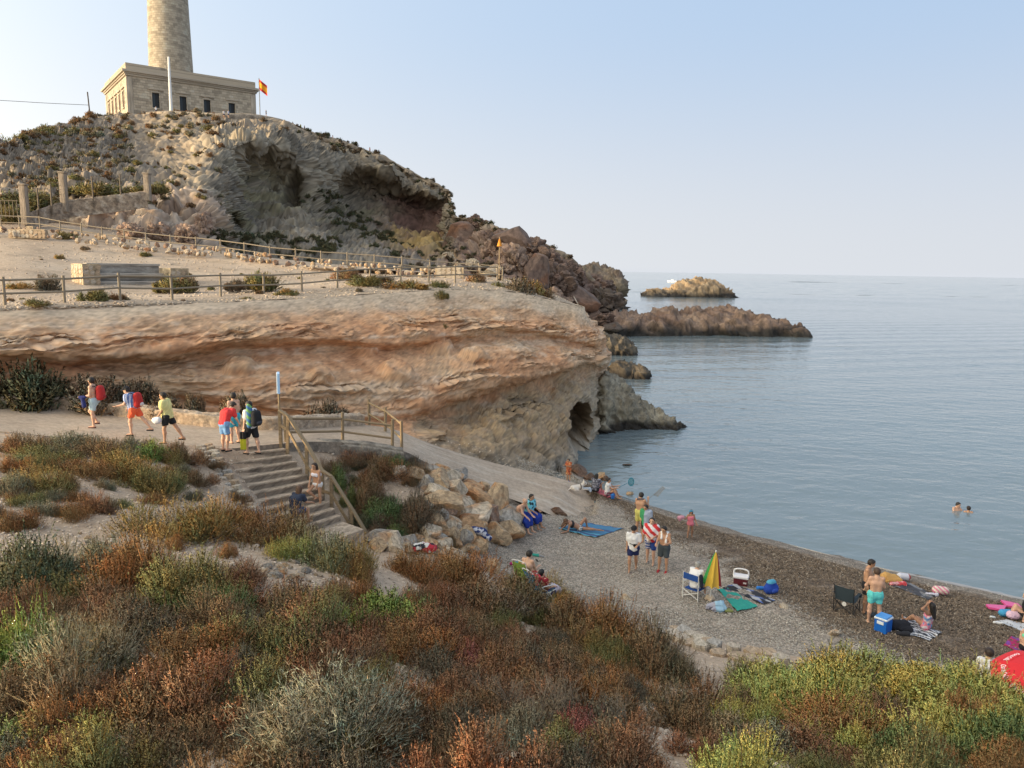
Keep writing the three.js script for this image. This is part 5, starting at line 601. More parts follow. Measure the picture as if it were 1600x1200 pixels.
  // shrubs at the foot of the cliff
  const K = 'at the foot of the orange cliff'; [[20, 632, 150, 96, 'darkgreen'], [75, 636, 110, 66, 'darkgreen'], [150, 636, 120, 62, 'dark'], [205, 628, 70, 50, 'dark'], [268, 648, 60, 46, 'dark'], [300, 650, 46, 44, 'dark'], [365, 645, 64, 42, 'dark'], [515, 663, 70, 56, 'dark'], [495, 668, 40, 26, 'dark'], [540, 672, 34, 40, 'dark'], [-60, 630, 140, 90, 'darkgreen']].forEach(([px, py, w, h, c]) => { const i = Math.max(0, pathFar.findIndex((p) => p.x > G(px, py, 5.5).x) - 1), q = P(px, py, -mix(pathFar[i].z, pathFar[i + 1].z, 0.5) + 0.7), d = -q.z; shrub(q, w / FPX * d * 1.1, h / FPX * d, c, 'mid', K); });
  // terrace shrubs
  const Tt = 'on the terrace above the cliff'; [[150, 470, 60, 22, 34], [190, 470, 40, 16, 35], [50, 478, 50, 16, 31.5], [80, 455, 60, 30, 40], [40, 455, 60, 20, 40], [265, 455, 70, 32, 42], [300, 452, 50, 24, 43], [405, 450, 80, 34, 44], [370, 452, 50, 22, 43], [450, 462, 40, 14, 42], [440, 465, 60, 14, 41.5], [550, 437, 60, 28, 54], [565, 445, 80, 18, 47], [600, 455, 60, 16, 46], [640, 452, 90, 20, 47], [680, 452, 50, 16, 48], [745, 445, 50, 26, 54], [690, 466, 30, 18, 46.5], [805, 470, 90, 42, 52], [835, 462, 60, 34, 54], [775, 455, 50, 20, 53], [855, 470, 40, 24, 53.5], [110, 374, 40, 16, 66], [130, 390, 20, 8, 60], [95, 405, 24, 9, 55], [230, 400, 26, 9, 60], [320, 480, 30, 10, 37], [390, 472, 40, 10, 39], [590, 440, 60, 14, 50], [690, 522, 44, 20, 44.5], [695, 516, 14, 12, 44]].forEach(([px, py, w, h, d], i) => shrub(P(px, py, d), w / FPX * d, h / FPX * d, ['olive', 'brown', 'olive', 'dark', 'gold'][i % 5], 'mid', Tt));
  for (let i = 0; i < 34; i++) { const p = plateauAt(rr(2, 9.6), rr(0.35, 3.4)), w = rr(0.25, 0.7); shrub(p, w, w * 0.4, pick(['dark', 'brown', 'olive']), 'mid', Tt); }
  // hedge behind the wire fence
  [[20, 330, 90, 44, 77], [-30, 335, 90, 60, 76], [70, 320, 60, 30, 78], [130, 302, 70, 24, 82], [170, 302, 70, 22, 82], [210, 300, 50, 18, 82], [250, 298, 50, 22, 82], [15, 345, 60, 30, 73], [50, 222, 60, 30, 138], [30, 232, 60, 30, 134], [75, 212, 36, 20, 145]].forEach(([px, py, w, h, d]) => shrub(P(px, py + 3, d), w / FPX * d * 1.1, h / FPX * d, 'olive', 'mid', 'in the green hedge below the lighthouse slope'));
}
// ---------------------------------------------------------------- scrub on the lighthouse hill
const toPx = (p) => { const v = p.clone().sub(EYE).applyQuaternion(CQ.clone().invert()); return [800 + FPX * v.x / -v.z, 600 - FPX * v.y / -v.z]; };
{
  const hill = scene.getObjectByName('hill').geometry, hp = hill.attributes.position, hn = hill.attributes.normal; rnd = mulberry(99); const v = V(), far = [], skyAt = (x) => { for (let i = 0; i < HC.length - 1; i++) if (x < HC[i + 1]) return mix(H_.S[i][0], H_.S[i + 1][0], (x - HC[i]) / (HC[i + 1] - HC[i])); return 470; };
  for (let t = 0; t < 90000; t++) {
    const i = Math.floor(rnd() * hp.count); v.fromBufferAttribute(hp, i); const [x, y] = toPx(v); if (x < -40 || x > 900 || y < 160 || v.z < -204) continue; const ny = Math.abs(hn.getY(i));
    let dens = 0, pal = 'dark', sz = [0.8, 2.0];
    if (x < 345 && y < 325) { dens = 0.10 + 0.16 * sstep(0.0, 0.25, fbm(v.x * 0.06, 2, v.z * 0.06, 3)); pal = pick(['olive', 'brown', 'greyolive', 'brown', 'greyolive']); if (y < 215) { dens += 0.12; sz = [1.4, 3.2]; } }
    else if (x > 340 && y < skyAt(x) + 13) { dens = x > 480 && x < 570 ? 0.24 : 0.1; sz = [1.2, 2.6]; pal = pick(['dark', 'darkgreen', 'dark']); }
    const diag = y - (300 + 0.62 * (x - 480)); if (x > 470 && x < 760 && y > 290 && Math.abs(diag) < 22) { dens = 0.5; pal = 'darkgreen'; sz = [1.4, 3]; }
    if (x > 320 && x < 530 && y > 362 + 0.05 * (x - 320)) { dens = 0.5; pal = 'darkgreen'; sz = [1.0, 2.2]; }
    if (x > 620 && x < 780 && y > 385 && y > 385) { dens = 0.3; pal = pick(['darkgreen', 'dark']); sz = [1, 2.2]; }
    if (rnd() > dens * 0.2) continue; const w = rr(...sz); far.push([v.clone(), w, w * rr(0.3, 0.55), pal]);
  }
  far.sort((a, b) => b[1] / -b[0].z - a[1] / -a[0].z); far.forEach(([p, w, h, pal], i) => { if (i < 90) { shrub(p.add(V(0, -0.1, 0)), w, h, pal, 'far', 'on the lighthouse hill'); } });
  console.log('hill scrub', far.length);
  const rest = far.slice(90, 3000), im = new THREE.InstancedMesh(SG.far[0][0], LEAF([1, 1, 1]), rest.length), m = new THREE.Matrix4(), q = new THREE.Quaternion(), c = new THREE.Color(); rest.forEach(([p, w, h, pal], i) => { q.setFromAxisAngle(UP, i); m.compose(p, q, V(w / 2, h, w / 2)); im.setMatrixAt(i, m); im.setColorAt(i, c.setRGB(...PAL[pal])); }); im.name = 'hill_scrub'; im.userData = { kind: 'stuff', label: 'small scattered scrub covering the lighthouse hill', category: 'scrub' }; im.castShadow = im.receiveShadow = true; scene.add(im);
}
// ---------------------------------------------------------------- pebbles, gravel and seaweed litter
{
  rnd = mulberry(555); const stuff = (name, geo, mat, n, gen, label, cat) => { const im = new THREE.InstancedMesh(geo, mat, n), m = new THREE.Matrix4(), q = new THREE.Quaternion(), e = new THREE.Euler(), c = new THREE.Color(); for (let i = 0; i < n; i++) { const [p, s, col] = gen(); q.setFromEuler(e.set(rr(-0.4, 0.4), rr(0, 6.28), rr(-0.4, 0.4))); m.compose(p, q, s); im.setMatrixAt(i, m); im.setColorAt(i, c.setRGB(...col)); } im.name = name; im.userData = { kind: 'stuff', label, category: cat }; im.castShadow = im.receiveShadow = true; scene.add(im); };
  const peb = new THREE.IcosahedronGeometry(1, 1), white = new THREE.MeshStandardMaterial({ roughness: 0.9 });
  const beachPt = () => { for (;;) { const x = rr(-4, 24), z = rr(-40, -15), y = landY(x, z); if (y < 0.04 || y > 1.5) continue; const p = V(x, y, z), [px, py] = toPx(p); if (px < 700 || px > 1640 || py > 1120 || inPoly(pathPoly, x, z)) continue; return p; } };
  const inW = (p) => (inPoly(wrackPoly, p.x, p.z) ? 1 : -1) * Math.min(3, segDist(wrackLine, p.x, p.z));
  stuff('beach_pebbles', peb, white, 30000, () => { let p; do p = beachPt(); while (inW(p) > 0.3 && rnd() < 0.85); const s = 0.011 + 0.014 * rnd() * rnd(), t = rr(0.65, 1.2), k = rnd(); p.y += s * 0.25; return [p, V(s * 1.3, s * 0.7, s), k > 0.95 ? [0.62, 0.57, 0.5] : [0.48 * t, 0.435 * t, 0.37 * t]]; }, 'grey and cream pebbles covering the upper beach', 'pebbles');
  const flake = new THREE.PlaneGeometry(1, 0.22, 2, 1); flake.rotateX(-Math.PI / 2); { const a = flake.attributes.position; for (let i = 0; i < a.count; i++) a.setY(i, 0.12 * Math.abs(a.getX(i))); } flake.computeVertexNormals();
  stuff('seaweed_litter', flake, new THREE.MeshStandardMaterial({ roughness: 1, side: THREE.DoubleSide }), 52000, () => { let p; do p = beachPt(); while (inW(p) < rr(-1.2, 0.4) || p.y < 0.17); const s = rr(0.05, 0.14), t = rr(0.4, 1.5); p.y += rr(0.004, 0.03); return [p, V(s, s, s), rnd() > 0.93 ? [0.38, 0.31, 0.23] : [0.185 * t, 0.135 * t, 0.092 * t]]; }, 'dark brown dried seaweed litter along the shore', 'seaweed');
  stuff('ground_gravel', peb, white, 22000, () => { let p; for (;;) { const px = rr(-40, 1250), py = rr(690, 1215); p = hit(px, py); if (p.y < 1.6) continue; p.y = groundAt(p.x, p.z); break; } const s = rr(0.008, 0.03) * (rnd() > 0.96 ? 2.2 : 1), t = rr(0.7, 1.3); return [p, V(s * 1.3, s * 0.7, s), [0.56 * t, 0.45 * t, 0.34 * t]]; }, 'small stones scattered over the bare earth', 'gravel');
  stuff('terrace_gravel', peb, white, 4500, () => { const p = plateauAt(rr(1.4, 11), rr(0.0, 3.6)), s = rr(0.015, 0.075), t = rr(0.6, 1.2); return [p, V(s * 1.4, s * 0.7, s), [0.5 * t, 0.4 * t, 0.3 * t]]; }, 'loose stones on the terrace above the cliff', 'gravel');
}

{ // bare grey twigs among the shrubs, and loose stones
  const r = mulberry(31), twig = () => { const g = [], grow = (a, d, L, rad, n) => { const b = a.clone().addScaledVector(d, L); g.push(barGeo(a, b, rad, rad * 0.7, 4)); if (n > 0) for (let i = 0; i < 3; i++) grow(a.clone().lerp(b, 0.6 + 0.4 * r()), d.clone().add(V((r() - 0.5) * 1.5, (r() - 0.3) * 0.6, (r() - 0.5) * 1.5)).normalize(), L * (0.6 + 0.3 * r()), rad * 0.62, n - 1); }; for (let i = 0; i < 5; i++) grow(V(0, -0.05, 0), V((r() - 0.5) * 1.6, 0.7 + r() * 0.5, (r() - 0.5) * 1.6).normalize(), 0.3, 0.0075, 3); return mergeGeometries(g); }, TG = [twig(), twig(), twig()], TM = std(0x857868, { roughness: 1 });
  [[800, 1130], [850, 1150], [905, 1140], [760, 1110], [620, 960], [980, 1160]].forEach(([px, py], i) => { const q = hit(px, py), m = single('dead_twigs', TG[i % 3], TM, 'bare grey dead twigs sticking out of the foreground shrubs', 'twigs', 'bare twigs in the foreground'); m.position.set(q.x, groundAt(q.x, q.z) + 0.1, q.z); m.rotation.y = i * 2; m.scale.setScalar(0.5 + 0.25 * r()); });
  const lay = (n, x0, x1, y0, y1, s0, s1, label, group) => { for (let i = 0; i < n; i++) { const px = mix(x0, x1, r()), py = mix(y0, y1, r()), q = hit(px, py), w = mix(s0, s1, r() * r()); const m = single('ground_stone', BGs[i % 5], [BM.pale, BM.tan, BM.grey, BM.pale][i % 4], label, 'stone', group); m.position.set(q.x, groundAt(q.x, q.z) + w * 0.15, q.z); m.scale.set(w, w * 0.5, w * 0.8); m.rotation.y = r() * 6; } };
  lay(60, 130, 345, 1140, 1205, 0.04, 0.14, 'pale stone in the stony gap between the near shrubs', 'stones in the near stony gap');
  lay(60, 410, 540, 868, 910, 0.05, 0.15, 'pale flat stone on the bare patch below the stairs', 'stones on the bare patch below the stairs');
  lay(26, 60, 420, 775, 850, 0.04, 0.12, 'small stone on the bare trail left of the stairs', 'stones on the bare trail');
}
// ---------------------------------------------------------------- people: joints -> tapered capsules -> one smooth skin
function netMesh(bones, cell, k, cuts = []) { // smooth union of tapered capsules, meshed by surface nets
  const lo = V(1e9, 1e9, 1e9), hi = V(-1e9, -1e9, -1e9); for (const b of bones) { const m = Math.max(b[2], b[3]) + 2.5 * cell; for (const p of [b[0], b[1]]) { lo.min(V(p.x - m, p.y - m, p.z - m)); hi.max(V(p.x + m, p.y + m, p.z + m)); } }
  const nx = Math.ceil((hi.x - lo.x) / cell) + 2, ny = Math.ceil((hi.y - lo.y) / cell) + 2, nz = Math.ceil((hi.z - lo.z) / cell) + 2, D = new Float32Array(nx * ny * nz).fill(9), id = (i, j, l) => i + nx * (j + ny * l);
  for (const [a, b, ra, rb] of bones) {
    const m = Math.max(ra, rb) + k + 2.2 * cell, abx = b.x - a.x, aby = b.y - a.y, abz = b.z - a.z, L2 = abx * abx + aby * aby + abz * abz || 1e-9, f = (v, l) => Math.floor((v - l) / cell);
    const i0 = Math.max(0, f(Math.min(a.x, b.x) - m, lo.x)), i1 = Math.min(nx - 1, f(Math.max(a.x, b.x) + m, lo.x) + 1), j0 = Math.max(0, f(Math.min(a.y, b.y) - m, lo.y)), j1 = Math.min(ny - 1, f(Math.max(a.y, b.y) + m, lo.y) + 1), l0 = Math.max(0, f(Math.min(a.z, b.z) - m, lo.z)), l1 = Math.min(nz - 1, f(Math.max(a.z, b.z) + m, lo.z) + 1);
    for (let l = l0; l <= l1; l++) for (let j = j0; j <= j1; j++) for (let i = i0; i <= i1; i++) { const x = lo.x + i * cell - a.x, y = lo.y + j * cell - a.y, z = lo.z + l * cell - a.z, t = clamp((x * abx + y * aby + z * abz) / L2), dx = x - abx * t, dy = y - aby * t, dz = z - abz * t, d = Math.sqrt(dx * dx + dy * dy + dz * dz) - (ra + (rb - ra) * t), q = id(i, j, l), e = D[q], h = Math.max(0, k - Math.abs(d - e)) / (k || 1); D[q] = Math.min(d, e) - h * h * k * 0.25; }
  }
  for (const [p, n] of cuts) for (let l = 0; l < nz; l++) for (let j = 0; j < ny; j++) for (let i = 0; i < nx; i++) { const q = id(i, j, l), s = (lo.x + i * cell - p.x) * n.x + (lo.y + j * cell - p.y) * n.y + (lo.z + l * cell - p.z) * n.z; if (s > D[q]) D[q] = s; }
  const pos = [], idx = [], at = new Int32Array(nx * ny * nz).fill(-1);
  for (let l = 0; l < nz - 1; l++) for (let j = 0; j < ny - 1; j++) for (let i = 0; i < nx - 1; i++) {
    let mask = 0, X = 0, Y = 0, Z = 0, n = 0; const v = []; for (let c = 0; c < 8; c++) { const d = D[id(i + (c & 1), j + (c >> 1 & 1), l + (c >> 2))]; v.push(d); if (d < 0) mask |= 1 << c; } if (!mask || mask === 255) continue;
    for (let c = 0; c < 8; c++) for (const b of [1, 2, 4]) if (!(c & b)) { const e = c | b; if ((v[c] < 0) !== (v[e] < 0)) { const t = v[c] / (v[c] - v[e]); X += (c & 1) + (b === 1 ? t : 0); Y += (c >> 1 & 1) + (b === 2 ? t : 0); Z += (c >> 2) + (b === 4 ? t : 0); n++; } }
    at[id(i, j, l)] = pos.length / 3; pos.push(lo.x + (i + X / n) * cell, lo.y + (j + Y / n) * cell, lo.z + (l + Z / n) * cell);
  }
  for (let l = 1; l < nz - 1; l++) for (let j = 1; j < ny - 1; j++) for (let i = 1; i < nx - 1; i++) { const s = D[id(i, j, l)] < 0; const quad = (a, b, c, d, fl) => { if (a < 0 || b < 0 || c < 0 || d < 0) return; if (fl) idx.push(a, b, c, a, c, d); else idx.push(a, c, b, a, d, c); };
    if (s !== D[id(i + 1, j, l)] < 0) quad(at[id(i, j - 1, l - 1)], at[id(i, j, l - 1)], at[id(i, j, l)], at[id(i, j - 1, l)], s);
    if (s !== D[id(i, j + 1, l)] < 0) quad(at[id(i - 1, j, l - 1)], at[id(i - 1, j, l)], at[id(i, j, l)], at[id(i, j, l - 1)], s);
    if (s !== D[id(i, j, l + 1)] < 0) quad(at[id(i - 1, j - 1, l)], at[id(i, j - 1, l)], at[id(i, j, l)], at[id(i - 1, j, l)], s); }
  const g = new THREE.BufferGeometry(); g.setAttribute('position', new THREE.Float32BufferAttribute(pos, 3)); g.setIndex(idx); g.computeVertexNormals(); return g;
}
const tint = (g, fn) => { const p = g.attributes.position, c = new Float32Array(p.count * 3), v = V(); for (let i = 0; i < p.count; i++) { v.fromBufferAttribute(p, i); c.set(fn(v), 3 * i); } g.setAttribute('color', new THREE.BufferAttribute(c, 3)); return g; };
const SKINM = new THREE.MeshPhysicalMaterial({ vertexColors: true, roughness: 0.62, sheen: 0.15 }), CLOTHM = new THREE.MeshStandardMaterial({ vertexColors: true, roughness: 0.92, side: THREE.DoubleSide }), HAIRM = new THREE.MeshStandardMaterial({ vertexColors: true, roughness: 0.6 });
const TONE = { fair: [0.62, 0.37, 0.25], tan: [0.50, 0.275, 0.165], brown: [0.38, 0.20, 0.12] };
const dirv = (a) => (a.isVector3 ? a.clone() : V(...a)).normalize();
function person(o) {
  const s = (o.h ?? 1.75) / 1.75, lod = o.lod ?? 1, ps = o.pose ?? {}, add2 = (p, d, l) => p.clone().addScaledVector(d, l), w = o.slim ?? 1;
  const lean = dirv(ps.lean ?? [0, 1, 0]), right = dirv(ps.right ?? [1, 0, 0]), fwd = V().crossVectors(right, lean).normalize(), pel = V(0, 0, 0), chest = add2(pel, lean, 0.36 * s).addScaledVector(fwd, (ps.hunch ?? 0) * -0.04), sh = add2(pel, lean, 0.5 * s).addScaledVector(fwd, ps.hunch ? ps.hunch * 0.06 : 0), bonesB = [], J = {};
  const B = (a, b, ra, rb) => { const q = [a, b, ra * s * w, rb * s * w]; bonesB.push(q); return q; };
  const hipL = add2(pel, right, 0.085 * s), hipR = add2(pel, right, -0.085 * s), rl = V(0, 0, 0);
  const torso = [B(hipL, hipR, 0.108, 0.108), B(add2(hipL, right, -0.03 * s), add2(chest, right, 0.075 * s), 0.098, 0.108), B(add2(hipR, right, 0.03 * s), add2(chest, right, -0.075 * s), 0.098, 0.108), B(add2(chest, right, 0.095 * s), add2(chest, right, -0.095 * s), 0.1, 0.1)];
  const shL = add2(sh, right, 0.165 * s), shR = add2(sh, right, -0.165 * s), yoke = B(shL, shR, 0.058, 0.058), limbs = {}; torso.push(yoke, B(chest, sh, 0.1, 0.07));
  const headDir = dirv(ps.head ?? lean), look = dirv(ps.look ?? fwd); look.addScaledVector(headDir, -look.dot(headDir)).normalize(); const hr_ = V().crossVectors(headDir, look).normalize(), neck = add2(sh, lean, 0.03 * s), hc = add2(add2(neck, headDir, 0.165 * s), look, 0.02 * s);
  B(neck, hc, 0.052, 0.05);
  const leg = (hip, t, c, f) => { const k = add2(hip, dirv(t), 0.43 * s), a = add2(k, dirv(c), 0.41 * s), fd = dirv(f ?? (Math.abs(dirv(c).y) > 0.6 ? fwd.clone().setY(0) : V(0, 1, 0.1))), th = B(hip, k, 0.086, 0.055), m = k.clone().lerp(a, 0.3).addScaledVector(fwd, -0.012 * s); B(k, m, 0.052, 0.056); B(m, a, 0.056, 0.034); const heel = add2(a, fd, -0.035 * s).addScaledVector(dirv(c), 0.035 * s), toe = add2(a, fd, 0.15 * s).addScaledVector(dirv(c), 0.05 * s); B(heel, toe, 0.036, 0.024); return { hip, k, a, th, heel, toe, fd }; };
  const A = ps.legs ?? [[[0.06, -1, 0.02], [0, -1, -0.03]], [[-0.06, -1, 0.02], [0, -1, -0.03]]]; const LL = leg(hipL, ...A[0]), LR = leg(hipR, ...A[1]);
  const hands = []; const arm = (shp, u, f, hd, sgn) => { const e = add2(shp, dirv(u), 0.285 * s), wr = add2(e, dirv(f), 0.25 * s), up = B(shp, e, 0.05, 0.037), fo = B(e, wr, 0.038, 0.026), d = dirv(hd ?? f), pn = V().crossVectors(d, Math.abs(d.y) > 0.9 ? V(1, 0, 0) : UP).normalize(), tn = V().crossVectors(pn, d).multiplyScalar(sgn); const hb = [], H2 = (a, b, r1, r2) => hb.push([a, b, r1 * s, r2 * s]); B(wr, add2(wr, d, 0.03 * s), 0.026, 0.022);
    for (let i = 0; i < 4; i++) { const q = (i - 1.5) * 0.019 * s, kn = add2(add2(wr, d, 0.085 * s), pn, q), l = [0.065, 0.078, 0.073, 0.056][i] * s, c1 = d.clone().addScaledVector(tn, 0.45).normalize(), c2 = d.clone().addScaledVector(tn, 1.2).normalize(); H2(add2(wr, pn, q * 0.7), kn, 0.016, 0.0105); const m = add2(kn, c1, l * 0.55); H2(kn, m, 0.0095, 0.0088); H2(m, add2(m, c2, l * 0.5), 0.0088, 0.0075); } const t0 = add2(add2(wr, d, 0.025 * s), pn, -0.028 * s), t1 = add2(t0, d.clone().addScaledVector(pn, -0.7).addScaledVector(tn, 0.4).normalize(), 0.045 * s); H2(t0, t1, 0.013, 0.0105); H2(t1, add2(t1, d.clone().addScaledVector(tn, 0.5).normalize(), 0.035 * s), 0.0105, 0.0085); hands.push(hb); return { e, wr, up, fo, d }; };
  const R = ps.arms ?? [[[0.18, -1, 0], [0.06, -1, 0.12]], [[-0.18, -1, 0], [-0.06, -1, 0.12]]]; const AL = arm(shL, R[0][0], R[0][1], R[0][2], 1), AR = arm(shR, R[1][0], R[1][1], R[1][2], -1);
  const hb = [], Hh = (x, y, z, x2, y2, z2, r1, r2) => { const q = (a, b, c) => hc.clone().addScaledVector(hr_, a * s).addScaledVector(headDir, b * s).addScaledVector(look, c * s); hb.push([q(x, y, z), q(x2, y2, z2), r1 * s, r2 * s]); };
  Hh(0, 0.03, -0.022, 0, 0.035, 0.012, 0.089, 0.084); Hh(0, -0.03, 0.01, 0, 0.02, 0.03, 0.072, 0.07); Hh(0.015, -0.085, 0.048, -0.015, -0.085, 0.048, 0.034, 0.034); Hh(0, -0.05, 0.05, 0, -0.03, 0.055, 0.045, 0.045); Hh(0, 0.005, 0.088, 0, -0.03, 0.106, 0.009, 0.014); Hh(0.084, 0.005, -0.008, 0.087, -0.025, -0.005, 0.02, 0.013); Hh(-0.084, 0.005, -0.008, -0.087, -0.025, -0.005, 0.02, 0.013); Hh(0.022, -0.058, 0.09, -0.022, -0.058, 0.09, 0.01, 0.01);
  if (lod < 2) hb.push([neck, hc.clone().addScaledVector(headDir, -0.05 * s), 0.052 * s, 0.05 * s]);
  // rest on the ground
  let low = 1e9; for (const [a, b, ra, rb] of bonesB) low = Math.min(low, a.y - ra, b.y - rb); const dy = o.sink !== undefined ? o.sink : -low;
  const tone = TONE[o.skin ?? 'tan'], q = (a, b, c) => hc.clone().addScaledVector(hr_, a * s).addScaledVector(headDir, b * s).addScaledVector(look, c * s), eyes = [q(0.034, 0.012, 0.082), q(-0.034, 0.012, 0.082)], brows = [q(0.034, 0.034, 0.085), q(-0.034, 0.034, 0.085)], mouth = q(0, -0.06, 0.1), hairC = o.hair?.c ?? [0.02, 0.014, 0.01];
  const skinCol = (v) => { if (v.distanceTo(hc) < 0.2 * s) { for (const e of eyes) if (v.distanceTo(e) < 0.015 * s) return [0.06, 0.035, 0.03]; for (const e of brows) if (v.distanceTo(e) < 0.014 * s) return hairC; if (v.distanceTo(mouth) < 0.017 * s) return [tone[0] * 0.75, tone[1] * 0.5, tone[2] * 0.5]; if (o.beard && v.clone().sub(hc).dot(headDir) < -0.035 * s && v.clone().sub(hc).dot(look) > 0.01 * s) return [tone[0] * 0.22, tone[1] * 0.2, tone[2] * 0.2]; } const n = 1 + 0.12 * fbm(v.x * 6, v.y * 6, v.z * 6, 2); return [tone[0] * n, tone[1] * n, tone[2] * n]; };
  const cell = 0.019 * s * lod, parts = [netMesh(bonesB, cell, 0.045 * s)]; if (lod < 2) { parts.push(netMesh(hb, 0.0105 * s, 0.02 * s), ...hands.map((h) => netMesh(h, 0.0065 * s, 0.007 * s))); } else parts.push(netMesh(hb, 0.022 * s * lod / 2, 0.02 * s));
  const root = thing('person', o.label, 'person', o.at, o.yaw ?? 0, o.group), body = mesh('body', tint(mergeGeometries(parts), skinCol), SKINM, root), pc = []; body.position.y = dy;
  const cloth = (name, bones, c, cuts = [], mat = CLOTHM, k = 0.05, cl = cell) => { const g0 = netMesh(bones, cl, k * s, cuts); if (name !== 'sandal' && name !== 'sunglasses' && lod < 2) { const P0 = g0.attributes.position, N0 = g0.attributes.normal; for (let i = 0; i < P0.count; i++) { const x = P0.getX(i), y = P0.getY(i), z = P0.getZ(i), f = 0.014 * (1 - 2.5 * Math.abs(noise(x * 7, y * 3.5, z * 7))) + 0.006 * noise(x * 22, y * 12, z * 22); P0.setXYZ(i, x + N0.getX(i) * f, y + N0.getY(i) * f, z + N0.getZ(i) * f); } g0.computeVertexNormals(); } const g = tint(g0, typeof c === 'function' ? (v) => c(v.clone().multiplyScalar(1 / s), v) : () => c); const m = mesh(name, g, mat, root); m.position.y = dy; return m; };
  const fat = (b, e, f = 1) => [b[0], b[0].clone().lerp(b[1], f), b[2] + e * s, mix(b[2], b[3], f) + e * s], shortC = (b, f) => fat(b, 0.0, f);
  // hair
  const hr0 = o.hair ?? { t: 'short' }; if (hr0.t !== 'bald') {
    const e = 0.013 * s, cap = [[hb[0][0], hb[0][1], hb[0][2] + e, hb[0][3] + e], [q(0, 0, -0.03), q(0, 0.03, 0), 0.082 * s + e, 0.08 * s + e]], cut = [[q(0, 0.03, 0.035), look.clone().multiplyScalar(0.85).addScaledVector(headDir, -0.5).normalize()], [q(0, -0.075, 0), headDir.clone().multiplyScalar(-1)]];
    const hcol = (v) => { const n = 0.8 + 0.6 * noise(v.x * 40, v.y * 12, v.z * 40) + 0.2; return [hairC[0] * n, hairC[1] * n, hairC[2] * n]; }; const g = [netMesh(cap, 0.012 * s * lod, 0.01, cut)];
    if (hr0.t === 'long') { const dn = hr0.dir ? dirv(hr0.dir) : V(0, -1, 0).addScaledVector(look, -0.25).normalize(), b0 = q(0, -0.02, -0.06); g.push(netMesh([[q(0.05, 0, -0.05), add2(add2(b0, dn, 0.3 * s), hr_, 0.06 * s), 0.055 * s, 0.03 * s], [q(-0.05, 0, -0.05), add2(add2(b0, dn, 0.3 * s), hr_, -0.06 * s), 0.055 * s, 0.03 * s], [b0, add2(b0, dn, 0.34 * s), 0.07 * s, 0.035 * s], [q(0.07, 0.02, 0), add2(q(0.075, -0.05, -0.01), dn, 0.12 * s), 0.03 * s, 0.025 * s], [q(-0.07, 0.02, 0), add2(q(-0.075, -0.05, -0.01), dn, 0.12 * s), 0.03 * s, 0.025 * s]], 0.016 * s * lod, 0.03)); }
    if (hr0.t === 'bun') g.push(netMesh([[q(0, 0.03, -0.1), q(0, 0.05, -0.12), 0.045 * s, 0.04 * s]], 0.014 * s * lod, 0.01));
    const m = mesh('hair', tint(mergeGeometries(g), hcol), HAIRM, root); m.position.y = dy;
  }
  for (const c of o.wear ?? []) {
    if (c.t === 'shorts') cloth('shorts', [fat(torso[0], 0.022), fat(LL.th, 0.03, c.len ?? 0.62), fat(LR.th, 0.03, c.len ?? 0.62), [add2(hipL, lean, 0.06 * s), add2(hipR, lean, 0.06 * s), 0.11 * s * w, 0.11 * s * w]], c.c, [[add2(pel, lean, 0.115 * s), lean], [add2(LL.hip, dirv(A[0][0]), 0.43 * s * ((c.len ?? 0.62) + 0.1)), dirv(A[0][0]).add(dirv(A[1][0])).normalize()]]);
    if (c.t === 'briefs') cloth('briefs', [fat(torso[0], 0.014), fat(LL.th, 0.012, 0.12), fat(LR.th, 0.012, 0.12)], c.c, [[add2(pel, lean, 0.05 * s), lean]]);
    if (c.t === 'top') cloth('bikini_top', [fat(torso[3], 0.016), [add2(chest, fwd, 0.06 * s).addScaledVector(right, 0.06 * s), add2(chest, fwd, 0.06 * s).addScaledVector(right, -0.06 * s), 0.07 * s, 0.07 * s]], c.c, [[add2(chest, lean, 0.06 * s), lean], [add2(chest, lean, -0.05 * s), lean.clone().negate()]]);
    if (c.t === 'swimsuit') cloth('swimsuit', [...torso.slice(0, 4).map((b) => fat(b, 0.012)), fat(LL.th, 0.01, 0.08), fat(LR.th, 0.01, 0.08)], c.c, [[add2(chest, lean, 0.08 * s), lean]]);
    if (c.t === 'shirt') cloth('shirt', [...torso.map((b) => fat(b, 0.026)), fat(AL.up, 0.03, c.sleeve ?? 0.6), fat(AR.up, 0.03, c.sleeve ?? 0.6), ...(c.sleeve >= 1 ? [fat(AL.fo, 0.024, 0.8), fat(AR.fo, 0.024, 0.8)] : [])], c.c, [[add2(pel, lean, -(c.len ?? 0.06) * s), lean.clone().negate()], [add2(sh, lean, 0.055 * s), lean]]);
    if (c.t === 'dress') cloth('dress', [...torso.map((b) => fat(b, 0.03)), [pel, add2(pel, V(0, -1, 0), (c.len ?? 0.5) * s), 0.15 * s, 0.21 * s], fat(AL.up, 0.03, 0.5), fat(AR.up, 0.03, 0.5)], c.c, [[add2(pel, V(0, -1, 0), (c.len ?? 0.5) * s), V(0, -1, 0)]]);
    if (c.t === 'wrap') cloth('towel_skirt', [fat(torso[0], 0.03), fat(LL.th, 0.05), fat(LR.th, 0.05), [LL.k, LL.k.clone().lerp(LL.a, c.f ?? 0.35), 0.1 * s, 0.1 * s], [LR.k, LR.k.clone().lerp(LR.a, c.f ?? 0.35), 0.1 * s, 0.1 * s], [LL.hip.clone().lerp(LR.hip, 0.5), LL.k.clone().lerp(LR.k, 0.5), 0.1 * s, 0.1 * s]], c.c, [[add2(pel, lean, 0.12 * s), lean]], CLOTHM, 0.09);
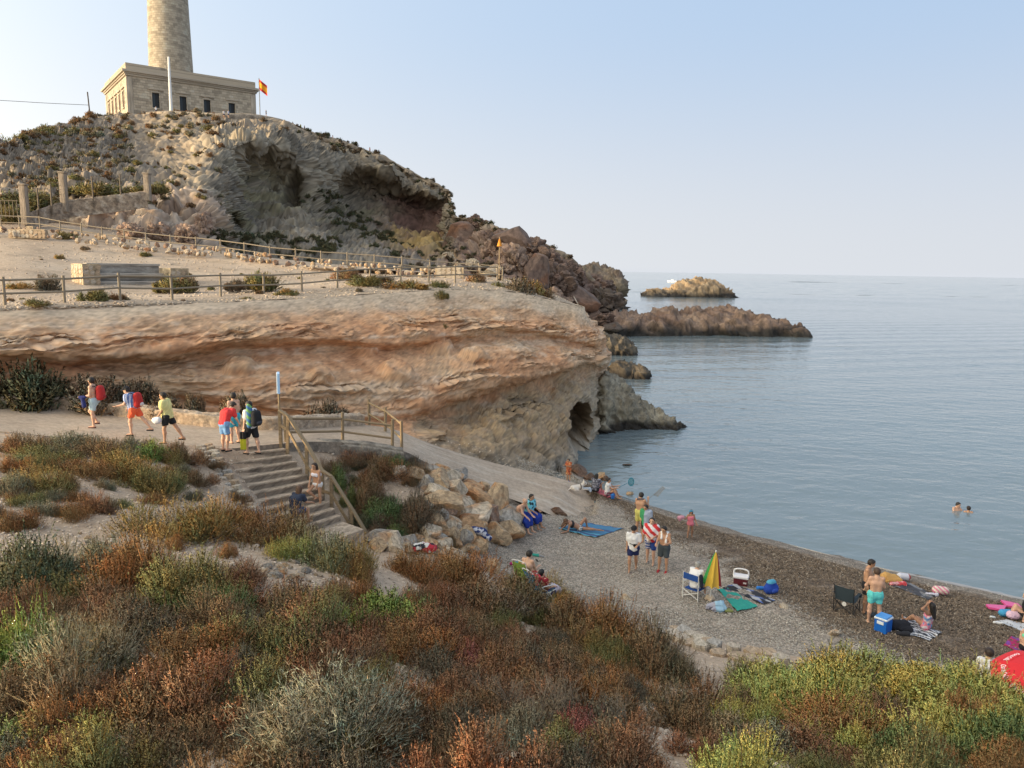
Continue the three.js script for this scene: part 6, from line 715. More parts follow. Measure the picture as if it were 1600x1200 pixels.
    if (c.t === 'cape') cloth('towel', [...torso.slice(1).map((b) => fat(b, 0.04)), fat(AL.up, 0.045, c.f ?? 0.85), fat(AR.up, 0.045, c.f ?? 0.85), [chest, add2(chest, lean, -(c.len ?? 0.3) * s), 0.15 * s, 0.17 * s]], c.c, [[add2(chest, lean, -(c.len ?? 0.3) * s), lean.clone().negate()], [add2(sh, lean, 0.075 * s), lean]], CLOTHM, 0.07);
    if (c.t === 'scarf') cloth('towel', [[add2(shL, right, -0.07 * s).addScaledVector(lean, 0.05 * s), add2(chest, right, 0.08 * s).addScaledVector(fwd, 0.12 * s).addScaledVector(lean, -0.12 * s), 0.04 * s, 0.035 * s], [add2(shR, right, 0.07 * s).addScaledVector(lean, 0.05 * s), add2(shL, right, -0.07 * s).addScaledVector(lean, 0.05 * s).addScaledVector(fwd, -0.07 * s), 0.04 * s, 0.04 * s], [add2(shR, right, 0.07 * s).addScaledVector(lean, 0.05 * s), add2(chest, right, -0.08 * s).addScaledVector(fwd, 0.12 * s), 0.04 * s, 0.035 * s]], c.c);
    if (c.t === 'cap') { const g = [[q(0, 0.035, -0.02), q(0, 0.045, 0.012), 0.104 * s, 0.1 * s]]; cloth('cap', g, c.c, [[q(0, 0.045, 0), headDir.clone().negate()]], CLOTHM, 0.01, 0.012 * s); const b = cloth('cap_brim', [[q(0.03, 0.05, 0.1), q(-0.03, 0.05, 0.1), 0.04 * s, 0.04 * s], [q(0.02, 0.045, 0.14), q(-0.02, 0.045, 0.14), 0.03 * s, 0.03 * s]], c.c, [[q(0, 0.06, 0), headDir], [q(0, 0.04, 0), headDir.clone().negate()]], CLOTHM, 0.02, 0.01 * s); }
    if (c.t === 'glasses') cloth('sunglasses', [[q(0.03, 0.012, 0.088), q(0.042, 0.012, 0.082), 0.02 * s, 0.02 * s], [q(-0.03, 0.012, 0.088), q(-0.042, 0.012, 0.082), 0.02 * s, 0.02 * s], [q(0.02, 0.016, 0.094), q(-0.02, 0.016, 0.094), 0.008 * s, 0.008 * s]], [0.01, 0.01, 0.012], [], HAIRM, 0.005, 0.008 * s);
    if (c.t === 'sandals') for (const f of [LL, LR]) cloth('sandal', [[f.heel.clone().add(V(0, -0.03 * s, 0)), f.toe.clone().add(V(0, -0.02 * s, 0)), 0.044 * s, 0.04 * s], ...(c.strap ? [[f.heel.clone().lerp(f.toe, 0.6).add(V(0, 0.01 * s, 0)), f.heel.clone().lerp(f.toe, 0.75).add(V(0, 0.005 * s, 0)), 0.042 * s, 0.038 * s]] : [])], c.c, c.strap ? [] : [[f.heel.clone().add(V(0, -0.025 * s, 0)), V(0, 1, 0)]], CLOTHM, 0.01, 0.012 * s);
  }
  const W = (p) => V(p.x, p.y + dy, p.z).applyAxisAngle(UP, o.yaw ?? 0).add(o.at); // joint -> world
  return { root, sh: W(sh), chest: W(chest), pel: W(pel), handL: W(add2(AL.wr, AL.d, 0.08 * s)), handR: W(add2(AR.wr, AR.d, 0.08 * s)), head: W(hc), back: fwd.clone().negate().applyAxisAngle(UP, o.yaw ?? 0), s };
}
const RED = [0.45, 0.025, 0.025], NAVY = [0.015, 0.025, 0.10], WHITE = [0.78, 0.77, 0.76], BLACK = [0.015, 0.015, 0.018], BLUE = [0.03, 0.10, 0.42], TURQ = [0.08, 0.52, 0.55];
const stripes = (a, b, f, ax = 'x') => (v) => Math.sin(v[ax] * f) > 0.1 ? a : b;
const walkL = [[[0.04, -0.9, 0.5], [0, -0.96, -0.1]], [[-0.04, -0.92, -0.38], [0, -0.82, -0.5]]], walkR = [walkL[1], walkL[0]].map((a, i) => a.map((d) => [i ? -0.04 : 0.04, d[1], d[2]]));
function backpack(pr, c, c2, label) { const t = thing('backpack', label, 'backpack', pr.chest.clone().addScaledVector(pr.back, 0.26).add(V(0, -0.08, 0)), Math.atan2(pr.back.x, pr.back.z)); const g = netMesh([[V(-0.08, -0.16, 0), V(0.08, -0.16, 0), 0.125, 0.125], [V(-0.06, 0, 0), V(0.06, 0, 0), 0.12, 0.12], [V(-0.07, 0.14, -0.02), V(0.07, 0.14, -0.02), 0.105, 0.105]], 0.018, 0.1); mesh('bag', tint(g, () => c), CLOTHM, t); mesh('pocket', tint(netMesh([[V(-0.06, -0.16, 0.09), V(0.06, -0.16, 0.09), 0.07, 0.07]], 0.016, 0.03), () => c2), CLOTHM, t); for (const x of [-0.1, 0.1]) mesh('strap', new THREE.TubeGeometry(new THREE.CatmullRomCurve3([V(x, 0.16, -0.06), V(x * 1.3, 0.24, -0.2), V(x * 1.5, 0.08, -0.36), V(x * 1.5, -0.14, -0.22)]), 10, 0.018, 5), std(0x1a1a1c), t); return t; }
const onPath = (px, py, y) => G(px, py, y + 0.01);
{ // walkers on the path
  const p1 = person({ at: onPath(150, 667, 5.53), yaw: -1.45, h: 1.8, skin: 'fair', beard: true, pose: { lean: [0, 1, 0.08], look: [-0.5, -0.1, 1], legs: [[[0.05, -1, 0.12], [0, -1, -0.05]], [[-0.04, -0.85, 0.45], [0, -0.85, -0.5]]], arms: [[[0.2, -1, 0.05], [-0.1, -0.25, 1]], [[-0.2, -1, 0.1], [0.2, -0.3, 1]]] }, wear: [{ t: 'shorts', c: [0.42, 0.56, 0.62], len: 0.62 }, { t: 'sandals', c: [0.08, 0.03, 0.03] }], label: 'bearded person in pale blue shorts with a red backpack walking up the path' });
  backpack(p1, RED, [0.3, 0.02, 0.02], 'red backpack on the bearded walker in pale blue shorts'); const b1 = single('folded_towel', tint(netMesh([[V(-0.1, 0.05, 0), V(0.1, 0.06, 0), 0.07, 0.06], [V(0, 0, 0), V(0.06, -0.3, 0.02), 0.07, 0.09]], 0.02, 0.06), () => [0.02, 0.03, 0.14]), CLOTHM, 'dark blue towel carried in front of the bearded walker', 'towel'); b1.position.copy(p1.handL).add(V(0.1, -0.02, 0.03)); b1.scale.setScalar(0.85);
  const p2 = person({ at: onPath(212, 679, 5.46), yaw: -1.55, h: 1.74, skin: 'fair', pose: { lean: [0, 1, 0.3], head: [0, 1, 0.35], legs: [[[0.03, -0.95, 0.28], [0, -1, -0.05]], [[-0.03, -0.82, -0.55], [0, -0.8, -0.6]]], arms: [[[0.15, -1, 0.3], [0, -0.3, 1]], [[-0.15, -1, -0.1], [0, -0.7, 0.7]]] }, wear: [{ t: 'shorts', c: [0.85, 0.13, 0.05], len: 0.6 }, { t: 'cape', c: stripes([0.5, 0.56, 0.72], [0.10, 0.17, 0.42], 70, 'z'), len: 0.36, f: 0.45 }, { t: 'cap', c: BLACK }, { t: 'sandals', c: BLACK }], label: 'person in black cap and orange red shorts with a blue striped towel over the shoulders' });
  backpack(p2, RED, [0.6, 0.55, 0.55], 'red backpack on the walker with the blue striped towel');
  const p3 = person({ at: onPath(264, 692, 5.4), yaw: -1.5, h: 1.74, skin: 'tan', pose: { lean: [0, 1, 0.15], legs: [[[0.03, -0.95, 0.22], [0, -1, 0]], [[-0.03, -0.85, -0.5], [0, -0.85, -0.5]]], arms: [[[0.15, -1, 0.1], [0, -0.8, 0.55]], [[-0.15, -1, 0.1], [0, -0.8, 0.5]]] }, wear: [{ t: 'shorts', c: BLACK, len: 0.6 }, { t: 'cape', c: (v) => (Math.sin(v.x * 40 + v.y * 30) > 0.6 ? [0.75, 0.68, 0.3] : [0.66, 0.62, 0.27]), len: 0.42, f: 0.4 }, { t: 'glasses' }, { t: 'sandals', c: BLACK }], label: 'person in sunglasses wrapped in a yellow towel walking up the path' });
  const b3 = single('bundle', tint(netMesh([[V(-0.06, 0, 0), V(0.07, 0.02, 0), 0.09, 0.1], [V(0, -0.05, 0.02), V(0.08, -0.04, 0), 0.08, 0.08]], 0.02, 0.05), () => [0.75, 0.75, 0.77]), CLOTHM, 'white bundle in the hand of the yellow towel walker', 'bundle'); b3.position.copy(p3.handL).add(V(0, -0.03, 0));
  person({ at: onPath(352, 704, 5.22), yaw: 2.5, h: 1.72, skin: 'fair', pose: { lean: [0.1, 1, 0.45], hunch: 1, head: [0.1, 0.75, 0.7], look: [0.1, -0.6, 0.8], legs: [[[0.08, -1, 0.05], [0, -1, -0.05]], [[-0.08, -1, 0.12], [0, -1, -0.12]]], arms: [[[0.3, -1, 0.25], [-0.1, -0.8, 0.5]], [[-0.3, -1, 0.25], [0.1, -0.8, 0.5]]] }, wear: [{ t: 'shirt', c: [0.55, 0.035, 0.04] }, { t: 'shorts', c: [0.16, 0.32, 0.58], len: 0.7 }, { t: 'sandals', c: BLACK }], label: 'person in red shirt and blue shorts bending forward at the top of the stairs' });
  person({ at: onPath(367, 692, 5.2), yaw: -2.2, h: 1.78, skin: 'fair', pose: { look: [-0.4, 0, 1], legs: [[[0.07, -1, 0.03], [0, -1, -0.03]], [[-0.07, -1, 0.0], [0, -0.95, -0.2]]], arms: [[[0.18, -1, 0.05], [0, -0.9, 0.4]], [[-0.18, -1, 0.05], [0, -0.9, 0.4]]] }, wear: [{ t: 'shorts', c: [0.06, 0.42, 0.55], len: 0.7 }, { t: 'sandals', c: BLACK }], label: 'bare chested person in turquoise shorts standing at the top of the stairs' });
  const p6 = person({ at: onPath(394, 708, 5.2), yaw: -2.0, h: 1.76, skin: 'fair', pose: { lean: [0, 1, 0.08], legs: [[[0.05, -0.95, 0.28], [0, -1, -0.05]], [[-0.05, -0.96, -0.25], [0, -0.95, -0.2]]], arms: [[[0.2, -1, 0.05], [0, -1, 0.2]], [[-0.2, -1, 0.05], [0, -1, 0.2]]] }, wear: [{ t: 'shirt', c: WHITE }, { t: 'shorts', c: BLACK, len: 0.8 }, { t: 'sandals', c: BLACK }], label: 'person in white shirt and black shorts with a black backpack at the stairs' });
  backpack(p6, BLACK, [0.05, 0.05, 0.06], 'black backpack on the person in white shirt'); const tw = single('rolled_towel', tint(netMesh([[V(0, 0.3, 0), V(0.02, -0.35, 0.02), 0.07, 0.08], [V(0.08, 0.25, 0), V(0.05, -0.1, 0), 0.05, 0.05]], 0.018, 0.04), (v) => Math.sin(v.y * 30 + v.x * 20) > 0 ? [0.05, 0.16, 0.36] : [0.16, 0.34, 0.12]), CLOTHM, 'blue and green towel hanging over the shoulder of the black backpack wearer', 'towel'); tw.position.copy(p6.sh).addScaledVector(p6.back, 0.2).add(V(-0.16, -0.12, 0.1));
  const fins = thing('swim_fins', 'pair of black and yellow swim fins held by the person in white shirt', 'swim fins', p6.handL.clone().add(V(-0.02, -0.3, 0.05)), 0.4); [-0.03, 0.05].forEach((x, i) => { mesh('fin_blade', bx(0.1, 0.36, 0.02, x, -0.15, i * 0.05, 0.008), std(0xb9b52a), fins); mesh('fin_foot', bx(0.12, 0.24, 0.08, x, 0.14, i * 0.05, 0.03), std(0x18181a), fins); });
}
{ // on the stairs
  const at = onStep(497, 794).add(V(0, 0.02, 0)); person({ at, yaw: -0.5, h: 1.56, skin: 'tan', slim: 0.92, hair: { t: 'long', c: [0.035, 0.018, 0.01] }, pose: { lean: [0, 1, 0.14], head: [0, 1, 0.3], look: [0.1, -0.4, 1], legs: [[[0.08, -1, 0.03], [0, -1, -0.03]], [[-0.1, -0.55, 0.85], [0.25, -0.6, -0.6]]], arms: [[[0.1, -1, 0.2], [-0.1, -1, 0.4]], [[-0.15, -1, 0.25], [0.2, -0.85, 0.5]]] }, wear: [{ t: 'top', c: [0.72, 0.70, 0.76] }, { t: 'briefs', c: WHITE }], label: 'long haired person in white swimwear lifting one foot on the stairs' });
  person({ at: onStep(462, 822).add(V(0, 0.02, 0)), yaw: 2.6, h: 1.6, skin: 'tan', hair: { t: 'long', c: [0.10, 0.05, 0.025] }, pose: { lean: [0, 1, 0.2], hunch: 1, legs: [[[0.1, -0.1, 1], [0, -1, 0.1]], [[-0.1, -0.1, 1], [0, -1, 0.1]]], arms: [[[0.1, -0.8, 0.5], [0, -0.3, 1]], [[-0.1, -0.8, 0.5], [0, -0.3, 1]]] }, wear: [{ t: 'shirt', c: [0.03, 0.04, 0.07] }, { t: 'shorts', c: [0.06, 0.08, 0.14] }], label: 'long haired person in dark clothes sitting low on the stairs behind the shrub' });
}
{ // far end of the beach
  const pr = (a, b, c) => (v) => { const w = worley(v.x * 16, v.y * 16, v.z * 16); return w[2] < 0.4 ? a : w[2] < 0.75 ? b : c; };
  person({ at: G(888, 752, 0.62), yaw: -0.7, h: 1.2, skin: 'tan', hair: { t: 'short', c: [0.03, 0.02, 0.012] }, pose: { head: [0, 1, 0.2], arms: [[[0.2, -0.8, 0.5], [-0.2, 0.3, 0.8]], [[-0.2, -0.8, 0.5], [0.2, 0.3, 0.8]]] }, wear: [{ t: 'dress', c: pr([0.5, 0.13, 0.04], [0.3, 0.05, 0.03], [0.6, 0.35, 0.16]), len: 0.36 }, { t: 'sandals', c: [0.05, 0.06, 0.25], strap: true }], label: 'small person wrapped in an orange patterned robe standing by the water' });
  const sit = (f) => [[[0.1, 0.55, 0.8], [0, -0.85, 0.5]], [[-0.1, 0.5, 0.85], [0, -0.88, 0.45]]];
  person({ at: G(930, 770, 0.35), yaw: 2.6, h: 1.62, skin: 'tan', hair: { t: 'long', c: [0.008, 0.007, 0.008] }, pose: { lean: [0, 1, 0.15], legs: sit(), arms: [[[0.2, -0.8, 0.5], [0, 0, 1]], [[-0.2, -0.8, 0.5], [0, 0, 1]]] }, wear: [{ t: 'shirt', c: pr([0.12, 0.12, 0.15], [0.3, 0.3, 0.34], [0.06, 0.06, 0.08]) }, { t: 'shorts', c: BLACK }], label: 'black haired person in grey patterned shirt sitting with the back turned by the water' });
  const w = person({ at: G(949, 777, 0.38), yaw: 1.35, h: 1.65, skin: 'tan', hair: { t: 'bun', c: [0.02, 0.012, 0.01] }, pose: { lean: [0, 1, 0.05], legs: sit(), arms: [[[0.15, -0.6, 0.7], [0, 0.2, 1]], [[-0.15, -0.6, 0.7], [0.1, 0.2, 1]]] }, wear: [{ t: 'shirt', c: WHITE, sleeve: 0.1 }, { t: 'shorts', c: pr([0.25, 0.08, 0.1], [0.4, 0.35, 0.35], [0.1, 0.05, 0.08]) }, { t: 'glasses' }], label: 'person in white top and sunglasses sitting on a red towel by the water' });
  const n = thing('fishing_net', 'teal hand net held up by the sitting person in white top', 'net', w.handR.clone()); mesh('handle', barGeo(V(0, 0, 0), V(0.45, 0.22, -0.1), 0.012), std(0x2f6f80), n); const hoop = new THREE.TorusGeometry(0.16, 0.018, 6, 20); hoop.scale(0.85, 1.2, 1); hoop.translate(0.62, 0.28, -0.1); mesh('hoop', hoop, std(0x1f7f93), n); const nb = new THREE.SphereGeometry(0.15, 14, 10); nb.scale(0.85, 1.2, 0.35); nb.translate(0.62, 0.28, -0.12); mesh('netting', nb, std(0x3b93a4, { transparent: true, opacity: 0.45 }), n);
}
{ // couple on the rock
  const base = hit(806, 828), seat = [[[0.08, -0.25, 1], [0, -0.95, 0.35]], [[-0.08, -0.3, 1], [0, -0.95, 0.3]]];
  person({ at: hit(811, 829), yaw: 0.95, h: 1.75, skin: 'fair', hair: { t: 'bald' }, pose: { lean: [0, 1, 0.25], hunch: 1, head: [0, 1, 0.35], legs: seat, arms: [[[0.15, -0.9, 0.45], [-0.15, -0.6, 0.9]], [[-0.15, -0.9, 0.45], [0.15, -0.6, 0.9]]] }, wear: [{ t: 'wrap', c: [0.012, 0.04, 0.30] }], label: 'bald bare chested person with a blue towel round the legs sitting on a rock' });
  person({ at: hit(826, 826).add(V(0, 0, -0.25)), yaw: 1.0, h: 1.72, skin: 'tan', hair: { t: 'short', c: [0.02, 0.014, 0.01] }, pose: { lean: [0, 1, 0.15], head: [0, 1, 0.15], legs: seat, arms: [[[0.15, -0.9, 0.3], [-0.2, -0.4, 0.9]], [[-0.15, -0.9, 0.3], [0.2, -0.4, 0.9]]] }, wear: [{ t: 'wrap', c: [0.012, 0.04, 0.30] }, { t: 'cape', c: (v) => { const q = worley(v.x * 9, v.y * 9, v.z * 9); return q[2] < 0.28 ? [0.02, 0.05, 0.06] : q[2] < 0.5 ? [0.16, 0.55, 0.4] : [0.2, 0.6, 0.7]; }, len: 0.28 }], label: 'dark haired person in turquoise and black patterned towel sitting on a rock' });
}
{ // sunbather
  const at = hit(905, 830, 0.02); person({ at, yaw: 0.05, h: 1.66, skin: 'brown', slim: 0.95, hair: { t: 'long', c: [0.11, 0.05, 0.02], dir: [-0.6, -0.6, 0.5] }, pose: { lean: [-0.86, 0.42, 0.1], right: [0.05, -0.1, 1], head: [-0.7, 0.5, 0.4], look: [-0.3, -0.6, 0.8], legs: [[[0.97, -0.05, 0.15], [0.98, -0.08, 0.05], [1, -0.1, 0.3]], [[0.62, 0.72, -0.2], [0.25, -0.9, -0.25], [1, -0.2, 0]]], arms: [[[-0.3, -0.9, 0.35], [-0.85, -0.1, 0.5]], [[-0.5, -0.8, -0.2], [-0.6, -0.2, 0.7]]] }, wear: [{ t: 'top', c: BLACK }, { t: 'briefs', c: (v) => worley(v.x * 20, v.y * 20, v.z * 20)[2] > 0.5 ? [0.5, 0.5, 0.5] : BLACK }], label: 'brown haired person in black bikini lying on a blue towel' });
}
{ // group walking over the pebbles
  const g1 = person({ at: hit(999, 834), yaw: 2.6, h: 1.78, skin: 'tan', pose: { head: [0, 1, 0.25], look: [0.5, -0.3, 0.8], legs: [[[0.07, -1, 0.05], [0, -1, -0.05]], [[-0.07, -1, -0.05], [0, -1, -0.05]]], arms: [[[0.3, -0.7, 0.5], [-0.2, 0.6, 0.7]], [[-0.3, -0.7, 0.5], [0.2, 0.8, 0.5]]] }, wear: [{ t: 'shorts', c: [0.62, 0.56, 0.16], len: 0.8 }, { t: 'scarf', c: [0.14, 0.11, 0.11] }, { t: 'sandals', c: BLACK }], label: 'bare chested person in yellow shorts with a net over the shoulder' });
  const n = thing('landing_net', 'grey landing net carried on the shoulder of the person in yellow shorts', 'net', g1.handR.clone().add(V(0.02, -0.05, 0))); n.scale.setScalar(0.62); mesh('handle', barGeo(V(0, 0, 0), V(0.7, 0.55, -0.2), 0.013), std(0x77736c), n); const fr = [V(0.35, 0.25, -0.1), V(0.95, 0.8, -0.25), V(1.1, 0.66, -0.28), V(0.62, 0.12, -0.12)]; for (let i = 0; i < 4; i++) mesh('frame', barGeo(fr[i], fr[(i + 1) % 4], 0.012), std(0x8a867e), n); mesh('netting', prism(fr.map((p) => p.clone()), 0.015), std(0x9a958c, { transparent: true, opacity: 0.55 }), n);
  person({ at: hit(1008, 848), yaw: -0.6, h: 1.6, skin: 'tan', pose: { head: [0, 1, 0.3], look: [-0.3, -0.4, 0.9] }, wear: [{ t: 'shirt', c: BLACK }, { t: 'shorts', c: BLACK }, { t: 'cape', c: (v) => v.x < -0.02 ? [0.05, 0.30, 0.12] : [0.35, 0.4, 0.5], len: 0.45 }], label: 'dark haired person with a green towel behind the red and white towel' });
  person({ at: hit(1016, 881), yaw: -0.35, h: 1.78, skin: 'fair', pose: { legs: [[[0.08, -0.97, 0.2], [0, -1, -0.05]], [[-0.08, -0.97, -0.12], [-0.05, -0.96, -0.2]]], arms: [[[0.25, -0.9, 0.2], [-0.6, -0.3, 0.7]], [[-0.25, -0.9, 0.2], [0.6, -0.4, 0.6]]] }, wear: [{ t: 'shorts', c: (v) => v.x < -0.03 && Math.sin(v.y * 60) > 0.2 ? [0.5, 0.5, 0.6] : [0.02, 0.06, 0.26], len: 0.7 }, { t: 'cape', c: (v) => Math.sin((v.x * 0.9 + v.y) * 21) > 0.0 ? [0.62, 0.035, 0.04] : [0.74, 0.70, 0.72], len: 0.4 }], label: 'person wrapped in a red and white towel walking in blue shorts' });
  const g4 = person({ at: hit(988, 893), yaw: -0.25, h: 1.72, skin: 'tan', pose: { head: [0, 1, 0.15], legs: [[[0.05, -0.97, -0.2], [0, -0.9, -0.4]], [[-0.05, -0.97, 0.25], [0, -1, -0.08]]], arms: [[[0.25, -0.9, 0.15], [-0.4, -0.3, 0.8]], [[-0.18, -1, 0.05], [-0.05, -0.98, 0.2]]] }, wear: [{ t: 'shirt', c: WHITE, len: 0.14, sleeve: 0.75 }, { t: 'shorts', c: NAVY, len: 0.55 }, { t: 'cap', c: BLACK }], label: 'person in white shirt, navy shorts and black cap walking over the pebbles' });
  const wb = thing('waist_bag', 'small black waist bag worn over the white shirt', 'bag', g4.chest.clone().add(V(0.04, -0.2, 0.2)), -0.25); mesh('pouch', bx(0.16, 0.1, 0.08, 0, 0, 0, 0.03), std(0x17120f), wb); mesh('strap', barGeo(V(-0.08, 0.01, 0), V(-0.22, 0.05, -0.06), 0.012), std(0x17120f), wb);
  person({ at: hit(1036, 893), yaw: -0.45, h: 1.72, skin: 'tan', pose: { head: [-0.05, 1, 0.35], look: [-0.3, -0.6, 0.8], legs: [[[0.08, -1, 0.1], [0, -1, -0.06]], [[-0.12, -1, 0.08], [-0.05, -1, -0.05]]], arms: [[[0.25, -0.9, 0.25], [-0.6, -0.1, 0.8]], [[-0.25, -0.9, 0.2], [0.1, -0.1, 0.9]]] }, wear: [{ t: 'shorts', c: [0.06, 0.075, 0.085], len: 0.7 }, { t: 'scarf', c: WHITE }, { t: 'sandals', c: [0.4, 0.03, 0.04], strap: true }], label: 'bare chested person in grey shorts with a white towel round the neck' });
  const gi = person({ at: hit(1078, 841), yaw: 0.1, h: 1.24, skin: 'brown', hair: { t: 'long', c: [0.025, 0.015, 0.01] }, pose: { look: [-0.3, 0, 1], legs: [[[0.12, -0.95, -0.1], [0.1, -0.9, -0.35]], [[-0.12, -0.95, 0.25], [-0.1, -1, -0.05]]], arms: [[[0.3, -0.9, 0.1], [0.1, -0.7, 0.6]], [[-0.6, -0.7, 0.1], [-0.8, 0.3, 0.3]]] }, wear: [{ t: 'swimsuit', c: [0.75, 0.2, 0.26] }], label: 'child in pink swimsuit walking along the shore' });
  const pk = single('beach_toy', tint(netMesh([[V(-0.08, 0, 0), V(0.08, 0.03, 0), 0.08, 0.07], [V(0, 0.05, 0.02), V(-0.05, -0.08, 0), 0.06, 0.06]], 0.018, 0.03), () => [0.6, 0.28, 0.36]), CLOTHM, 'pink beach toy in the hand of the child in pink swimsuit', 'toy'); pk.position.copy(gi.handR); const mk = single('diving_mask', netMesh([[V(-0.05, 0, 0), V(0.05, 0, 0), 0.03, 0.03]], 0.012, 0.01), std(0x3f93b8), 'blue diving mask pushed up on the head of the child in pink', 'mask'); mk.position.copy(gi.head).add(V(-0.03, 0.06, 0.07));
}
const chairSit = [[[0.09, 0.05, 1], [0, -0.98, 0.15]], [[-0.09, 0.05, 1], [0, -0.98, 0.15]]];
const seated = {}; { // in the chairs
  seated.green = { at: hit(824, 921), yaw: 2.5 }; seated.blue = { at: hit(850, 938), yaw: 2.2 }; seated.old = { at: hit(1085, 933), yaw: 2.35 };
  person({ ...seated.green, h: 1.76, skin: 'fair', pose: { lean: [0, 1, -0.05], hunch: 0.6, head: [0, 1, 0.3], look: [0, -0.5, 1], legs: chairSit, arms: [[[0.2, -0.9, 0.35], [-0.2, 0.05, 1]], [[-0.2, -0.9, 0.35], [0.2, 0.05, 1]]] }, wear: [{ t: 'shorts', c: [0.5, 0.05, 0.06] }], label: 'bare chested person sitting in the green beach chair' });
  person({ ...seated.blue, h: 1.6, skin: 'fair', hair: { t: 'bun', c: [0.008, 0.007, 0.008] }, pose: { lean: [0, 1, -0.2], legs: [[[0.09, 0.1, 1], [0, -0.6, 0.8]], [[-0.09, 0.1, 1], [0, -0.6, 0.8]]], arms: [[[0.2, -0.9, 0.35], [-0.1, -0.1, 1]], [[-0.2, -0.9, 0.35], [0.1, -0.1, 1]]] }, wear: [{ t: 'shirt', c: [0.3, 0.02, 0.03], sleeve: 0.1 }, { t: 'wrap', c: (v) => v.z > 0.3 ? [0.55, 0.5, 0.58] : [0.02, 0.06, 0.25] }], label: 'dark haired person reclining in the blue beach chair' });
  person({ ...seated.old, h: 1.62, skin: 'fair', hair: { t: 'short', c: [0.33, 0.32, 0.30] }, pose: { lean: [0, 1, 0.05], hunch: 0.7, head: [0, 1, 0.15], legs: chairSit, arms: [[[0.2, -0.95, 0.2], [-0.1, -0.2, 1]], [[-0.2, -0.95, 0.2], [0.1, -0.2, 1]]] }, wear: [{ t: 'shirt', c: WHITE, sleeve: 1, len: 0.1 }, { t: 'shorts', c: [0.35, 0.38, 0.5], len: 0.8 }], label: 'grey haired person in white shirt sitting in the blue canvas chair' });
}
{ // standing pair, girl on striped towel, people at the right edge, swimmers
  person({ at: hit(1351, 957), yaw: 1.0, h: 1.8, skin: 'tan', pose: { head: [0.1, 1, 0.35], look: [0.2, -0.6, 0.8], arms: [[[0.15, -0.95, 0.3], [0, -0.6, 0.8]], [[-0.15, -1, 0.05], [-0.05, -1, 0.15]]] }, wear: [{ t: 'shorts', c: BLACK, len: 0.55 }], label: 'bare chested person in black shorts looking down beside the camping chair' });
  person({ at: hit(1364, 974), yaw: 2.95, h: 1.78, skin: 'fair', hair: { t: 'short', c: [0.07, 0.04, 0.025] }, pose: { head: [0, 1, 0.2], legs: [[[0.1, -1, 0.03], [0.03, -1, -0.03]], [[-0.14, -1, 0.03], [-0.08, -1, -0.03]]], arms: [[[0.35, -0.9, 0.2], [-0.1, -0.75, 0.65]], [[-0.25, -0.95, 0.2], [0.1, -0.6, 0.8]]] }, wear: [{ t: 'shorts', c: [0.12, 0.60, 0.60], len: 0.5 }, { t: 'sandals', c: [0.6, 0.58, 0.55] }], label: 'person in turquoise shorts seen from behind beside the blue cooler' });
  const pf = (v) => { const q = worley(v.x * 13, v.y * 13, v.z * 13); return q[2] < 0.4 ? [0.7, 0.22, 0.3] : q[2] < 0.7 ? [0.68, 0.6, 0.62] : [0.15, 0.3, 0.55]; };
  person({ at: hit(1446, 985, 0.03), yaw: -2.5, h: 1.64, skin: 'brown', hair: { t: 'long', c: [0.015, 0.012, 0.01] }, pose: { lean: [0, 1, -0.18], head: [0, 1, -0.2], legs: [[[0.12, 0.5, 0.86], [0, -0.7, 0.7]], [[-0.35, 0.1, 0.9], [0.5, -0.15, 0.5]]], arms: [[[0.75, 0.6, 0.3], [-0.8, 0.5, -0.2]], [[-0.75, 0.6, 0.4], [0.8, 0.5, -0.2]]] }, wear: [{ t: 'swimsuit', c: pf }], label: 'person in pink flowered swimsuit sitting with raised arms on the striped towel' });
  person({ at: hit(1604, 972, 0.03), yaw: -2.2, h: 1.6, skin: 'fair', hair: { t: 'long', c: [0.5, 0.32, 0.12] }, pose: { lean: [0, 1, 0.1], legs: [[[0.1, 0.55, 0.8], [0, -0.85, 0.5]], [[-0.1, 0.5, 0.85], [0, -0.88, 0.45]]] }, wear: [{ t: 'shirt', c: BLACK }, { t: 'shorts', c: BLACK }], label: 'blond person in black shirt sitting beside the pink floats' });
  person({ at: hit(1604, 1018, 0.03), yaw: 2.6, h: 1.62, skin: 'fair', hair: { t: 'bun', c: [0.05, 0.03, 0.02] }, pose: { lean: [-0.1, 1, 0.05], legs: [[[0.1, 0.1, 1], [0, -0.15, 1]], [[-0.1, 0.1, 1], [0, -0.15, 1]]] }, wear: [{ t: 'top', c: [0.2, 0.7, 0.4] }, { t: 'briefs', c: BLACK }], label: 'person in green bikini top sitting on the magenta towel' });
  person({ at: hit(1541, 1078, 0.03), yaw: 2.8, h: 1.7, skin: 'fair', hair: { t: 'short', c: [0.03, 0.016, 0.01] }, pose: { lean: [0, 1, 0.1], legs: [[[0.1, 0.5, 0.85], [0, -0.85, 0.5]], [[-0.1, 0.5, 0.85], [0, -0.85, 0.5]]] }, wear: [{ t: 'shirt', c: WHITE }, { t: 'shorts', c: NAVY }], label: 'dark haired person beside the red parasol half hidden by the thicket' });
  const sw = G(1494, 797, 0); person({ at: sw, sink: -0.4, yaw: 0.3, h: 1.78, skin: 'fair', pose: { head: [0, 1, 0.4], look: [0.2, -0.6, 0.8], arms: [[[0.5, -0.7, 0.5], [-0.4, -0.3, 0.9]], [[-0.5, -0.7, 0.5], [0.4, -0.3, 0.9]]] }, wear: [{ t: 'shorts', c: NAVY }], label: 'swimmer standing chest deep in the sea' });
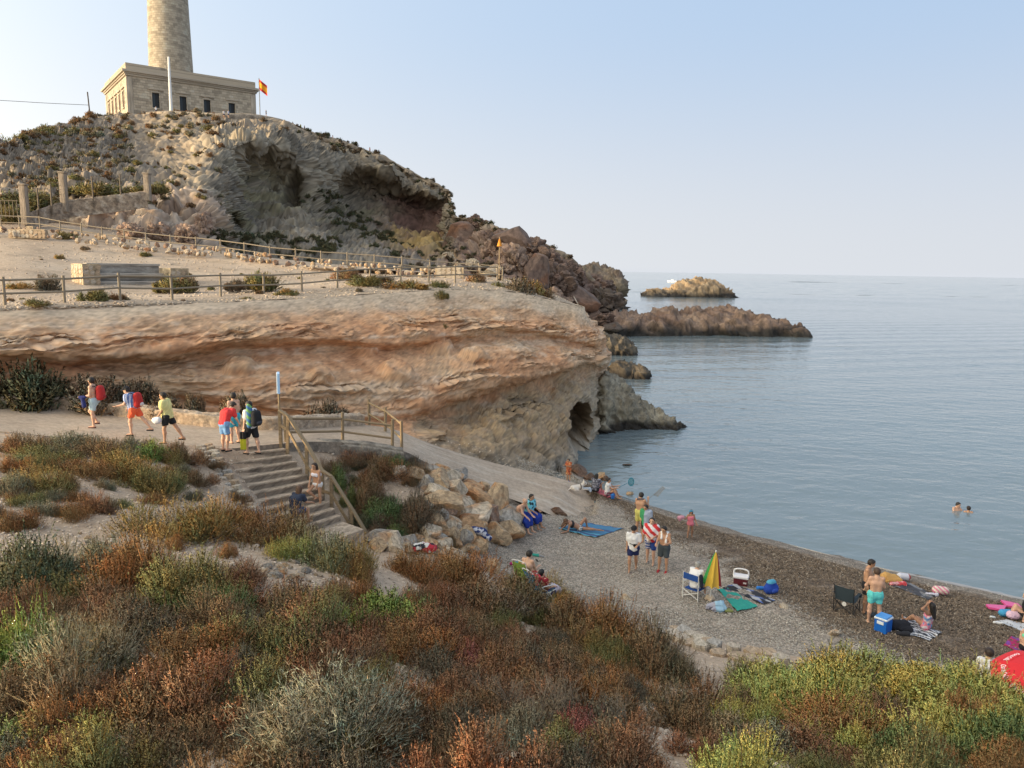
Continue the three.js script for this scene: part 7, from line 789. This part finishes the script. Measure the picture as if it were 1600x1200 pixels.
  person({ at: sw.clone().add(V(0.42, 0, 0.3)), sink: -0.46, yaw: 2.8, h: 1.62, skin: 'tan', hair: { t: 'bun', c: [0.03, 0.018, 0.012] }, wear: [{ t: 'swimsuit', c: BLACK }], label: 'swimmer with brown hair in front of the taller swimmer' });
  // far visitors on the hill
  [[8, 245, 112, 'fair', [0.03, 0.03, 0.035], 'bare chested visitor on the trail at the green hilltop bushes'], [416, 183, 200, 'tan', BLACK, 'visitor in black beside the hilltop flagpole'], [452, 200, 203, 'tan', [0.35, 0.37, 0.42], 'visitor in pale grey on the hilltop walk'], [457.5, 201, 203, 'tan', [0.05, 0.03, 0.035], 'visitor in dark red on the hilltop walk'], [470, 205, 203, 'tan', [0.6, 0.6, 0.12], 'visitor in yellow on the hilltop walk'], [476, 207, 203, 'tan', BLACK, 'visitor in black on the hilltop walk'], [495, 217, 202, 'tan', [0.5, 0.15, 0.08], 'visitor in orange on the hilltop walk'], [520, 222, 202, 'fair', [0.5, 0.35, 0.35], 'visitor in pink on the hilltop walk'], [578, 241, 198, 'tan', [0.55, 0.18, 0.12], 'visitor in red at the hilltop viewpoint'], [592, 245, 198, 'tan', [0.5, 0.5, 0.55], 'visitor in white at the hilltop viewpoint'], [244, 178, 190, 'tan', WHITE, 'visitor in white sitting at the terrace wall left of the white pole'], [350, 184, 190, 'tan', WHITE, 'visitor in white at the terrace wall under the last window'], [357, 184, 190, 'fair', [0.6, 0.62, 0.7], 'visitor in pale blue at the terrace wall under the last window']].forEach(([px, py, d, skin, c, label]) => person({ at: P(px, py, d), yaw: (px * 1.7) % 6, h: 1.72, skin, lod: 2.6, wear: [{ t: 'shirt', c }, { t: 'shorts', c: [0.05, 0.06, 0.1] }], label }));
}
// ---------------------------------------------------------------- beach things
const face = (a, b) => Math.atan2(b.x - a.x, b.z - a.z);
function clothOn(name, label, cat, corners, c, o = {}) { // a towel lying on the beach: corner pixels, soft folds, real thickness
  const q = corners.map(([x, y]) => hit(x, y)), ctr = q.reduce((s, p) => s.add(p), V(0, 0, 0)).multiplyScalar(1 / 4), N = 34, M = 24, pos = new Float32Array(N * M * 3), cols = new Float32Array(N * M * 3), uv = new Float32Array(N * M * 2), sd = o.seed ?? 1;
  for (let j = 0; j < M; j++) for (let i = 0; i < N; i++) { const u = i / (N - 1), v = j / (M - 1), p = q[0].clone().lerp(q[1], u).lerp(q[3].clone().lerp(q[2], u), v), n = fbm(p.x * 3 + sd, 1, p.z * 3, 3); p.x += 0.05 * fbm(u * 5, v * 5, sd, 2); p.z += 0.05 * fbm(v * 5, u * 5, sd + 4, 2); const h = landY(p.x, p.z) + 0.035 + (o.fold ?? 0.05) * Math.max(0, n * 2 + 0.25); pos.set([p.x - ctr.x, h - ctr.y, p.z - ctr.z], 3 * (j * N + i)); cols.set(typeof c === 'function' ? c(u, v) : c, 3 * (j * N + i)); uv.set([u, v], 2 * (j * N + i)); }
  const g = gridGeo(pos, cols, N, M, uv), g2 = g.clone(); g2.translate(0, -0.012, 0); const m = single(name, mergeGeometries([g, g2]), CLOTHM, label, cat); m.position.copy(ctr); return m;
}
function bundle(name, label, cat, at, blobs, c, o = {}) { const g = netMesh(blobs.map((b) => [V(b[0], b[1], b[2]), V(b[3], b[4], b[5]), b[6], b[7]]), o.cell ?? 0.016, o.k ?? 0.04); const p = g.attributes.position; for (let i = 0; i < p.count; i++) { const x = p.getX(i), y = p.getY(i), z = p.getZ(i), n = (o.crumple ?? 0.02) * fbm(x * 9, y * 9, z * 9, 3); p.setXYZ(i, x + n, y + n, z - n); } g.computeVertexNormals(); tint(g, typeof c === 'function' ? c : () => c); const m = single(name, g, CLOTHM, label, cat); m.position.copy(at); m.rotation.y = o.turn ?? 0; return m; }
const cellCol = (f, list) => (u, v) => { const w = worley(u * f, v * f, 0.5); return list[Math.floor(w[2] * list.length)]; };
{
  clothOn('towel', 'blue towel under the sunbather', 'towel', [[872, 826], [915, 818], [975, 827], [930, 841]], (u, v) => Math.sin(u * 14) > 0.75 ? [0.05, 0.10, 0.22] : (u < 0.2 ? [0.12, 0.42, 0.55] : [0.06, 0.19, 0.34]), { seed: 2 });
  clothOn('towel', 'red towel under the sitting person in white top', 'towel', [[928, 768], [938, 765], [962, 777], [950, 780]], [0.5, 0.10, 0.12], { seed: 3 });
  clothOn('towel', 'teal green towel spread beside the multicoloured parasol', 'towel', [[1121, 922], [1137, 921], [1184, 949], [1152, 957]], (u, v) => [0.02, 0.30 + 0.03 * Math.sin(u * 40), 0.235], { seed: 5, fold: 0.04 });
  clothOn('towel', 'black and white patterned towel beside the teal green one', 'towel', [[1129, 921], [1146, 914], [1212, 939], [1192, 946]], cellCol(6, [[0.02, 0.02, 0.025], [0.02, 0.02, 0.025], [0.03, 0.03, 0.04], [0.4, 0.4, 0.42], [0.12, 0.18, 0.42]]), { seed: 6 });
  clothOn('towel', 'black and white striped towel under the person in flowered swimsuit', 'towel', [[1393, 985], [1412, 965], [1472, 990], [1452, 1003]], (u, v) => Math.sin(u * 46 + 3 * Math.sin(v * 6)) > 0 ? [0.66, 0.66, 0.68] : [0.03, 0.035, 0.05], { seed: 7, fold: 0.08 });
  clothOn('towel', 'dark grey towel near the waterline behind the standing pair', 'towel', [[1392, 916], [1415, 910], [1462, 932], [1450, 939]], cellCol(5, [[0.05, 0.05, 0.06], [0.07, 0.07, 0.08], [0.2, 0.2, 0.21]]), { seed: 8 });
  clothOn('towel', 'magenta patterned towel under the person in green bikini top', 'towel', [[1568, 1010], [1580, 996], [1640, 1016], [1625, 1034]], cellCol(5, [[0.42, 0.02, 0.12], [0.5, 0.03, 0.1], [0.2, 0.05, 0.3], [0.42, 0.02, 0.12]]), { seed: 9 });
  clothOn('towel', 'white towel in front of the pink floats', 'towel', [[1554, 973], [1572, 969], [1630, 984], [1610, 992]], [0.55, 0.56, 0.58], { seed: 10 });
  bundle('clothes_pile', 'pile of pale blue and grey clothes at the foot of the parasol', 'clothes', hit(1118, 952, 0.04), [[-0.2, 0.05, 0, 0.15, 0.1, 0, 0.1, 0.13], [0, 0.12, 0.05, 0.25, 0.05, 0.1, 0.11, 0.08], [-0.1, 0.04, 0.2, 0.15, 0.03, 0.22, 0.08, 0.06]], (v) => v.x < -0.05 ? [0.33, 0.33, 0.40] : [0.32, 0.5, 0.62], { crumple: 0.06 });
  bundle('sun_hat', 'straw sun hat lying between chair and clothes pile', 'hat', hit(1109, 937, 0.03), [[-0.04, 0.05, 0, 0.04, 0.05, 0, 0.1, 0.1], [-0.13, 0.01, 0, 0.13, 0.01, 0, 0.05, 0.05], [0, 0.01, -0.12, 0, 0.01, 0.12, 0.05, 0.05]], [0.6, 0.47, 0.34]);
  bundle('sandals', 'green sandals beside the teal green towel', 'sandals', hit(1135, 954, 0.02), [[-0.1, 0.02, 0, 0.1, 0.02, 0.02, 0.05, 0.045], [-0.05, 0.02, 0.12, 0.14, 0.02, 0.12, 0.05, 0.045]], [0.22, 0.24, 0.08], { crumple: 0 });
  const bp = thing('blue_backpack', 'blue backpack standing on the seaweed beside the cooler', 'backpack', hit(1204, 927), 0.5); mesh('bag', tint(netMesh([[V(-0.1, 0.16, 0), V(0.12, 0.16, 0), 0.17, 0.17], [V(-0.06, 0.36, 0), V(0.08, 0.36, 0), 0.12, 0.11]], 0.02, 0.08), (v) => v.y > 0.38 ? [0.08, 0.35, 0.5] : [0.015, 0.06, 0.36]), CLOTHM, bp); mesh('pocket', tint(netMesh([[V(-0.06, 0.14, 0.14), V(0.08, 0.14, 0.14), 0.08, 0.08]], 0.018, 0.03), () => [0.03, 0.08, 0.4]), CLOTHM, bp); bundle('blue_pouch', 'small bright blue pouch beside the blue backpack', 'bag', hit(1189, 922, 0.05), [[-0.1, 0.02, 0, 0.1, 0.02, 0, 0.07, 0.06]], [0.03, 0.2, 0.6]);
  { const o = thing('red_cooler', 'small red and white cooler box with raised handle', 'cooler', hit(1157, 914), -0.35); mesh('box', new RoundedBoxGeometry(0.46, 0.26, 0.3, 2, 0.03).translate(0, 0.14, 0), std(0x5c1620, { roughness: 0.5 }), o); mesh('lid', new RoundedBoxGeometry(0.5, 0.09, 0.34, 2, 0.03).translate(0, 0.31, 0), std(0xe4dfe0, { roughness: 0.5 }), o); mesh('handle', new THREE.TubeGeometry(new THREE.CatmullRomCurve3([V(-0.24, 0.3, 0), V(-0.23, 0.5, -0.02), V(-0.16, 0.55, -0.02), V(0.16, 0.55, -0.02), V(0.23, 0.5, -0.02), V(0.24, 0.3, 0)]), 24, 0.025, 8), std(0xe9e6e6), o); mesh('label_plate', new RoundedBoxGeometry(0.1, 0.06, 0.01, 1, 0.003).translate(0.14, 0.14, 0.155), std(0xd7c9c6), o); }
  { const o = thing('blue_cooler', 'tall blue cooler box with white lid beside the standing pair', 'cooler', hit(1379, 986), 0.7); mesh('box', new RoundedBoxGeometry(0.4, 0.4, 0.36, 2, 0.02).translate(0, 0.2, 0), std(0x1667c4, { roughness: 0.45 }), o); mesh('lid_rim', new RoundedBoxGeometry(0.43, 0.06, 0.39, 2, 0.02).translate(0, 0.43, 0), std(0xdfe7ee, { roughness: 0.4 }), o); mesh('lid', new RoundedBoxGeometry(0.38, 0.05, 0.34, 2, 0.02).translate(0, 0.475, 0), std(0x4a93dc, { roughness: 0.4 }), o); for (const x of [-0.21, 0.21]) mesh('handle', bx(0.02, 0.1, 0.2, x, 0.32, 0), std(0xdfe7ee), o); }
  bundle('black_bag', 'black bag slumped beside the blue cooler', 'bag', hit(1404, 985, 0.06), [[-0.15, 0.1, 0, 0.18, 0.12, 0, 0.16, 0.15], [0, 0.05, 0.12, 0.25, 0.04, 0.15, 0.1, 0.1]], [0.012, 0.013, 0.02], { crumple: 0.04 }); bundle('black_bag', 'black shoes and clothes in front of the black bag', 'clothes', hit(1412, 994, 0.03), [[-0.15, 0.03, 0, 0.1, 0.04, 0, 0.08, 0.08]], [0.02, 0.02, 0.025], { crumple: 0.04 }); bundle('shoes', 'dark shoes behind the person in turquoise shorts', 'shoes', hit(1361, 962, 0.02), [[-0.14, 0.04, 0, 0.1, 0.04, 0, 0.06, 0.05], [-0.1, 0.04, 0.13, 0.14, 0.04, 0.12, 0.06, 0.05]], [0.03, 0.04, 0.05], { crumple: 0 });
  bundle('beach_bag', 'mustard yellow beach bag lying near the waterline', 'bag', hit(1395, 910, 0.05), [[-0.3, 0.16, 0, 0.1, 0.1, 0, 0.17, 0.13], [-0.25, 0.08, 0.1, 0.2, 0.06, 0.1, 0.12, 0.1]], [0.55, 0.31, 0.10], { crumple: 0.05 }); bundle('white_bag', 'white and red bag beside the mustard bag', 'bag', hit(1411, 908, 0.06), [[-0.12, 0.12, 0, 0.14, 0.1, 0, 0.13, 0.12]], (v) => v.x > 0.16 ? [0.4, 0.04, 0.05] : [0.6, 0.6, 0.66]); bundle('red_cloth', 'crumpled red cloth on the dark grey towel', 'cloth', hit(1402, 916, 0.04), [[-0.2, 0.04, 0, 0.25, 0.05, 0, 0.08, 0.09]], (v) => worley(v.x * 12, v.y * 12, v.z * 12)[2] > 0.6 ? [0.6, 0.3, 0.32] : [0.55, 0.06, 0.07], { crumple: 0.06 });
  bundle('pink_bag', 'pink and white striped bag at the end of the dark grey towel', 'bag', hit(1467, 930, 0.05), [[-0.1, 0.14, 0, 0.16, 0.14, 0.05, 0.15, 0.14]], (v) => Math.sin(v.x * 40 + v.y * 40) > 0.2 ? [0.68, 0.2, 0.32] : [0.7, 0.6, 0.5]); bundle('white_cloth', 'white cloth beside the pink striped bag', 'cloth', hit(1455, 931, 0.03), [[-0.15, 0.03, 0, 0.15, 0.03, 0.05, 0.06, 0.07]], [0.6, 0.58, 0.66], { crumple: 0.05 });
  const board = (label, l) => { const q = l.map(([x, y]) => hit(x, y, 0.12)), c = q[0].clone().lerp(q[2], 0.5), m = single('float_board', prism(q.map((p) => p.sub(c)).reverse(), 0.07), std(0xe85a98, { roughness: 0.45 }), label, 'float'); m.position.copy(c); }; board('small pink float board lying on the seaweed', [[1540, 949], [1545, 954], [1568, 958], [1572, 951]]); board('large pink float board beside the small one', [[1563, 942], [1572, 951], [1596, 954], [1590, 948]]);
  bundle('blue_bag', 'sky blue bag beside the pink floats', 'bag', hit(1571, 965, 0.06), [[-0.12, 0.1, 0, 0.12, 0.1, 0, 0.12, 0.12]], [0.06, 0.32, 0.56]); bundle('pink_cloth', 'pale pink clothes beside the sky blue bag', 'clothes', hit(1582, 969, 0.06), [[-0.08, 0.12, 0, 0.1, 0.12, 0, 0.13, 0.12]], [0.7, 0.48, 0.58], { crumple: 0.05 }); bundle('white_plate', 'white disc lying left of the sky blue bag', 'plate', hit(1551, 966, 0.03), [[-0.05, 0, 0, 0.05, 0, 0, 0.05, 0.05]], [0.6, 0.62, 0.62]); bundle('white_shoes', 'white shoes in front of the sky blue bag', 'shoes', hit(1559, 975, 0.03), [[-0.12, 0.02, 0, 0.12, 0.01, 0.04, 0.04, 0.05]], [0.7, 0.7, 0.7]);
  bundle('bucket', 'small blue toy bucket by the sitting person in white top', 'bucket', G(957, 779, 0.36), [[0, 0.06, 0, 0, 0.18, 0, 0.09, 0.12]], [0.04, 0.2, 0.62], { crumple: 0 }); bundle('folded_cloth', 'blue and white cloth lying beside the white dog', 'cloth', G(917, 766, 0.52), [[-0.15, 0.08, 0, 0.12, 0.08, 0.02, 0.07, 0.07], [0.14, 0.1, 0, 0.18, -0.02, 0.05, 0.06, 0.06]], [0.5, 0.58, 0.68], { crumple: 0.04 });
  bundle('blue_bag', 'dark blue and white bag on the boulders', 'bag', hit(750, 856, 0.55), [[-0.25, 0.1, 0, 0.1, 0.08, 0.1, 0.13, 0.13], [0.1, 0.05, 0.1, 0.32, -0.12, 0.2, 0.12, 0.09]], (v) => worley(v.x * 9, v.y * 9, v.z * 9)[2] > 0.65 ? [0.5, 0.52, 0.6] : [0.02, 0.035, 0.13], { crumple: 0.05 });
  bundle('colourful_bag', 'red, white and black bag among the boulders beside the shrubs', 'bag', hit(664, 872, 0.25), [[-0.25, 0.1, 0, 0.25, 0.08, 0, 0.14, 0.13], [-0.1, 0.16, -0.05, 0.15, 0.14, 0, 0.1, 0.1]], (v) => { const w = worley(v.x * 8, v.y * 8, v.z * 8)[2]; return w < 0.35 ? [0.45, 0.03, 0.05] : w < 0.7 ? [0.6, 0.6, 0.58] : [0.02, 0.02, 0.03]; }, { crumple: 0.05 });
  bundle('toys', 'small magenta sand toys beside the green chair', 'toy', hit(800, 885, 0.04), [[-0.05, 0.05, 0, 0.05, 0.1, 0, 0.05, 0.06], [0.08, 0.03, 0.06, 0.12, 0.06, 0.06, 0.04, 0.04]], [0.4, 0.03, 0.14]); bundle('swim_fin', 'teal swim fin lying behind the green chair', 'swim fin', hit(837, 870, 0.03), [[-0.25, 0.02, -0.1, 0.1, 0.03, 0.02, 0.05, 0.06], [0.1, 0.03, 0.02, 0.28, 0.02, 0.12, 0.05, 0.03]], (v) => v.x < 0.12 ? [0.03, 0.3, 0.24] : [0.25, 0.25, 0.26], { crumple: 0 }); bundle('snorkel_toy', 'yellow and turquoise toy left of the green chair', 'toy', hit(810, 882, 0.03), [[-0.1, 0.03, 0, 0.1, 0.06, 0, 0.04, 0.04]], (v) => v.x > 0 ? [0.5, 0.38, 0.05] : [0.06, 0.32, 0.38], { crumple: 0 });
}
{ // white dog lying by the ramp end
  const at = G(905, 765, 0.6), o = thing('dog', 'white dog with dark harness lying at the end of the ramp', 'dog', at, 0.25); o.scale.setScalar(1.15); const b = [[V(-0.3, 0.1, 0), V(0.05, 0.12, 0), 0.105, 0.12], [V(0.05, 0.13, 0), V(0.16, 0.2, 0), 0.1, 0.08], [V(0.16, 0.22, 0), V(0.22, 0.28, 0.02), 0.075, 0.08], [V(0.22, 0.27, 0.02), V(0.33, 0.24, 0.04), 0.065, 0.04], [V(0.19, 0.33, 0.06), V(0.185, 0.43, 0.075), 0.032, 0.012], [V(0.2, 0.33, -0.04), V(0.19, 0.43, -0.06), 0.032, 0.012], [V(0.08, 0.08, 0.09), V(0.14, 0.03, 0.1), 0.05, 0.035], [V(0.14, 0.03, 0.1), V(0.34, 0.025, 0.11), 0.033, 0.03], [V(0.08, 0.08, -0.09), V(0.14, 0.03, -0.1), 0.05, 0.035], [V(0.14, 0.03, -0.1), V(0.34, 0.025, -0.1), 0.033, 0.03], [V(-0.26, 0.09, 0.1), V(-0.12, 0.06, 0.14), 0.085, 0.055], [V(-0.12, 0.05, 0.14), V(-0.24, 0.03, 0.16), 0.04, 0.03], [V(-0.24, 0.03, 0.16), V(-0.1, 0.025, 0.18), 0.028, 0.026], [V(-0.38, 0.08, 0), V(-0.52, 0.04, 0.08), 0.035, 0.018]];
  mesh('body', tint(netMesh(b, 0.014, 0.035), (v) => v.x > 0.315 && v.y > 0.2 ? [0.03, 0.02, 0.02] : (Math.abs(v.x - 0.25) < 0.02 && v.y > 0.27 && Math.abs(v.z - 0.02) > 0.03 && v.y < 0.32) ? [0.04, 0.03, 0.03] : [0.66, 0.60, 0.53]), SKINM, o); mesh('harness', tint(netMesh([[V(0.04, 0.13, -0.02), V(0.04, 0.13, 0.02), 0.128, 0.128]], 0.012, 0.01, [[V(0.065, 0, 0), V(1, 0, 0)], [V(0.02, 0, 0), V(-1, 0, 0)]]), () => [0.12, 0.09, 0.07]), CLOTHM, o);
}
// chairs
const TUBE = std(0xdedcd6, { roughness: 0.4 }), tubeOf = (pp, r, mat, o, name) => mesh(name, new THREE.TubeGeometry(new THREE.CatmullRomCurve3(pp, false, 'catmullrom', 0.15), pp.length * 6, r, 6), mat, o);
function sling(o, pp, w, mat, name) { const rows = pp.map((p) => [-w / 2, -w / 6, w / 6, w / 2].map((x) => V(x, p.y - 0.02 * (1 - Math.abs(x) / (w / 2)), p.z))); const a = sheet(rows, 0.06, 0.05, () => 0, () => [1, 1, 1]), b = a.clone(); b.translate(0, -0.008, -0.008); return mesh(name, mergeGeometries([a, b]), mat, o); }
function beachChair(s, c, label, lean) { const o = thing('beach_chair', label, 'chair', s.at, s.yaw), f = std(c, { side: THREE.DoubleSide, roughness: 0.8 }), seatY = 0.36, z0 = -0.26 + 0.0; sling(o, [V(0, seatY + 0.04, 0.22), V(0, seatY, 0), V(0, seatY, z0)], 0.5, f, 'seat'); sling(o, [V(0, seatY, z0), V(0, seatY + 0.35, z0 - 0.1 - lean * 0.5), V(0, seatY + 0.68, z0 - 0.18 - lean)], 0.5, f, 'backrest'); for (const x of [-0.27, 0.27]) { tubeOf([V(x, seatY + 0.04, 0.24), V(x, seatY, 0), V(x, seatY, z0), V(x, seatY + 0.4, z0 - 0.1 - lean * 0.55), V(x * 0.95, seatY + 0.72, z0 - 0.19 - lean)], 0.014, TUBE, o, 'side_tube'); tubeOf([V(x, 0, 0.22), V(x, seatY, -0.05), V(x, seatY + 0.2, -0.3)], 0.013, TUBE, o, 'leg'); tubeOf([V(x, 0, -0.36), V(x, seatY, 0.05)], 0.013, TUBE, o, 'leg'); tubeOf([V(x, seatY + 0.2, 0.15), V(x, seatY + 0.22, -0.32)], 0.018, TUBE, o, 'armrest'); } tubeOf([V(-0.26, seatY + 0.72, z0 - 0.19 - lean), V(0, seatY + 0.76, z0 - 0.2 - lean), V(0.26, seatY + 0.72, z0 - 0.19 - lean)], 0.014, TUBE, o, 'top_tube'); return o; }
beachChair(seated.green, 0x7ea046, 'green folding beach chair with white tube frame at the shrub edge', 0.05);
beachChair(seated.blue, 0x1678a4, 'blue folding beach chair with a red towel on its corner', 0.2);
{ const t = seated.blue, o = bundle('red_towel', 'red towel corner hanging over the blue beach chair', 'towel', t.at.clone().add(V(-0.22, 0.93, 0.45)), [[-0.14, 0.05, 0, 0.05, 0.02, 0, 0.06, 0.05], [-0.05, 0, 0.03, -0.02, -0.22, 0.06, 0.06, 0.04]], [0.6, 0.06, 0.08], { crumple: 0.03 }); }
{ const ph = seated.green, o = thing('phone', 'dark phone in the hands of the person in the green chair', 'phone', ph.at.clone().add(V(0.3, 0.82, -0.38)), 2.5); mesh('phone_body', bx(0.08, 0.15, 0.012, 0, 0, 0, 0.005), std(0x16181c, { roughness: 0.3 }), o).rotation.x = -0.7; }
{ // director chair
  const o = thing('canvas_chair', 'folding chair with white frame and blue canvas on the pebbles', 'chair', seated.old.at, seated.old.yaw), cv = std(0x1d4a8f, { side: THREE.DoubleSide }), y = 0.33; sling(o, [V(0, y, 0.22), V(0, y - 0.01, 0), V(0, y, -0.22)], 0.5, cv, 'seat'); const bk2 = mesh('backrest', bx(0.56, 0.2, 0.03, 0, y + 0.42, -0.27, 0.01), cv, o);
  for (const x of [-0.28, 0.28]) { tubeOf([V(x, 0, -0.26), V(x, y + 0.54, -0.27)], 0.018, TUBE, o, 'back_post'); tubeOf([V(x, 0, 0.26), V(x, y + 0.2, 0.25)], 0.018, TUBE, o, 'front_post'); tubeOf([V(x, y + 0.2, 0.28), V(x, y + 0.21, -0.28)], 0.022, TUBE, o, 'armrest'); } for (const z of [-0.26, 0.26]) { tubeOf([V(-0.28, 0.06, z), V(0.28, y - 0.03, z)], 0.014, TUBE, o, 'cross_brace'); tubeOf([V(0.28, 0.06, z), V(-0.28, y - 0.03, z)], 0.014, TUBE, o, 'cross_brace'); }
  const j = bundle('dark_jacket', 'dark jacket hung over the blue canvas chair', 'jacket', seated.old.at.clone().add(V(0.02, 0.75, 0.42)), [[0.05, 0.12, 0, 0.08, -0.2, 0.02, 0.07, 0.05]], [0.015, 0.018, 0.035]);
}
{ // camping chair
  const o = thing('camping_chair', 'dark grey folding camping chair beside the standing pair', 'chair', hit(1322, 955), 2.4), cv = std(0x33414a, { side: THREE.DoubleSide }), ir = std(0x16181b, { roughness: 0.5 }), y = 0.42; sling(o, [V(0, y + 0.04, 0.26), V(0, y - 0.02, 0), V(0, y, -0.22)], 0.56, cv, 'seat'); sling(o, [V(0, y, -0.22), V(0, y + 0.24, -0.28), V(0, y + 0.48, -0.34)], 0.58, cv, 'backrest'); for (const x of [-0.3, 0.3]) { sling(o, [V(0, y + 0.2, 0.24), V(0, y + 0.18, 0), V(0, y + 0.22, -0.28)], 0.09, cv, 'armrest').position.x = x; tubeOf([V(x, 0, -0.28), V(x, y + 0.5, -0.34)], 0.012, ir, o, 'back_post'); tubeOf([V(x, 0, 0.3), V(x, y + 0.2, 0.25)], 0.012, ir, o, 'front_post'); tubeOf([V(x, 0.02, 0.3), V(x, y, -0.28)], 0.011, ir, o, 'brace'); tubeOf([V(x, 0.02, -0.28), V(x, y, 0.28)], 0.011, ir, o, 'brace'); } tubeOf([V(-0.3, 0.02, -0.28), V(0.3, y, -0.26)], 0.011, ir, o, 'brace'); tubeOf([V(0.3, 0.02, -0.28), V(-0.3, y, -0.26)], 0.011, ir, o, 'brace'); const l = mesh('seat_label', new THREE.CylinderGeometry(0.07, 0.07, 0.006, 20).rotateX(Math.PI / 2).translate(0, y - 0.1, -0.24), std(0xd9d6d2), o); mesh('cup_holder', new THREE.CylinderGeometry(0.05, 0.045, 0.1, 12, 1, true).translate(-0.33, y + 0.14, 0.18), cv, o);
}
{ // closed parasol
  const b = hit(1108, 938), t = P(1119, 861, -b.z), o = thing('beach_parasol', 'closed yellow, green and red beach parasol stuck in the pebbles', 'parasol', b), d = t.clone().sub(b); mesh('pole', barGeo(V(0, -0.2, 0), d, 0.02), TUBE, o); const n = d.clone().normalize(), C = [[0.62, 0.42, 0.04], [0.62, 0.42, 0.04], [0.03, 0.27, 0.06], [0.03, 0.27, 0.06], [0.32, 0.03, 0.03], [0.62, 0.38, 0.05], [0.6, 0.4, 0.05], [0.03, 0.27, 0.06]], q = new THREE.Quaternion().setFromUnitVectors(UP, n), L = 1.12, top = d.clone().multiplyScalar(0.98);
  for (let k = 0; k < 8; k++) { const rows = []; for (let j = 0; j <= 8; j++) { const tt = j / 8, r = 0.02 + 0.3 * Math.pow(tt, 0.8); rows.push([0, 1, 2, 3, 4].map((i) => { const a = Math.PI + (k + i / 4) / 8 * 6.283 + 0.2, rr2 = r * (1 - 0.28 * Math.sin(i / 4 * Math.PI)); return V(Math.cos(a) * rr2, -tt * L - 0.05 * Math.sin(i / 4 * Math.PI) * -tt, Math.sin(a) * rr2).applyQuaternion(q).add(top); })); } mesh('panel', sheet(rows, 0.04, 0.08, () => 0, () => [1, 1, 1]), new THREE.MeshStandardMaterial({ color: new THREE.Color().setRGB(...C[k]), roughness: 0.8, side: THREE.DoubleSide }), o); } const tip = new THREE.SphereGeometry(0.03, 8, 6); tip.translate(d.x, d.y, d.z); mesh('tip', tip, TUBE, o);
}
{ // open red parasol at the edge of the picture
  const c = P(1630, 1070, 14.8), o = thing('red_parasol', 'open red parasol with white script lettering beside the thicket', 'parasol', V(c.x, landY(c.x, c.z), c.z)), H = c.y - o.position.y, red = std(0xd8242a, { roughness: 0.7, side: THREE.DoubleSide }), tilt = new THREE.Quaternion().setFromEuler(new THREE.Euler(0.25, 0, 0.12)); const R = 0.98, rise = 0.36; mesh('pole', barGeo(V(0, 0, 0), V(0, H + rise, 0), 0.02), TUBE, o); const cano = []; for (let k = 0; k < 8; k++) { const rows = []; for (let j = 0; j <= 6; j++) { const t = j / 6; rows.push([0, 1, 2, 3, 4].map((i) => { const a = (k + i / 4) / 8 * 6.283, sag = 1 - 0.05 * t * Math.sin(i / 4 * Math.PI); return V(Math.cos(a) * R * t * sag, rise * (1 - t * t * 0.9) + (1 - sag) * 0, Math.sin(a) * R * t * sag).applyQuaternion(tilt).add(V(0, H, 0)); })); } mesh('panel', sheet(rows, 0.08, 0.08, () => 0, () => [1, 1, 1]), red, o); }
  const cvs = document.createElement('canvas'); cvs.width = 512; cvs.height = 160; const x = cvs.getContext('2d'); x.fillStyle = '#d8242a'; x.fillRect(0, 0, 512, 160); x.fillStyle = '#ffffff'; x.font = 'italic bold 104px serif'; x.fillText('Coca-Cola', 14, 112); const tex = new THREE.CanvasTexture(cvs); tex.colorSpace = THREE.SRGBColorSpace; const lm = new THREE.MeshStandardMaterial({ map: tex, roughness: 0.7 });
  for (let k = 0; k < 8; k++) { const N = 12, M = 5, pos = new Float32Array(N * M * 3), uv = new Float32Array(N * M * 2); for (let j = 0; j < M; j++) for (let i = 0; i < N; i++) { const f = i / (N - 1), a = (k + 0.12 + 0.76 * (1 - f)) / 8 * 6.283, t = 0.66 + 0.2 * (j / (M - 1)), sag = 1 - 0.05 * t * Math.sin((0.12 + 0.76 * (1 - f)) * Math.PI), p = V(Math.cos(a) * R * t * sag, rise * (1 - t * t * 0.9) + 0.006, Math.sin(a) * R * t * sag).applyQuaternion(tilt).add(V(0, H, 0)); pos.set([p.x, p.y, p.z], 3 * (j * N + i)); uv.set([f, 1 - j / (M - 1)], 2 * (j * N + i)); } mesh('lettering', gridGeo(pos, null, N, M, uv), lm, o); }
}
renderer.render(scene, camera);
